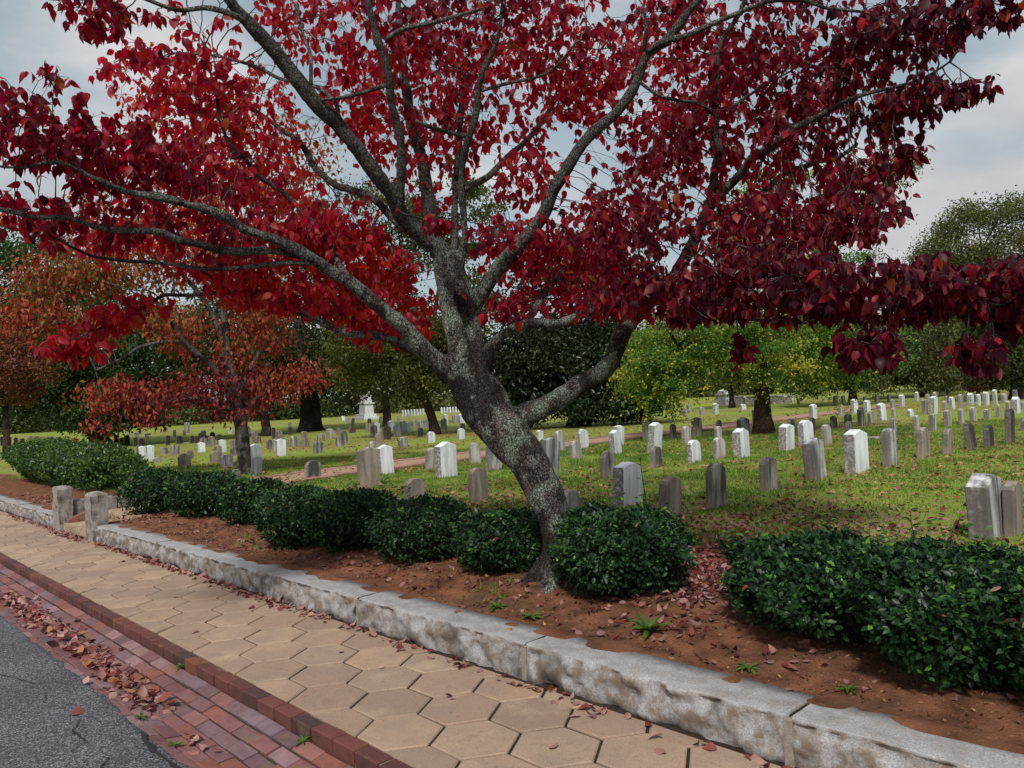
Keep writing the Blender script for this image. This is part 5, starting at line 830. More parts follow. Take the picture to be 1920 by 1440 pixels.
# ------------------------------------------------------------------ gate: pillars, steps, path
def rough_pillar(x0, x1, y0, y1, h, label, seed):
    bm = bmesh.new(); bmesh.ops.create_cube(bm, size=1); bmesh.ops.subdivide_edges(bm, edges=bm.edges[:], cuts=11, use_grid_fill=True)
    cx, cy = (x0 + x1) / 2, (y0 + y1) / 2
    for v in bm.verts:
        u = v.co.copy(); top = u.z > .49
        x = u.x * (x1 - x0); y = u.y * (y1 - y0); z = (u.z + .5) * (h + .1) - .1
        e = max(abs(u.x), abs(u.y)) * 2
        if top: z += .035 * (1 - e) ** .8 - .02 * (e > .9)
        p = Vector((x * 9 + seed, y * 9, z * 7)); d = (mnoise.fractal(p, 1, 2, 4) * .016 + .007 * (mnoise.cell(p * 1.1) - .5))
        f = Vector((u.x if abs(u.x) > .49 else 0, u.y if abs(u.y) > .49 else 0, 0))
        x += f.x * d * 2; y += f.y * d * 2
        if abs(u.x) > .49 and abs(u.y) > .49: x *= .985; y *= .985
        v.co = Vector((x, y, z + (.008 * mnoise.noise(p) if top else 0)))
    me = bpy.data.meshes.new('gate_pillar'); bm.to_mesh(me); bm.free(); me.materials.append(M['pillar'])
    o = obj('gate_pillar', me, None, (cx, cy, S * cx)); return tag(o, label, 'pillar', 'stone pillars at the garden steps')
rough_pillar(-12.02, -11.72, 3.0, 3.215, .64, 'rough granite gate pillar at the right of the steps, at the wall end', 3.3)
rough_pillar(-13.80, -13.46, 2.99, 3.20, .65, 'rough tan granite gate pillar at the left of the steps', 9.1)
def simple_box(name, x0, x1, y0, y1, z0, z1, mat, bev=.012, parent=None):
    bm = bmesh.new(); bmesh.ops.create_cube(bm, size=1)
    for v in bm.verts: v.co = Vector(((x0 + x1) / 2 + v.co.x * (x1 - x0), (y0 + y1) / 2 + v.co.y * (y1 - y0), (z0 + z1) / 2 + v.co.z * (z1 - z0)))
    bmesh.ops.bevel(bm, geom=bm.edges[:], offset=bev, segments=2, affect='EDGES')
    bmesh.ops.subdivide_edges(bm, edges=[e for e in bm.edges if e.calc_length() > .2], cuts=4, use_grid_fill=True)
    for v in bm.verts:
        n_ = mnoise.noise(v.co * 6); v.co.z += .006 * n_ + S * v.co.x; v.co.y += .006 * mnoise.noise(v.co * 7 + Vector((5, 0, 0)))
    me = bpy.data.meshes.new(name); bm.to_mesh(me); bm.free(); me.materials.append(mat); return obj(name, me, parent)
st = empty('garden_steps', (-12.74, 3.1, S * -12.74), 'low tan stone steps rising between the two gate pillars', 'steps')
simple_box('step', GATE_X0 - .05, GATE_X1 + .05, 3.06, 3.62, -.05, .115, M['step'], .014, st)
simple_box('step', GATE_X0 - .05, GATE_X1 + .05, 3.60, 4.3, .0, .235, M['step'], .014, st)
mb = MB(); yA, yB = 3.10, 3.62; zA, zB = .16, .36; xa, xb = GATE_X0 - .02, GATE_X0 + .13
mb.add([(x_, y_, z_ + S * x_) for x_ in (xa, xb) for (y_, z_) in ((yA, .0), (yB, .0), (yB, zB), (yA, zA))], [(0, 1, 2, 3), (7, 6, 5, 4), (3, 2, 6, 7), (0, 3, 7, 4), (1, 5, 6, 2)])
tag(obj('sloping_cheek', mb.mesh('sloping_cheek', M['board'])), 'reddish sloping side stone beside the left gate pillar', 'stone')
cw = empty('cheek_wall', (-13.6, 3.3, S * -13.6), 'low brown stone side wall running back from the left gate pillar', 'wall')
for a, c in ((3.22, 3.86), (3.87, 4.6), (4.61, 5.5), (5.51, 6.5)): simple_box('stone', -13.78, -13.52, a, c, 0, .43 if a < 3.5 else .40, M['pillar'], .016, cw)

def path_c(y): return np.interp(y, [3.5, 6, 8, 12, 25, 40], [-12.74, -13.6, -14.2, -14.4, -14.8, -15.6])
pys = np.concatenate([np.arange(4.2, 12, .25), np.linspace(12, 42, 50)]); us = np.linspace(-.72, .72, 7)
V = np.array([[path_c(y) + u, y, float(ground_z(path_c(y) + u, y)) + .05 + .006 * math.sin(7 * y + 5 * u)] for y in pys for u in us]); k = len(us)
Q = [(i * k + j, i * k + j + 1, (i + 1) * k + j + 1, (i + 1) * k + j) for i in range(len(pys) - 1) for j in range(k - 1)]
tag(obj('garden_path', mesh_np('garden_path', V, [np.array(Q)], M['path'], True)), kind='structure')
EB = [brick_mesh('brick', .14, .46, .16, M['edging_brick'], 70 + i, .01) for i in range(3)]
for sgn, lb in ((1, 'row of brown edging bricks along the right side of the clay path'), (-1, 'row of brown edging bricks along the left side of the clay path')):
    ed = empty('path_edging', (float(path_c(4.6)) + sgn * .78, 4.6, float(ground_z(-13, 4.6))), lb, 'edging')
    y = 6.6 if sgn < 0 else 5.2
    while y < 34:
        x = float(path_c(y)) + sgn * .78; o = bpy.data.objects.new('brick', random.choice(EB)); link(o, ed)
        o.location = Vector((x, y, float(ground_z(x, y)) + .075 + random.uniform(-.008, .008))) - ed.location
        o.rotation_euler = (random.gauss(0, .01), random.gauss(0, .02), math.atan2(-(float(path_c(y + .5)) - float(path_c(y))), .5) + random.gauss(0, .02)); y += .47

# ------------------------------------------------------------------ headstones
def stone_mesh(W, T, H, shape, seed):
    r = random.Random(seed); hw = W / 2; prof = [(-hw, -.12), (hw, -.12)]
    if shape == 'peak':
        rise = W * r.uniform(.14, .2); prof += [(hw, H - rise), (hw * .5, H - rise * .45), (0, H), (-hw * .5, H - rise * .45), (-hw, H - rise)]
        prof[3] = (hw * .5, H - rise * .5); prof[5] = (-hw * .5, H - rise * .5)
    else:
        rise = min(H * .5, W * r.uniform(.2, .36)); R_ = (hw * hw + rise * rise) / (2 * rise); a0 = math.asin(min(1, hw / R_))
        if rise > hw * .95: a0 = math.pi / 2
        for i in range(9):
            a = a0 - 2 * a0 * i / 8; prof.append((R_ * math.sin(a), H - R_ + R_ * math.cos(a)))
    n = len(prof); b_ = min(.012, T * .12); cy = sum(p[0] for p in prof) / n; cz = H / 2
    V = []
    for (x, ins) in ((-T / 2, b_), (-T / 2 + b_, 0), (T / 2 - b_, 0), (T / 2, b_)):
        for (y, z) in prof:
            L = math.hypot(y - cy, z - cz); k = 1 - ins / L
            V.append((x + r.uniform(-.0015, .0015), cy + (y - cy) * k + r.uniform(-.002, .002), cz + (z - cz) * k + r.uniform(-.002, .002)))
    F = [tuple(range(n - 1, -1, -1)), tuple(range(3 * n, 4 * n))] + [(k * n + i, k * n + (i + 1) % n, (k + 1) * n + (i + 1) % n, (k + 1) * n + i) for k in range(3) for i in range(n)]
    me = bpy.data.meshes.new('headstone'); me.from_pydata(V, [], F); me.update(); return me
TONE = dict(white='white marble', grey='grey streaked marble', pale='pale limestone', tan='tan sandstone', stain='grey stained', dark='dark weathered', black='black mossy', slate='blue grey', brown='brown')
ORD = 'first second third fourth fifth sixth seventh eighth ninth tenth eleventh twelfth thirteenth fourteenth fifteenth sixteenth seventeenth eighteenth nineteenth twentieth'.split()
ORD += ['twenty-' + o for o in ORD[:9]] + ['thirtieth'] + ['thirty-' + o for o in ORD[:9]]
ROWS = dict(centre=('in the rows before the evergreen and elm', 'headstones before the evergreen and elm'), elm=('among far stones behind the elm', 'far stones around the elm'),
  right_mid=('of the middle rows at right', 'headstones in the middle rows at right'), right_far=('in the farthest rows at right', 'headstones in the farthest rows at right'),
  left_mid=('around the straight brown trunk', 'headstones round the brown trunk'), left_far=('of the far stones near the white monument', 'far stones near the white monument'),
  hill=('in the distant white row beyond the brown trunk', 'distant white row on the rise'), left_near=('among stones round the small orange dogwood', 'headstones round the orange dogwood'),
  left_back=('of the rows behind the orange dogwood', 'headstones in rows behind the orange dogwood'), left_dark=('in the shaded rows at far left', 'shaded headstones at far left'))
rowidx = {}
for row in ROWS:
    idx = sorted([i for i, r in enumerate(STONES) if r[8] == row], key=lambda i: STONES[i][9])
    for k, i in enumerate(idx): rowidx[i] = k
for i, (x, y, z, W, T, H, sh, tone, row, cx, lx, ly, dep) in enumerate(STONES):
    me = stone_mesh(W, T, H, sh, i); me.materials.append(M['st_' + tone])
    o = bpy.data.objects.new('headstone', me); link(o); o.location = (x, y, z); o.rotation_euler = (lx * 1.9, ly * 1.9, random.gauss(0, .06))
    if row == 'near': lb, gr = NEAR_LABELS[i], 'headstones in the near rows behind the hedge'
    else: lb, gr = '%s %s headstone, %s from left %s' % (TONE[tone], 'peaked' if sh == 'peak' else 'round-topped', ORD[rowidx[i]], ROWS[row][0]), ROWS[row][1]
    tag(o, lb, 'headstone', gr)
o = simple_box('ledger_slab', -7.5, -7.1, 18.0, 18.25, .29, .345, M['st_pale'], .01); tag(o, 'pale flat grave slab lying in the grass at right', 'grave slab')
# monuments far back
mb = MB(); X, Y = -62.1, 39.6; Z = float(ground_z(X, Y))
def frustum(mb, x, y, z0, z1, a, b_, c=None, d=None):
    c = a if c is None else c; d = b_ if d is None else d
    mb.add([(x - a, y - b_, z0), (x + a, y - b_, z0), (x + a, y + b_, z0), (x - a, y + b_, z0), (x - c, y - d, z1), (x + c, y - d, z1), (x + c, y + d, z1), (x - c, y + d, z1)], [(0, 3, 2, 1), (4, 5, 6, 7), (0, 1, 5, 4), (1, 2, 6, 5), (2, 3, 7, 6), (3, 0, 4, 7)])
mon = empty('monument', (X, Y, Z), 'tall white stone obelisk on a stepped base far behind the graves', 'monument')
frustum(mb, X, Y, Z - .1, Z + .28, .85, .85); frustum(mb, X, Y, Z + .28, Z + .55, .68, .68); obj('base', mb.mesh('base', M['st_white']), mon)
mb = MB(); frustum(mb, X, Y, Z + .55, Z + 1.5, .5, .5, .46, .46); frustum(mb, X, Y, Z + 1.5, Z + 1.62, .56, .56); obj('pedestal', mb.mesh('pedestal', M['st_white']), mon)
mb = MB(); frustum(mb, X, Y, Z + 1.62, Z + 4.3, .4, .4, .27, .27); frustum(mb, X, Y, Z + 4.3, Z + 4.6, .27, .27, .02, .02); obj('shaft', mb.mesh('shaft', M['st_white']), mon)
X, Y = -30.6, 50.1; Z = float(ground_z(X, Y))
mau = empty('tomb', (X, Y, Z), 'small white tomb with a domed top behind the yellow-green elm', 'tomb')
mb = MB(); frustum(mb, X, Y, Z - .1, Z + .75, .42, .34); frustum(mb, X, Y, Z + .75, Z + .85, .5, .42); obj('wall', mb.mesh('wall', M['st_white']), mau)
bm = bmesh.new(); bmesh.ops.create_uvsphere(bm, u_segments=14, v_segments=8, radius=.4)
for v in bm.verts: v.co = Vector((X + v.co.x, Y + v.co.y, Z + .85 + max(0, v.co.z) * .8))
me = bpy.data.meshes.new('dome'); bm.to_mesh(me); bm.free(); me.materials.append(M['st_white']); obj('dome', me, mau)
mb = MB(); X, Y = -27.6, 50.5; Z = float(ground_z(X, Y)); mb.box(X - 2.2, X + 2.2, Y - .12, Y + .12, Z - .1, Z + .5); mb.box(X - 2.25, X + 2.25, Y - .17, Y + .17, Z + .5, Z + .58)
lw = obj('plot_wall', mb.mesh('plot_wall', M['st_white'])); tag(lw, 'low white plot wall far behind the yellow-green elm', 'wall')

# ------------------------------------------------------------------ leaf templates and batches
def tmpl_dogwood(curl=.22, fold=.22):
    s = [0, .18, .40, .64, .85, 1.0]; hw = [0, .20, .31, .26, .12, 0]
    V = []; mid = []; Lf = []; Rt_ = []
    dz = lambda t: -curl * t * t
    for t, w in zip(s, hw):
        mid.append(len(V)); V.append((0, t, dz(t)))
        if w: Lf.append(len(V)); V.append((-w, t - .03, dz(t) + fold * w)); Rt_.append(len(V)); V.append((w, t - .03, dz(t) + fold * w))
    q = []; tr = [(mid[0], mid[1], Lf[0]), (mid[0], Rt_[0], mid[1]), (mid[4], mid[5], Lf[3]), (mid[4], Rt_[3], mid[5])]
    for i in range(3): q += [(mid[i + 1], mid[i + 2], Lf[i + 1], Lf[i]), (mid[i + 1], Rt_[i], Rt_[i + 1], mid[i + 2])]
    return np.array(V, float), np.array(q), np.array(tr)
def tmpl_oval(w=.27, fold=.18, curl=.12):
    V = np.array([(0, 0, 0), (0, .36, -curl * .13), (0, .70, -curl * .5), (0, 1, -curl), (-w, .34, fold * w), (-w * .8, .70, fold * w - curl * .4), (w, .34, fold * w), (w * .8, .70, fold * w - curl * .4)], float)
    return V, np.array([(1, 2, 5, 4), (1, 6, 7, 2)]), np.array([(0, 1, 4), (2, 3, 5), (0, 6, 1), (2, 7, 3)])
def tmpl_fold(w=.27, fold=.2, curl=.12):
    V = np.array([(0, 0, 0), (0, .5, 0), (0, 1, -curl), (-w, .42, fold * w), (w, .42, fold * w)], float)
    return V, np.zeros((0, 4), int), np.array([(0, 1, 3), (1, 2, 3), (0, 4, 1), (1, 4, 2)])
def tmpl_kite(w=.3, fold=.15):
    V = np.array([(0, 0, 0), (w, .45, fold), (0, 1, -.08), (-w, .45, fold)], float)
    return V, np.zeros((0, 4), int), np.array([(0, 1, 2), (0, 2, 3)])
def frames(l, nrm):
    """matrices with columns (width, length, normal)"""
    l = l / np.linalg.norm(l, axis=1, keepdims=True)
    w = np.cross(l, nrm); w /= np.maximum(np.linalg.norm(w, axis=1, keepdims=True), 1e-6); n2 = np.cross(w, l)
    return np.stack([w, l, n2], -1)
def batch(name, tm, P, Rm, sc, tint, mat, smooth=True, wid=None):
    tv, tq, tt = tm; n = len(P); k = len(tv)
    T = np.repeat(tv[None], n, 0)
    if wid is not None: T[:, :, 0] *= wid[:, None]
    V = np.einsum('nij,nkj->nki', Rm, T) * sc[:, None, None] + P[:, None, :]
    off = (np.arange(n) * k)[:, None, None]
    F = []
    if len(tq): F.append((tq[None] + off).reshape(-1, 4))
    if len(tt): F.append((tt[None] + off).reshape(-1, 3))
    return mesh_np(name, V.reshape(-1, 3), F, mat, smooth, {'tint': np.repeat(np.clip(tint, 0, 1), k)})
def rand_unit(n):
    v = rng.normal(size=(n, 3)); return v / np.linalg.norm(v, axis=1, keepdims=True)
def hang(n, az=None, phi0=62, dphi=18, roll=35):
    """length and normal vectors of leaves hanging from their stalks"""
    a = rng.uniform(0, 2 * np.pi, n) if az is None else az
    phi = np.radians(np.clip(rng.normal(phi0, dphi, n), 5, 115)); o = np.stack([np.cos(a), np.sin(a), 0 * a], -1); z = np.array([0, 0, 1.0])
    l = np.cos(phi)[:, None] * o - np.sin(phi)[:, None] * z; nn = np.sin(phi)[:, None] * o + np.cos(phi)[:, None] * z
    r = np.radians(rng.normal(0, roll, n))[:, None]; side = np.cross(l, nn)
    return l, nn * np.cos(r) + side * np.sin(r)

# ------------------------------------------------------------------ branches
def smooth_path(pts, step):
    """Catmull-Rom through (x,y,z,r)"""
    P = np.array(pts, float); P = np.vstack([2 * P[0] - P[1], P, 2 * P[-1] - P[-2]]); P[:, 3] = np.maximum(P[:, 3], .001); out = []
    for i in range(1, len(P) - 2):
        L = np.linalg.norm(P[i + 1, :3] - P[i, :3]); n = max(1, int(math.ceil(L / step)))
        for t in np.arange(n) / n:
            a, b_, c, d = P[i - 1], P[i], P[i + 1], P[i + 2]
            out.append(.5 * (2 * b_ + (c - a) * t + (2 * a - 5 * b_ + 4 * c - d) * t * t + (3 * b_ - a - 3 * c + d) * t ** 3))
    out.append(P[-2]); out = np.array(out); out[:, 3] = np.maximum(out[:, 3], .0015); return out
def tube(mb, pts, sides, wob=0.0, seed=0.0, cap=True):
    pts = np.asarray(pts); n = len(pts); base = len(mb.v); ref = None; vs = []
    for i in range(n):
        d = Vector(pts[min(i + 1, n - 1), :3] - pts[max(i - 1, 0), :3])
        if d.length < 1e-6: d = Vector((0, 0, 1))
        d.normalize()
        if ref is None: ref = d.orthogonal().normalized()
        ref = (ref - d * ref.dot(d)).normalized(); bi = d.cross(ref); r = pts[i, 3]; c = Vector(pts[i, :3])
        for k in range(sides):
            a = 2 * math.pi * k / sides; dirv = ref * math.cos(a) + bi * math.sin(a)
            rr = r * (1 + wob * mnoise.noise(c * 5 + dirv * 1.2 + Vector((seed, 0, 0)))) if wob else r
            vs.append(c + dirv * rr)
    fs = [(i * sides + k, i * sides + (k + 1) % sides, (i + 1) * sides + (k + 1) % sides, (i + 1) * sides + k) for i in range(n - 1) for k in range(sides)]
    if cap: fs.append(tuple(range(sides - 1, -1, -1))); fs.append(tuple((n - 1) * sides + k for k in range(sides)))
    mb.add(vs, fs)
def edge_tubes(name, A, B, ra, rb, mat, sides=3):
    """many thin separate twig segments in one mesh"""
    d = B - A; L = np.linalg.norm(d, axis=1, keepdims=True); d = d / np.maximum(L, 1e-6)
    h = np.where(np.abs(d[:, 2:3]) < .9, np.array([[0, 0, 1.0]]), np.array([[1.0, 0, 0]])); u = np.cross(d, h); u /= np.linalg.norm(u, axis=1, keepdims=True); v = np.cross(d, u)
    ang = 2 * np.pi * np.arange(sides) / sides; ring = np.cos(ang)[None, :, None] * u[:, None, :] + np.sin(ang)[None, :, None] * v[:, None, :]
    V = np.concatenate([A[:, None] + ring * ra[:, None, None], B[:, None] + ring * rb[:, None, None]], 1); n = len(A)
    k = np.arange(sides); q = np.stack([k, (k + 1) % sides, sides + (k + 1) % sides, sides + k], -1)
    F = (q[None] + (np.arange(n) * 2 * sides)[:, None, None]).reshape(-1, 4)
    return mesh_np(name, V.reshape(-1, 3), [F], mat, True)

AX = np.array([[math.cos(math.radians(46.7)), math.sin(math.radians(46.7)), 0], [-math.sin(math.radians(46.7)), math.cos(math.radians(46.7)), 0], [0, 0, 1.0]])
def ell(n, r): 
    v = rng.normal(size=(n, 3)); v /= np.linalg.norm(v, axis=1, keepdims=True); return v * (rng.random(n) ** (1 / 2.4))[:, None] * np.array(r)
def grow(limbs, lobes, step, kill, rtip, iters=140, seed_step=.06, mult=1.0):
    """shoots growing from the limbs towards points spread through the crown's volume"""
    nodes = []; rad = []
    for k, pts in limbs.items():
        if k == 'T': continue
        sp = smooth_path(pts, seed_step); nodes.append(sp[len(sp) // 5:, :3]); rad.append(sp[len(sp) // 5:, 3])
    pos = np.concatenate(nodes); nb = len(pos); limb_r = np.concatenate(rad)
    att = np.concatenate([np.array(l[:3]) + ell(int(l[6] * mult), l[3:6]) @ AX for l in lobes])
    par = [-1] * nb; pos = list(pos); P = np.array(pos); D = np.full(len(att), 1e9); NI = np.zeros(len(att), int)
    for s in range(0, len(P), 500):
        dd = np.linalg.norm(att[:, None] - P[None, s:s + 500], axis=2); j = dd.argmin(1); m_ = dd[np.arange(len(att)), j]; u = m_ < D; D[u] = m_[u]; NI[u] = j[u] + s
    alive = np.ones(len(att), bool); tips = []
    for it in range(iters):
        alive &= D > kill
        if not alive.any(): break
        new = []; newp = []
        idx = np.where(alive)[0]
        od_ = idx[np.argsort(NI[idx], kind='stable')]; uq, st_ = np.unique(NI[od_], return_index=True)
        for nd_, grp in zip(uq, np.split(od_, st_[1:])):
            a = att[grp]; v = a - pos[nd_]; v = (v / np.linalg.norm(v, axis=1, keepdims=True)).mean(0)
            if par[nd_] >= 0:
                pv = pos[nd_] - pos[par[nd_]]; v = v + .55 * pv / (np.linalg.norm(pv) + 1e-6)
            v = v + rng.normal(0, .22, 3) + np.array([0, 0, .05]); v /= np.linalg.norm(v) + 1e-6
            new.append(pos[nd_] + v * step); newp.append(int(nd_))
        b0 = len(pos); pos += new; par += newp; NP = np.array(new)
        ai = np.where(alive)[0]; A_ = att[ai]; d2 = (A_ ** 2).sum(1)[:, None] + (NP ** 2).sum(1)[None] - 2 * A_ @ NP.T; j = d2.argmin(1)
        m_ = np.sqrt(np.maximum(d2[np.arange(len(ai)), j], 0)); u = m_ < D[ai]; D[ai[u]] = m_[u]; NI[ai[u]] = j[u] + b0
    pos = np.array(pos); par = np.array(par); n = len(pos)
    # a final segment out to every point it reached
    ep = []; epar = []
    for i in range(len(att)):
        if NI[i] >= 0 and D[i] < .6: ep.append(att[i]); epar.append(NI[i])
    pos = np.concatenate([pos, np.array(ep)]); par = np.concatenate([par, np.array(epar)])
    acc = np.zeros(len(pos)); ex = 2.35
    for i in range(len(pos) - 1, nb - 1, -1):
        if acc[i] == 0: acc[i] = rtip ** ex
        p = par[i]
        if p >= nb: acc[p] += acc[i]
    r = acc ** (1 / ex); r[:nb] = limb_r
    return pos, par, r, nb, n
def build_tree_wood(root, limbs, big, pos, par, r, nb, bark, twig, voxel=None):
    if big:
        mb = MB()
        for k in big: tube(mb, smooth_path(limbs[k], .05), 14, .14, len(mb.v) * .01)
        if 'T' in limbs:   # root flare
            b0 = Vector(limbs['T'][0][:3])
            for a in (0.3, 1.6, 2.7, 3.9, 5.2):
                d = Vector((math.cos(a), math.sin(a), 0)); rr = limbs['T'][0][3]
                tube(mb, [tuple(b0 + Vector((0, 0, .22)) + d * rr * .25) + (rr * .5,), tuple(b0 + Vector((0, 0, .08)) + d * rr * .85) + (rr * .44,), tuple(b0 + Vector((0, 0, .005)) + d * rr * 1.5) + (rr * .32,), tuple(b0 + Vector((0, 0, -.07)) + d * rr * 2.3) + (rr * .2,)], 10)
        me = mb.mesh('trunk', bark, True); o = obj('trunk', me, root)
        if voxel:
            md = o.modifiers.new('remesh', 'REMESH'); md.mode = 'VOXEL'; md.voxel_size = voxel; md.use_smooth_shade = True
            ms = o.modifiers.new('smooth', 'SMOOTH'); ms.factor = .6; ms.iterations = 5
            tx = bpy.data.textures.new('bark_relief', 'CLOUDS'); tx.noise_scale = .045; tx.noise_depth = 3
            dm = o.modifiers.new('relief', 'DISPLACE'); dm.texture = tx; dm.strength = .010; dm.mid_level = .6; dm.texture_coords = 'LOCAL'
            tx2 = bpy.data.textures.new('bark_lumps', 'CLOUDS'); tx2.noise_scale = .16; tx2.noise_depth = 1
            dm = o.modifiers.new('lumps', 'DISPLACE'); dm.texture = tx2; dm.strength = .016; dm.mid_level = .62; dm.texture_coords = 'LOCAL'
    for k, pts in limbs.items():
        if k in big: continue
        mb = MB(); tube(mb, smooth_path(pts, .05), 8, .2, len(k)); obj('limb', mb.mesh('limb', bark if k == 'T' else twig, True), root)
    i = np.arange(nb, len(pos)); p = par[i]; rp = np.minimum(np.where(p < nb, r[i] * 1.25, r[p]), r[i] * 1.6)
    obj('twigs', edge_tubes('twigs', pos[p], pos[i], rp, r[i], twig), root)

# ------------------------------------------------------------------ the red dogwood
def crooked(pts, amp, fr, seed):
    P = smooth_path(pts, .12); out = []
    for i, q in enumerate(P):
        c = Vector(q[:3]) * fr + Vector((seed, 0, 0)); e = min(1, i / 4.0)
        out.append((q[0] + amp * e * mnoise.noise(c), q[1] + amp * e * mnoise.noise(c + Vector((9, 0, 0))), q[2] + amp * e * mnoise.noise(c + Vector((0, 9, 0))), q[3]))
    return out
for k_ in list(HERO_LIMBS):
    if k_ == 'T': continue
    t0 = .92 if k_ in ('C', 'CL') else .84 if k_ in ('R1', 'L1') else .78
    HERO_LIMBS[k_] = crooked([(a, b_, c, q * (1 if (i == 0 and k_ in HERO_BIG) else t0)) for i, (a, b_, c, q) in enumerate(HERO_LIMBS[k_])], .045 if k_ not in ('C', 'CL') else .015, 2.6, len(k_) + ord(k_[0]))
base = HERO_LIMBS['T'][0]
hero = empty('dogwood_tree', (base[0], base[1], base[2]), 'large leaning dogwood with lichened trunk and deep red leaves in the foreground', 'tree')
pos, par, r, nb, ng = grow(HERO_LIMBS, HERO_LOBES, .075, .10, .0014, mult=3.05)
build_tree_wood(hero, HERO_LIMBS, HERO_BIG, pos, par, r, nb, M['bark'], M['twig_bark'], .0105)
tips = np.arange(ng, len(pos)); LP = []; cl = []
for i in tips:
    k = random.choice((3, 3, 4, 4, 5)); d = pos[i] - pos[par[i]]; a0 = math.atan2(d[1], d[0])
    for j in range(k): LP.append((pos[i] + (pos[par[i]] - pos[i]) * (.0 if j < 3 else .6), a0 + (j - (k - 1) / 2) * 1.5 + random.gauss(0, .5)))
inner = np.where((np.arange(len(pos)) >= nb) & (np.arange(len(pos)) < ng) & (r < .0042))[0]
for i in inner:
    if random.random() < .16: LP.append((pos[i], random.uniform(0, 6.28))); LP.append((pos[i], random.uniform(0, 6.28)))
LPOS = np.array([p for p, a in LP]); LAZ = np.array([a for p, a in LP]); n = len(LPOS)
l, nn = hang(n, LAZ, 56, 26, 48); LR = frames(l, nn); LPOS = LPOS + l * .012
lsc = rng.uniform(.044, .086, n) * rng.choice([.8, 1, 1.08], n)
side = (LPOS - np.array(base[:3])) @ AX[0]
tint = .50 - .10 * side + rng.normal(0, .17, n) + .35 * vnoise(LPOS[:, 0] + LPOS[:, 2], LPOS[:, 1] - LPOS[:, 2], 1.3, .31)  # darker towards the crown's right: its shade is put into the leaf colour
depth = (LPOS - CAM) @ FW; tint += np.clip((depth - 5.35) * .24, -.27, .24)  # near leaves shaded, deeper ones backlit, painted through the tint
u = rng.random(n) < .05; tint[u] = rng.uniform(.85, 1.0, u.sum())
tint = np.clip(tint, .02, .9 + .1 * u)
DT = tmpl_dogwood(.16, .2); DT2 = tmpl_dogwood(.5, .42); vis, zz = in_view(LPOS, 10)
order = np.argsort(np.where(vis, zz, 99)); single = order[:300]; mask = np.ones(n, bool); mask[single] = False
half = rng.random(n) < .5; Vp = []
fard = depth > 6.0; DB = tmpl_oval(.31, .25, .3)
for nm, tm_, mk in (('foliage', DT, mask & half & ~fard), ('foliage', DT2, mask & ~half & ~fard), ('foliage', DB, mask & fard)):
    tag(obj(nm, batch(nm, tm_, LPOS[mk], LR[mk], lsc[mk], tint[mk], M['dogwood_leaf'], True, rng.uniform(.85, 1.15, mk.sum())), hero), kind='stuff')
def leaf_variants(name, tms, tints, mat):
    out = []
    for t in tints:
        for tm_ in tms:
            tv, tq, tt = tm_; out.append((t, mesh_np(name, tv, [tq, tt], mat, True, {'tint': np.full(len(tv), t)})))
    return out
def place_leaves(name, idx, P, Rm, sc, tint, variants, parent, label=None, cat=None, group=None):
    ts = np.array([v[0] for v in variants])
    for i in idx:
        best = np.where(np.abs(ts - tint[i]) < np.abs(ts - tint[i]).min() + 1e-6)[0]
        o = bpy.data.objects.new(name, variants[random.choice(list(best))][1]); link(o, parent)
        mw = Matrix(Rm[i].tolist()); o.rotation_mode = 'QUATERNION'; o.rotation_quaternion = mw.to_quaternion()
        o.location = Vector(P[i].tolist()) - (parent.location if parent else Vector((0, 0, 0))); o.scale = (sc[i],) * 3
        if label: tag(o, label, cat, group)
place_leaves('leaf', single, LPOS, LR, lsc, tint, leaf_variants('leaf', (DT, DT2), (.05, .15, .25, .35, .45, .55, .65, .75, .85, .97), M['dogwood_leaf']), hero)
print('hero leaves', n, 'nodes', len(pos))

# ------------------------------------------------------------------ the smaller orange dogwood
base2 = TREE2_LIMBS['T'][0]
tree2 = empty('dogwood_tree', base2[:3], 'small dogwood with orange and russet leaves behind the left bushes', 'tree')
pos, par, r, nb, ng = grow(TREE2_LIMBS, TREE2_LOBES, .16, .2, .004, 120, .15, 1.6)
build_tree_wood(tree2, TREE2_LIMBS, ['T'], pos, par, r, nb, M['twig_bark'], M['twig_bark'])
tp = pos[ng:]; k = 10; P2 = np.repeat(tp, k, 0); n = len(P2); P2 = P2 + rng.normal(0, 1, (n, 3)) * np.array((.18, .18, .11))
l, nn = hang(n, None, 46, 30, 45); t2 = np.repeat(.42 + .6 * vnoise(tp[:, 0] + tp[:, 1], tp[:, 2] * 1.2, .5, .41) + .15 * rng.normal(size=len(tp)) + .17 * np.clip(tp[:, 2] - 2.2, -.8, 1.6), k) + rng.normal(0, .12, n)
tag(obj('foliage', batch('foliage', tmpl_fold(.25, .25, .25), P2, frames(l, nn), rng.uniform(.09, .15, n), t2, M['orange_leaf']), tree2), kind='stuff')
print('tree2 leaves', n)

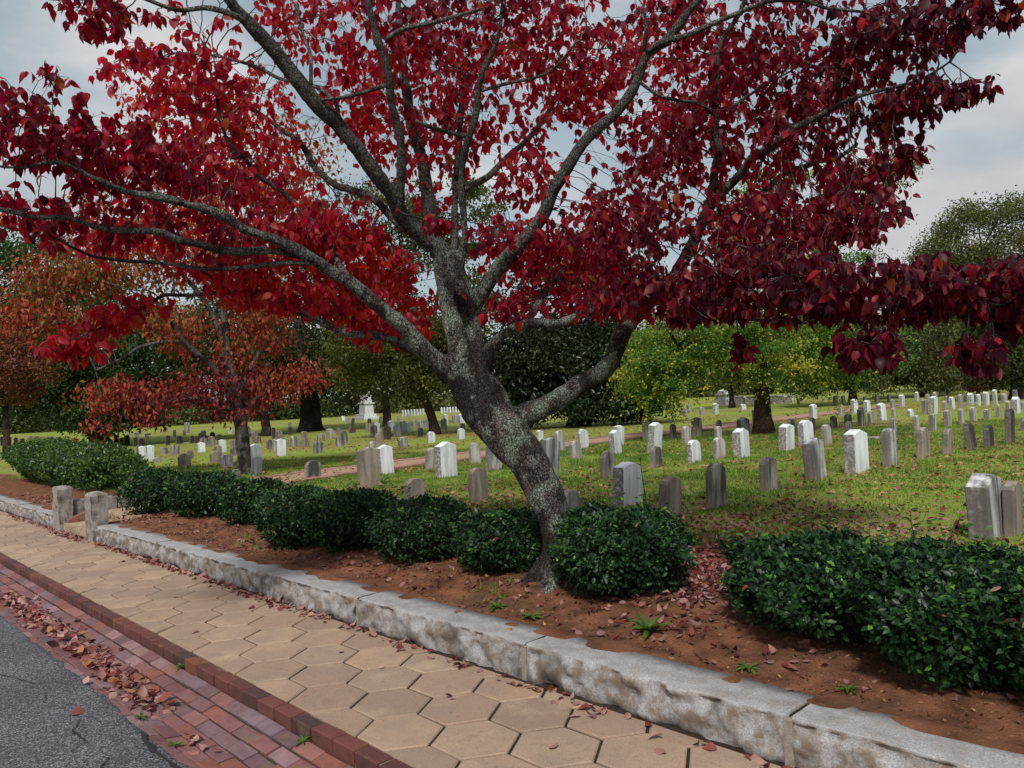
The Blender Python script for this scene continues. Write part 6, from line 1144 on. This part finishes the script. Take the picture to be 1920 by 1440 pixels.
# ------------------------------------------------------------------ trees of the cemetery and the wood behind
SPEC = dict(  # leaf size, leaves per clump, clump radius, material, bark
  elm=(.08, 230, .42, 'elm_leaf', 'brown_bark'), evergreen=(.19, 150, .8, 'evergreen_leaf', 'old_bark'), olive=(.16, 130, .62, 'olive_leaf', 'brown_bark'), olive2=(.2, 110, 1.1, 'olive_leaf', 'old_bark'),
  oak=(.22, 110, 1.3, 'oak_leaf', 'old_bark'), shade=(.2, 100, 1.0, 'oak_leaf', 'old_bark'), green_left=(.2, 180, .95, 'green_leaf', 'old_bark'), rust_left=(.15, 100, .6, 'rust_leaf', 'brown_bark'),
  big_right=(.2, 170, 1.15, 'sage_leaf', 'old_bark'), dark_right=(.18, 110, .8, 'oak_leaf', 'old_bark'), mid_right=(.17, 120, .7, 'green_leaf', 'brown_bark'), mid_right2=(.19, 120, .8, 'sage_leaf', 'brown_bark'),
  rust_right=(.14, 60, .35, 'rust_leaf', 'brown_bark'), thin_mid=(.17, 90, .7, 'olive_leaf', 'old_bark'), far=(.5, 62, 1.8, None, 'old_bark'))
TLABEL = dict(elm='yellow-green elm with drooping sprays and one brown trunk at right of centre', evergreen='broad dark evergreen with leaves to the ground behind the leaning trunk', olive='olive green tree with a straight brown trunk left of the leaning trunk',
  olive2='olive green tree behind the straight brown trunk, its own trunk thin and dark', oak='old oak with a very thick black trunk at left of centre', shade='dark shade tree with a short black trunk just left of the thick oak', green_left='spreading deep green tree with a dark trunk above the left hedge',
  rust_left='rust brown tree at the left edge of the picture', big_right='tall pale green tree rising into the sky at the right edge', dark_right='dark green tree with a bare dark trunk at the right edge', mid_right='green leafy tree under the low red branch at right',
  mid_right2='pale green tree behind the far right headstones', rust_right='small rust red tree low among the far right greens', thin_mid='thin-trunked tree standing behind the yellow-green elm')
far_i = 0
KITE = tmpl_kite(); FAR_M = ['green_leaf', 'oak_leaf', 'olive_leaf', 'sage_leaf']
for (key, bp, tr, lobes) in BG_TREES:
    ls, npc, cr, mt, bk = SPEC[key]
    if key == 'far':
        mt = FAR_M[far_i % 4]; lab = '%s distant tree, %s from left in the wood behind the graves' % ({'green_leaf': 'mid green', 'oak_leaf': 'dark green', 'olive_leaf': 'olive', 'sage_leaf': 'pale green'}[mt], ORD[far_i]); far_i += 1
        root = empty('background_tree', bp, lab, 'tree', 'trees of the wood behind the graves')
    else: root = empty('%s_tree' % ('elm' if key == 'elm' else 'evergreen' if key == 'evergreen' else 'oak' if key == 'oak' else 'shade'), bp, TLABEL[key], 'tree')
    top = np.array(lobes[0][:3]); mb = MB(); b3 = np.array(bp); hgt = top[2] - b3[2]
    tp = [tuple(b3 + np.array((0, 0, -.2))) + (tr * 1.5,), tuple(b3 + np.array((0, 0, .25))) + (tr * 1.12,)]
    for f_ in (.2, .45, .7, 1.0):
        c = b3 + (top - b3) * np.array((f_ ** 1.8, f_ ** 1.8, f_)); tp.append(tuple(c) + (tr * (1 - .55 * f_),))
    tube(mb, smooth_path(tp, .5), 10, .18, bp[0]); obj('trunk', mb.mesh('trunk', M[bk], True), root)
    mb = MB(); Pc = []; 
    for li, L in enumerate(lobes):
        n = int(L[6]); v = rand_unit(n); c = np.array(L[:3]) + (v * (rng.uniform(.45, 1, n) ** .6)[:, None] * np.array(L[3:6])) @ AX; c = c[c[:, 2] > b3[2] + .35]
        Pc.append(c); s = np.array(tp[3][:3]) * .5 + np.array(tp[4][:3]) * .5; e = np.array(L[:3])
        md = (s + e) / 2 + np.array((0, 0, .12 * np.linalg.norm(e - s))); tube(mb, smooth_path([tuple(s) + (tr * .45,), tuple(md) + (tr * .32,), tuple(e) + (tr * .18,)], .6), 6)
        for q in c[::max(1, len(c) // 9)]: tube(mb, [tuple(e) + (tr * .14,), tuple((e + q) / 2 + np.array((0, 0, .1))) + (tr * .08,), tuple(q) + (tr * .03,)], 4)
    obj('limbs', mb.mesh('limbs', M[bk], True), root)
    Pc = np.concatenate(Pc); P = np.repeat(Pc, npc, 0); n = len(P); P = P + rng.normal(0, .5, (n, 3)) * cr * (np.array((1.25, 1.25, .38)) if key == 'elm' else np.array((1, 1, .62))); 
    ct = np.repeat(rng.normal(.5, .2, len(Pc)), npc) + rng.normal(0, .14, n)
    if key == 'elm':
        # drooping sprays: strings of leaves hanging from the lower shell
        sp = []; 
        for q in Pc[Pc[:, 2] < 3.6]:
            for _ in range(4):
                a = random.uniform(0, 6.28); p = q + rng.normal(0, .35, 3); Ls = random.uniform(.35, 1.35)
                for t in np.linspace(0, 1, 22): sp.append(p + np.array((math.cos(a) * .45 * t, math.sin(a) * .45 * t, .12 * t - Ls * t * t)) + rng.normal(0, .025, 3))
        sp = np.array(sp); P = np.concatenate([P, sp]); ct = np.concatenate([ct, rng.normal(.80, .18, len(sp))]); n = len(P)
    ok = P[:, 2] > ground_z(P[:, 0], P[:, 1]) + .15; P = P[ok]; ct = ct[ok]; n = len(P)
    nn = rand_unit(n) + np.array((0, 0, .8)); l = rand_unit(n) + np.array((0, 0, -.35))
    tag(obj('crown', batch('crown', KITE, P, frames(l, nn), ls * rng.uniform(.7, 1.3, n), ct, M[mt], False), root), kind='stuff')

# ------------------------------------------------------------------ bushes
CAUGHT = []
def bush_pts(n, rx, ry, h, p=2.6, lump=.17, seed=0):
    v = rand_unit(n); v[:, 2] = np.abs(v[:, 2]) * np.where(rng.random(n) < .30, -1, 1)
    k = (np.abs(v[:, 0]) ** p + np.abs(v[:, 1]) ** p + np.abs(v[:, 2]) ** p) ** (-1 / p)
    b_ = 1 + lump * (vnoise(v[:, 0] * 3 + v[:, 2] * 2, v[:, 1] * 3 - v[:, 2], 1.0, .05 + seed * .01) + .6 * vnoise(v[:, 0] * 7 + v[:, 2] * 5, v[:, 1] * 7, 1.0, .06 + seed * .01)) * 2
    return v, v * (k * b_)[:, None]
def bush(name, label, c, rx, ry, h, n, ls, mat, near=0, group=None, seed=0, rot=math.radians(46.7), sprigs=10):
    root = empty(name, c, label, 'bush' if name == 'bush' else 'hedge', group)
    ct = np.cos(rot); s_ = np.sin(rot); Rz = np.array([[ct, s_, 0], [-s_, ct, 0], [0, 0, 1]])
    cz = h * .5; C3 = np.array(c) + np.array((0, 0, cz - .01))
    v, q = bush_pts(n, rx, ry, h, seed=seed); ins = 1 - np.abs(rng.normal(0, .11, n)); P = (q * ins[:, None] * np.array((rx, ry, h * .5))) 
    # undercut towards the stems
    P[:, :2] *= (1 - .15 * np.clip(-P[:, 2:3] / (h * .5), 0, 1)); P = P @ Rz + C3
    out = (v * np.array((1 / rx, 1 / ry, 2 / h))) @ Rz; out /= np.linalg.norm(out, axis=1, keepdims=True)
    nn = out * .9 + rand_unit(n) * .75 + np.array((0, 0, .45)); l = out * .5 + rand_unit(n) * 1.0 + np.array((0, 0, .15))
    tint = .42 + .2 * rng.normal(size=n) + .25 * vnoise(P[:, 0] * 1.0 + P[:, 2], P[:, 1] - P[:, 2], 6, .5 + seed * .01); y_ = rng.random(n) < .035; tint[y_] = rng.uniform(.9, 1, y_.sum())
    cz_ = np.where((out[:, 2] > .25) & (ins > .95))[0]; CAUGHT.append(P[rng.choice(cz_, 14)] + out[rng.choice(cz_, 14)] * .0)
    # young shoots
    sp = []; spl = []
    for _ in range(sprigs):
        k = rng.integers(n); 
        if out[k, 2] < .2: continue
        p = P[k].copy(); d = out[k] * .5 + np.array((0, 0, .8)) + rng.normal(0, .25, 3); d /= np.linalg.norm(d)
        for t in range(9): sp.append(p + d * (.018 * t)); a = t * 2.4; spl.append(np.array((math.cos(a), math.sin(a), .5)))
    if sp: P = np.concatenate([P, np.array(sp)]); l = np.concatenate([l, np.array(spl)]); nn = np.concatenate([nn, np.tile((0, 0, 1.0), (len(sp), 1)) + rng.normal(0, .3, (len(sp), 3))]); tint = np.concatenate([tint, rng.uniform(.75, 1, len(sp))])
    n2 = len(P); ok = P[:, 2] > bed_z(P[:, 0], P[:, 1]) + .02; Rm = frames(l, nn); sc = ls * rng.uniform(.65, 1.25, n2); tint = np.clip(tint, .02, 1)
    mask = ok.copy(); OV = tmpl_oval()
    if near:
        vis, zz = in_view(P, 0); facing = ((P - CAM) * np.concatenate([out, np.tile((0, 0, 0.), (n2 - n, 1))])).sum(1) < 0
        od = np.argsort(np.where(vis & ok & facing, zz - .4 * rng.random(n2), 99))[:near]; mask[od] = False
        place_leaves('leaf', od, P, Rm, sc, tint, leaf_variants('leaf', (OV,), (.1, .25, .4, .55, .7, .85, .97), mat), root)
    tag(obj('foliage', batch('foliage', OV if near else tmpl_fold() if ls < .06 else tmpl_kite(.32), P[mask], Rm[mask], sc[mask], tint[mask], mat), root), kind='stuff')
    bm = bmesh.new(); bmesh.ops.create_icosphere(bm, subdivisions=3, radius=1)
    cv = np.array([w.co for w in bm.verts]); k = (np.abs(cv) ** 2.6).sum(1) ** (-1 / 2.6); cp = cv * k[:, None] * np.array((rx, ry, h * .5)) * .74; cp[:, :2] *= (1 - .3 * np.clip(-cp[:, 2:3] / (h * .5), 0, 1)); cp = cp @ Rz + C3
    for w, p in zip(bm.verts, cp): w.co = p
    me = bpy.data.meshes.new('shade_core'); bm.to_mesh(me); bm.free(); me.materials.append(M['core']); obj('shade_core', me, root)  # added solid core, painted dark for the shade among the inner twigs
    mb = MB()
    for _ in range(7):
        a = random.uniform(0, 6.28); b0 = np.array(c) + np.array((math.cos(a) * rx * .18, math.sin(a) * ry * .18, -.05)); e = np.array(c) + np.array((math.cos(a) * rx * .55, math.sin(a) * ry * .55, h * .55))
        tube(mb, smooth_path([tuple(b0) + (.012,), tuple((b0 * .6 + e * .4) + rng.normal(0, .02, 3)) + (.009,), tuple(e) + (.004,)], .06), 5)
    obj('stems', mb.mesh('stems', M['old_bark'], True), root); return root
BL = ['round dark green bush in front of the leaning trunk, right of its foot', 'dark green bush just left of the leaning trunk', 'dark green bush, second to the left of the leaning trunk', 'dark green bush, third to the left of the leaning trunk',
  'dark green bush, fourth to the left of the leaning trunk', 'dark green bush beside the small orange dogwood, below its trunk', 'dark green bush left of the small dogwood trunk, right of its twin', 'leftmost dark green bush, next to the garden steps',
  'wide dark green bush in the right foreground, left of the corner one', 'big dark glossy bush in the lower right corner', 'dark green bush beyond the right edge of the corner bush']
CNT = [12500, 8000, 8000, 8000, 8000, 5500, 5500, 5500, 15000, 15000, 5000]
for i, (x, y, z, rd, h) in enumerate(BUSHES):
    near = 300 if i in (0, 8, 9) else 0; ls = .039 if i in (0, 8, 9, 10) else .044 if i < 5 else .052
    wid = {0: 1.0, 1: 1.1, 2: 1.06, 3: 1.08, 4: 1.05, 8: .95, 9: 1.08}.get(i, 1.08)
    x, y = x - FW[0] * .05, y - FW[1] * .05
    bush('bush', BL[i], (x, y, float(bed_z(np.array(x), np.array(y)))), rd * wid * (.95 if i in (0, 8, 9) else 1.02), rd * (.95 if i in (0, 8, 9) else .98), h * (.92 if i in (0, 8, 9) else .92), CNT[i], ls, M['bush_leaf'], near, 'clipped bushes along the wall', i, sprigs=44)
bush('hedge', 'long light green clipped hedge behind the left gate pillar', (-20.8, 4.75, float(ground_z(-20.8, 4.75))), 4.6, .75, .98, 20000, .075, M['hedge_leaf'], 0, None, 21, 0.0, 160)

CAUGHT = np.concatenate(CAUGHT)
# ------------------------------------------------------------------ ground cover: grass, litter, fallen leaves
n = 230000
d = rng.uniform(0, 1, n) ** .75 * 17 + 5.0; ang = rng.uniform(-.62, .62, n); q = CAM[:2] + np.stack([FW[0] * d + RT[0] * d * np.tan(ang), FW[1] * d + RT[1] * d * np.tan(ang)], -1)
sf = soil_f(q[:, 0], q[:, 1]); keep = (q[:, 1] > 4.1) & (rng.random(n) > sf * 1.25) & (np.abs(q[:, 0] - path_c(q[:, 1])) > .85) & (rng.random(n) < .5 + 1.2 * (vnoise(q[:, 0], q[:, 1], 1.1, .71) + .45))
tuft = (q[:, 1] > 3.5) & (q[:, 1] < 4.6) & (vnoise(q[:, 0], q[:, 1], 1.9, .73) > .28) & (rng.random(n) < .35)
q = q[keep | tuft]; d = d[keep | tuft]; n = len(q); z = np.where(q[:, 1] < 5.2, bed_z(q[:, 0], q[:, 1]), lawn_z(q[:, 0], q[:, 1]))
P = np.stack([q[:, 0], q[:, 1], z - .004], -1); l = rng.normal(0, .55, (n, 3)); l[:, 2] = 1; nn = rand_unit(n); nn[:, 2] *= .2
GT = (np.array([(-.12, 0, 0), (.12, 0, 0), (0.03, 1, .15)], float), np.zeros((0, 4), int), np.array([(0, 1, 2)]))
gt = .45 + .5 * vnoise(q[:, 0], q[:, 1], .8, .72) + rng.normal(0, .16, n)
tag(obj('grass', batch('grass', GT, P, frames(l, nn), rng.uniform(.022, .055, n) * (1 + .02 * d) * (1 + 1.1 * vnoise(q[:, 0], q[:, 1], 2.7, .77)), gt, M['grass'], False)), 'short green lawn grass between the headstones', 'grass', kind='stuff')

DF = tmpl_dogwood(-.12, -.25); DF2 = tmpl_dogwood(.35, .5); DF3 = tmpl_dogwood(-.35, .3)
def flat_frames(n, tilt=.35):
    a = rng.uniform(0, 6.28, n); l = np.stack([np.cos(a), np.sin(a), rng.normal(0, tilt * .5, n)], -1); nn = np.tile((0, 0, 1.0), (n, 1)) + rng.normal(0, tilt, (n, 3)); flip = rng.random(n) < .45; nn[flip] *= -1
    return frames(l, nn)
def surf_z(x, y):
    y = np.asarray(y); x = np.asarray(x)
    return np.where(y > 3.34, np.where(y < 5.2, bed_z(x, y), lawn_z(x, y)), np.where(y > 3.05, S * x + .2, np.where(y > 1.9, S * x, np.where(y > 1.385, S * x + gutter_z(y), S * x - .085))))
# litter on the bed and under the tree
pts = []
def scatter(n, cx, cy, sx, sy, rot=0.0):
    u = rng.normal(0, 1, (n, 2)) * np.array((sx, sy)); c, s_ = math.cos(rot), math.sin(rot); pts.append(np.stack([cx + u[:, 0] * c - u[:, 1] * s_, cy + u[:, 0] * s_ + u[:, 1] * c], -1))
scatter(1500, -2.9, 5.0, .55, .5); scatter(900, -3.6, 5.6, 1.3, .5); scatter(900, -5.6, 6.0, 1.2, .5); scatter(380, -2.75, 4.5, .3, .5); scatter(170, -4.9, 3.85, 1.4, .2); scatter(320, -8.2, 3.7, 2.0, .18); scatter(260, -1.6, 6.3, .6, .5); scatter(150, -12.0, 3.75, .6, .15); scatter(380, -3.4, 6.8, 1.3, .5); scatter(45, -2.2, 3.6, 1.2, .12)
scatter(220, -16.5, 3.6, 1.6, .12); scatter(2300, -3.4, 6.7, 2.0, 1.1); scatter(900, -6.5, 7.2, 1.6, .8)
q = np.concatenate(pts); q = q[(q[:, 1] > 3.38)]; n = len(q); P = np.stack([q[:, 0], q[:, 1], surf_z(q[:, 0], q[:, 1]) + rng.uniform(.004, .022, n)], -1)
P = np.concatenate([P, CAUGHT]); n = len(P); hf = rng.random(n) < .5; Rm = flat_frames(n, .5); sc = rng.uniform(.03, .068, n); tn = np.clip(rng.normal(.30, .24, n), 0, 1)
tag(obj('leaf_litter', batch('leaf_litter', tmpl_oval(.3, .5, .35), P[hf], Rm[hf], sc[hf], tn[hf], M['litter_leaf'])), 'dry red and brown leaf litter under the large dogwood', 'leaf litter', kind='stuff')
tag(obj('leaf_litter', batch('leaf_litter', tmpl_oval(.3, .3, -.35), P[~hf], Rm[~hf], sc[~hf], tn[~hf], M['litter_leaf'])), 'curled red and brown leaf litter round the bushes and the trunk', 'leaf litter', kind='stuff')
n = 9500; q = np.stack([rng.uniform(-13, 0, n), rng.uniform(3.36, 4.6, n)], -1); P = np.stack([q[:, 0], q[:, 1], bed_z(q[:, 0], q[:, 1]) + .003], -1)
tag(obj('soil_crumbs', batch('soil_crumbs', tmpl_fold(.3, .6, -.5), P, flat_frames(n, .6), rng.uniform(.008, .03, n), np.clip(rng.normal(.15, .3, n), 0, .8), M['lawn_litter'], True, rng.uniform(.2, 1.3, n))), 'small clods, bark bits and twigs on the bare red soil', 'debris', kind='stuff')
# brown leaves over the lawn
n = 17000; d = rng.uniform(0, 1, n) ** .9 * 34 + 6.5; ang = rng.uniform(-.62, .62, n); q = np.stack([FW[0] * d + RT[0] * d * np.tan(ang), FW[1] * d + RT[1] * d * np.tan(ang)], -1)
q = q[(q[:, 1] > 5.2) & (vnoise(q[:, 0], q[:, 1], .5, .81) > -.2)]; n = len(q); P = np.stack([q[:, 0], q[:, 1], lawn_z(q[:, 0], q[:, 1]) + .03], -1)
tag(obj('lawn_leaves', batch('lawn_leaves', tmpl_kite(.3, .2), P, flat_frames(n, .4), rng.uniform(.05, .1, n), np.clip(rng.normal(.55, .25, n), 0, 1), M['lawn_litter'])), 'scattered brown and yellow leaves over the lawn', 'fallen leaves', kind='stuff')
# single fallen leaves: gutter drift, wall foot, walk, road
FL = []
def drift(n, x0, x1, yf, ys):
    for _ in range(n):
        x = random.uniform(x0, x1); FL.append((x, yf + random.gauss(0, ys)))
drift(150, -9.2, -6.2, 1.60, .06); drift(88, -6.2, -4.75, 1.565, .05); drift(7, -4.25, -3.95, 1.53, .03)
gd = len(FL)
wall_rest = []
for _ in range(420):
    x = random.uniform(-11.4, -5.5) if random.random() < .8 else random.uniform(-5.5, -1.5); wall_rest.append((x, 3.0 - abs(random.gauss(0, .035))))
for _ in range(150): wall_rest.append((random.gauss(-12.6, .4), 2.93 + random.gauss(0, .05)))
for _ in range(90): wall_rest.append((random.uniform(-17, -13.6), 2.98 - abs(random.gauss(0, .04))))
for _ in range(420): x = random.uniform(-9.6, -4.9); wall_rest.append((x, 1.59 + random.gauss(0, .05)))
q = np.array(wall_rest); n = len(q); P = np.stack([q[:, 0], q[:, 1], surf_z(q[:, 0], q[:, 1]) + rng.uniform(.004, .02, n)], -1)
tag(obj('leaf_drift', batch('leaf_drift', DF2, P, flat_frames(n, .5), rng.uniform(.04, .075, n), np.clip(rng.normal(.42, .25, n), 0, 1), M['litter_leaf'])), 'drift of small red leaves along the wall foot and gutter', 'leaf litter', kind='stuff')
n = len(FL); q = np.array(FL); P = np.stack([q[:, 0], q[:, 1], surf_z(q[:, 0], q[:, 1]) + rng.uniform(.006, .03, n)], -1); Rm = flat_frames(n, .45); sc = rng.uniform(.055, .1, n); tn = np.clip(rng.normal(.5, .25, n), 0, 1)
LV = leaf_variants('fallen_leaf', (DF, DF2, DF3), (.05, .2, .35, .5, .65, .8, .97), M['litter_leaf'])
for i in range(n):
    colr = 'dark brown' if tn[i] < .12 else 'deep red' if tn[i] < .4 else 'dusty red' if tn[i] < .6 else 'pale pink' if tn[i] < .88 else 'orange'
    wh = 'far end of the gutter drift, nearest the picture edge' if q[i, 0] < -7.6 else 'middle of the gutter drift' if q[i, 0] < -6 else 'near end of the gutter drift' if q[i, 0] < -4.6 else 'small heap in the gutter below the main drift'
    place_leaves('fallen_leaf', [i], P, Rm, sc, tn, LV, None, '%s fallen leaf in the %s' % (colr, wh), 'leaf', 'fallen leaves in the brick gutter')
WALK = [(-3.01, 2.95, .97, .085, 'yellow orange fallen leaf on the hexagon walk by the wall foot'), (-2.13, 2.80, .65, .075, 'pink fallen leaf on the walk near the bottom edge'), (-2.62, 2.86, .8, .07, 'pale fallen leaf on the walk near the wall'), (-4.05, 2.62, .75, .06, 'small pale leaf on a middle paver of the walk'),
  (-4.55, 2.62, .05, .05, 'small dark curled leaf on the walk'), (-3.35, 2.62, .1, .05, 'dark curled leaf beside a pale one on the walk'), (-3.32, 2.58, .78, .055, 'pale greenish leaf on the walk'), (-7.2, 2.5, .3, .08, 'single red leaf on the far part of the walk'), (-6.2, 2.75, .25, .08, 'bright red leaf on the walk, right of the far one'),
  (-5.9, 2.22, .65, .07, 'pink leaf lying beside the brick kerb'), (-8.4, 2.6, .2, .07, 'dark red leaf on the walk left of the steps'), (-2.6, 3.0, .62, .08, 'pink curled leaf against the granite wall foot'), (-3.2, 2.98, .6, .07, 'pink leaf against the wall foot, left of the orange one'),
  (-5.05, 1.18, .5, .12, 'long reddish leaf lying on the asphalt'), (-5.6, 1.36, .75, .07, 'pale leaf at the edge of the asphalt'), (-9.6, 2.75, .3, .07, 'red leaf on the walk below the gate pillar'), (-3.5, 3.22, .97, .07, 'orange leaf lying on top of the granite wall'), (-2.5, 2.5, .6, .06, 'small pink leaf on the walk, lower middle'),
  (-4.1, 3.25, .55, .08, 'pinkish leaf on the wall top left of the orange leaf'), (-1.75, 3.3, .3, .07, 'dark red leaf on the wall top at right')]
q = np.array([(a, c) for a, c, _, _, _ in WALK]); n = len(q); P = np.stack([q[:, 0], q[:, 1], surf_z(q[:, 0], q[:, 1]) + .008], -1); Rm = flat_frames(n, .15); sc = np.array([w[3] for w in WALK]); tn = np.array([w[2] for w in WALK])
for i, wdat in enumerate(WALK): place_leaves('fallen_leaf', [i], P, Rm, sc, tn, LV, None, wdat[4], 'leaf', 'fallen leaves on the walk and wall')

# ------------------------------------------------------------------ small plants
def rosette(x, y, label, n=16, ls=.09, up=.5, name='weed', tint=.75):
    root = empty(name, (x, y, float(surf_z(x, y))), label, 'plant'); a = np.linspace(0, 6.28, n, endpoint=False) + rng.normal(0, .2, n)
    l = np.stack([np.cos(a), np.sin(a), np.abs(rng.normal(up, .25, n))], -1); nn = np.stack([-np.cos(a) * .4, -np.sin(a) * .4, np.ones(n)], -1); P = np.tile(np.array(root.location), (n, 1)) + np.array((0, 0, .005))
    tm_ = tmpl_oval(.13, .2, .35); vs_ = leaf_variants('leaf', (tm_,), (tint - .2, tint, min(1, tint + .15)), M['hedge_leaf'])
    place_leaves('leaf', range(n), P, frames(l, nn), ls * rng.uniform(.7, 1.2, n), np.clip(rng.normal(tint, .15, n), 0, 1), vs_, root); return root
rosette(-3.94, 3.49, 'small green weed rosette in the bare soil, the left of a pair'); rosette(-3.60, 3.48, 'small green weed rosette in the bare soil, the right of a pair')
rosette(-2.75, 3.62, 'grassy weed tuft right of the round bush', 22, .13, .9); rosette(-2.05, 3.5, 'small weed in the soil above the right wall', 12, .08, .4); rosette(-1.55, 3.5, 'tiny weed in the soil near the lower right bush', 10, .07, .4)
rosette(-4.75, 1.44, 'tiny green weed between the bricks by the asphalt', 12, .05, .6); rosette(-5.35, 1.88, 'tiny weed at the foot of the brick kerb', 12, .06, .7); rosette(-4.2, 1.43, 'tiny weed in the gutter nearer the bottom edge', 12, .05, .6); rosette(-3.62, 1.86, 'tiny weed by the kerb at the bottom edge', 12, .05, .6)
def sapling(x, y, h, label, n=16, ls=.1):
    root = empty('sapling', (x, y, float(surf_z(x, y))), label, 'plant'); mb = MB(); b0 = np.array(root.location); pts_ = [tuple(b0 + np.array((.02 * math.sin(5 * t), .02 * math.cos(4 * t), h * t))) + (.006 * (1 - .7 * t),) for t in np.linspace(0, 1, 7)]
    tube(mb, pts_, 5); obj('stem', mb.mesh('stem', M['hedge_leaf'], True), root); t = np.linspace(.25, 1, n); a = np.arange(n) * 2.4; P = np.array([b0 + np.array((.02 * math.sin(5 * u), .02 * math.cos(4 * u), h * u)) for u in t])
    l = np.stack([np.cos(a), np.sin(a), np.full(n, .35)], -1); nn = np.tile((0, 0, 1.0), (n, 1)) + rng.normal(0, .2, (n, 3))
    place_leaves('leaf', range(n), P, frames(l, nn), ls * rng.uniform(.7, 1.1, n), np.clip(rng.normal(.5, .2, n), 0, 1), leaf_variants('leaf', (tmpl_oval(.2),), (.3, .5, .7), M['hedge_leaf']), root)
sapling(-3.95, 5.2, .95, 'slender green sapling in front of the white peaked headstone', 14, .085)
sapling(-1.9, 5.4, .45, 'leafy sprout before the large grey headstone at right edge', 12, .09); sapling(-2.05, 5.1, .4, 'leafy sprout behind the wide right bush', 12, .1)
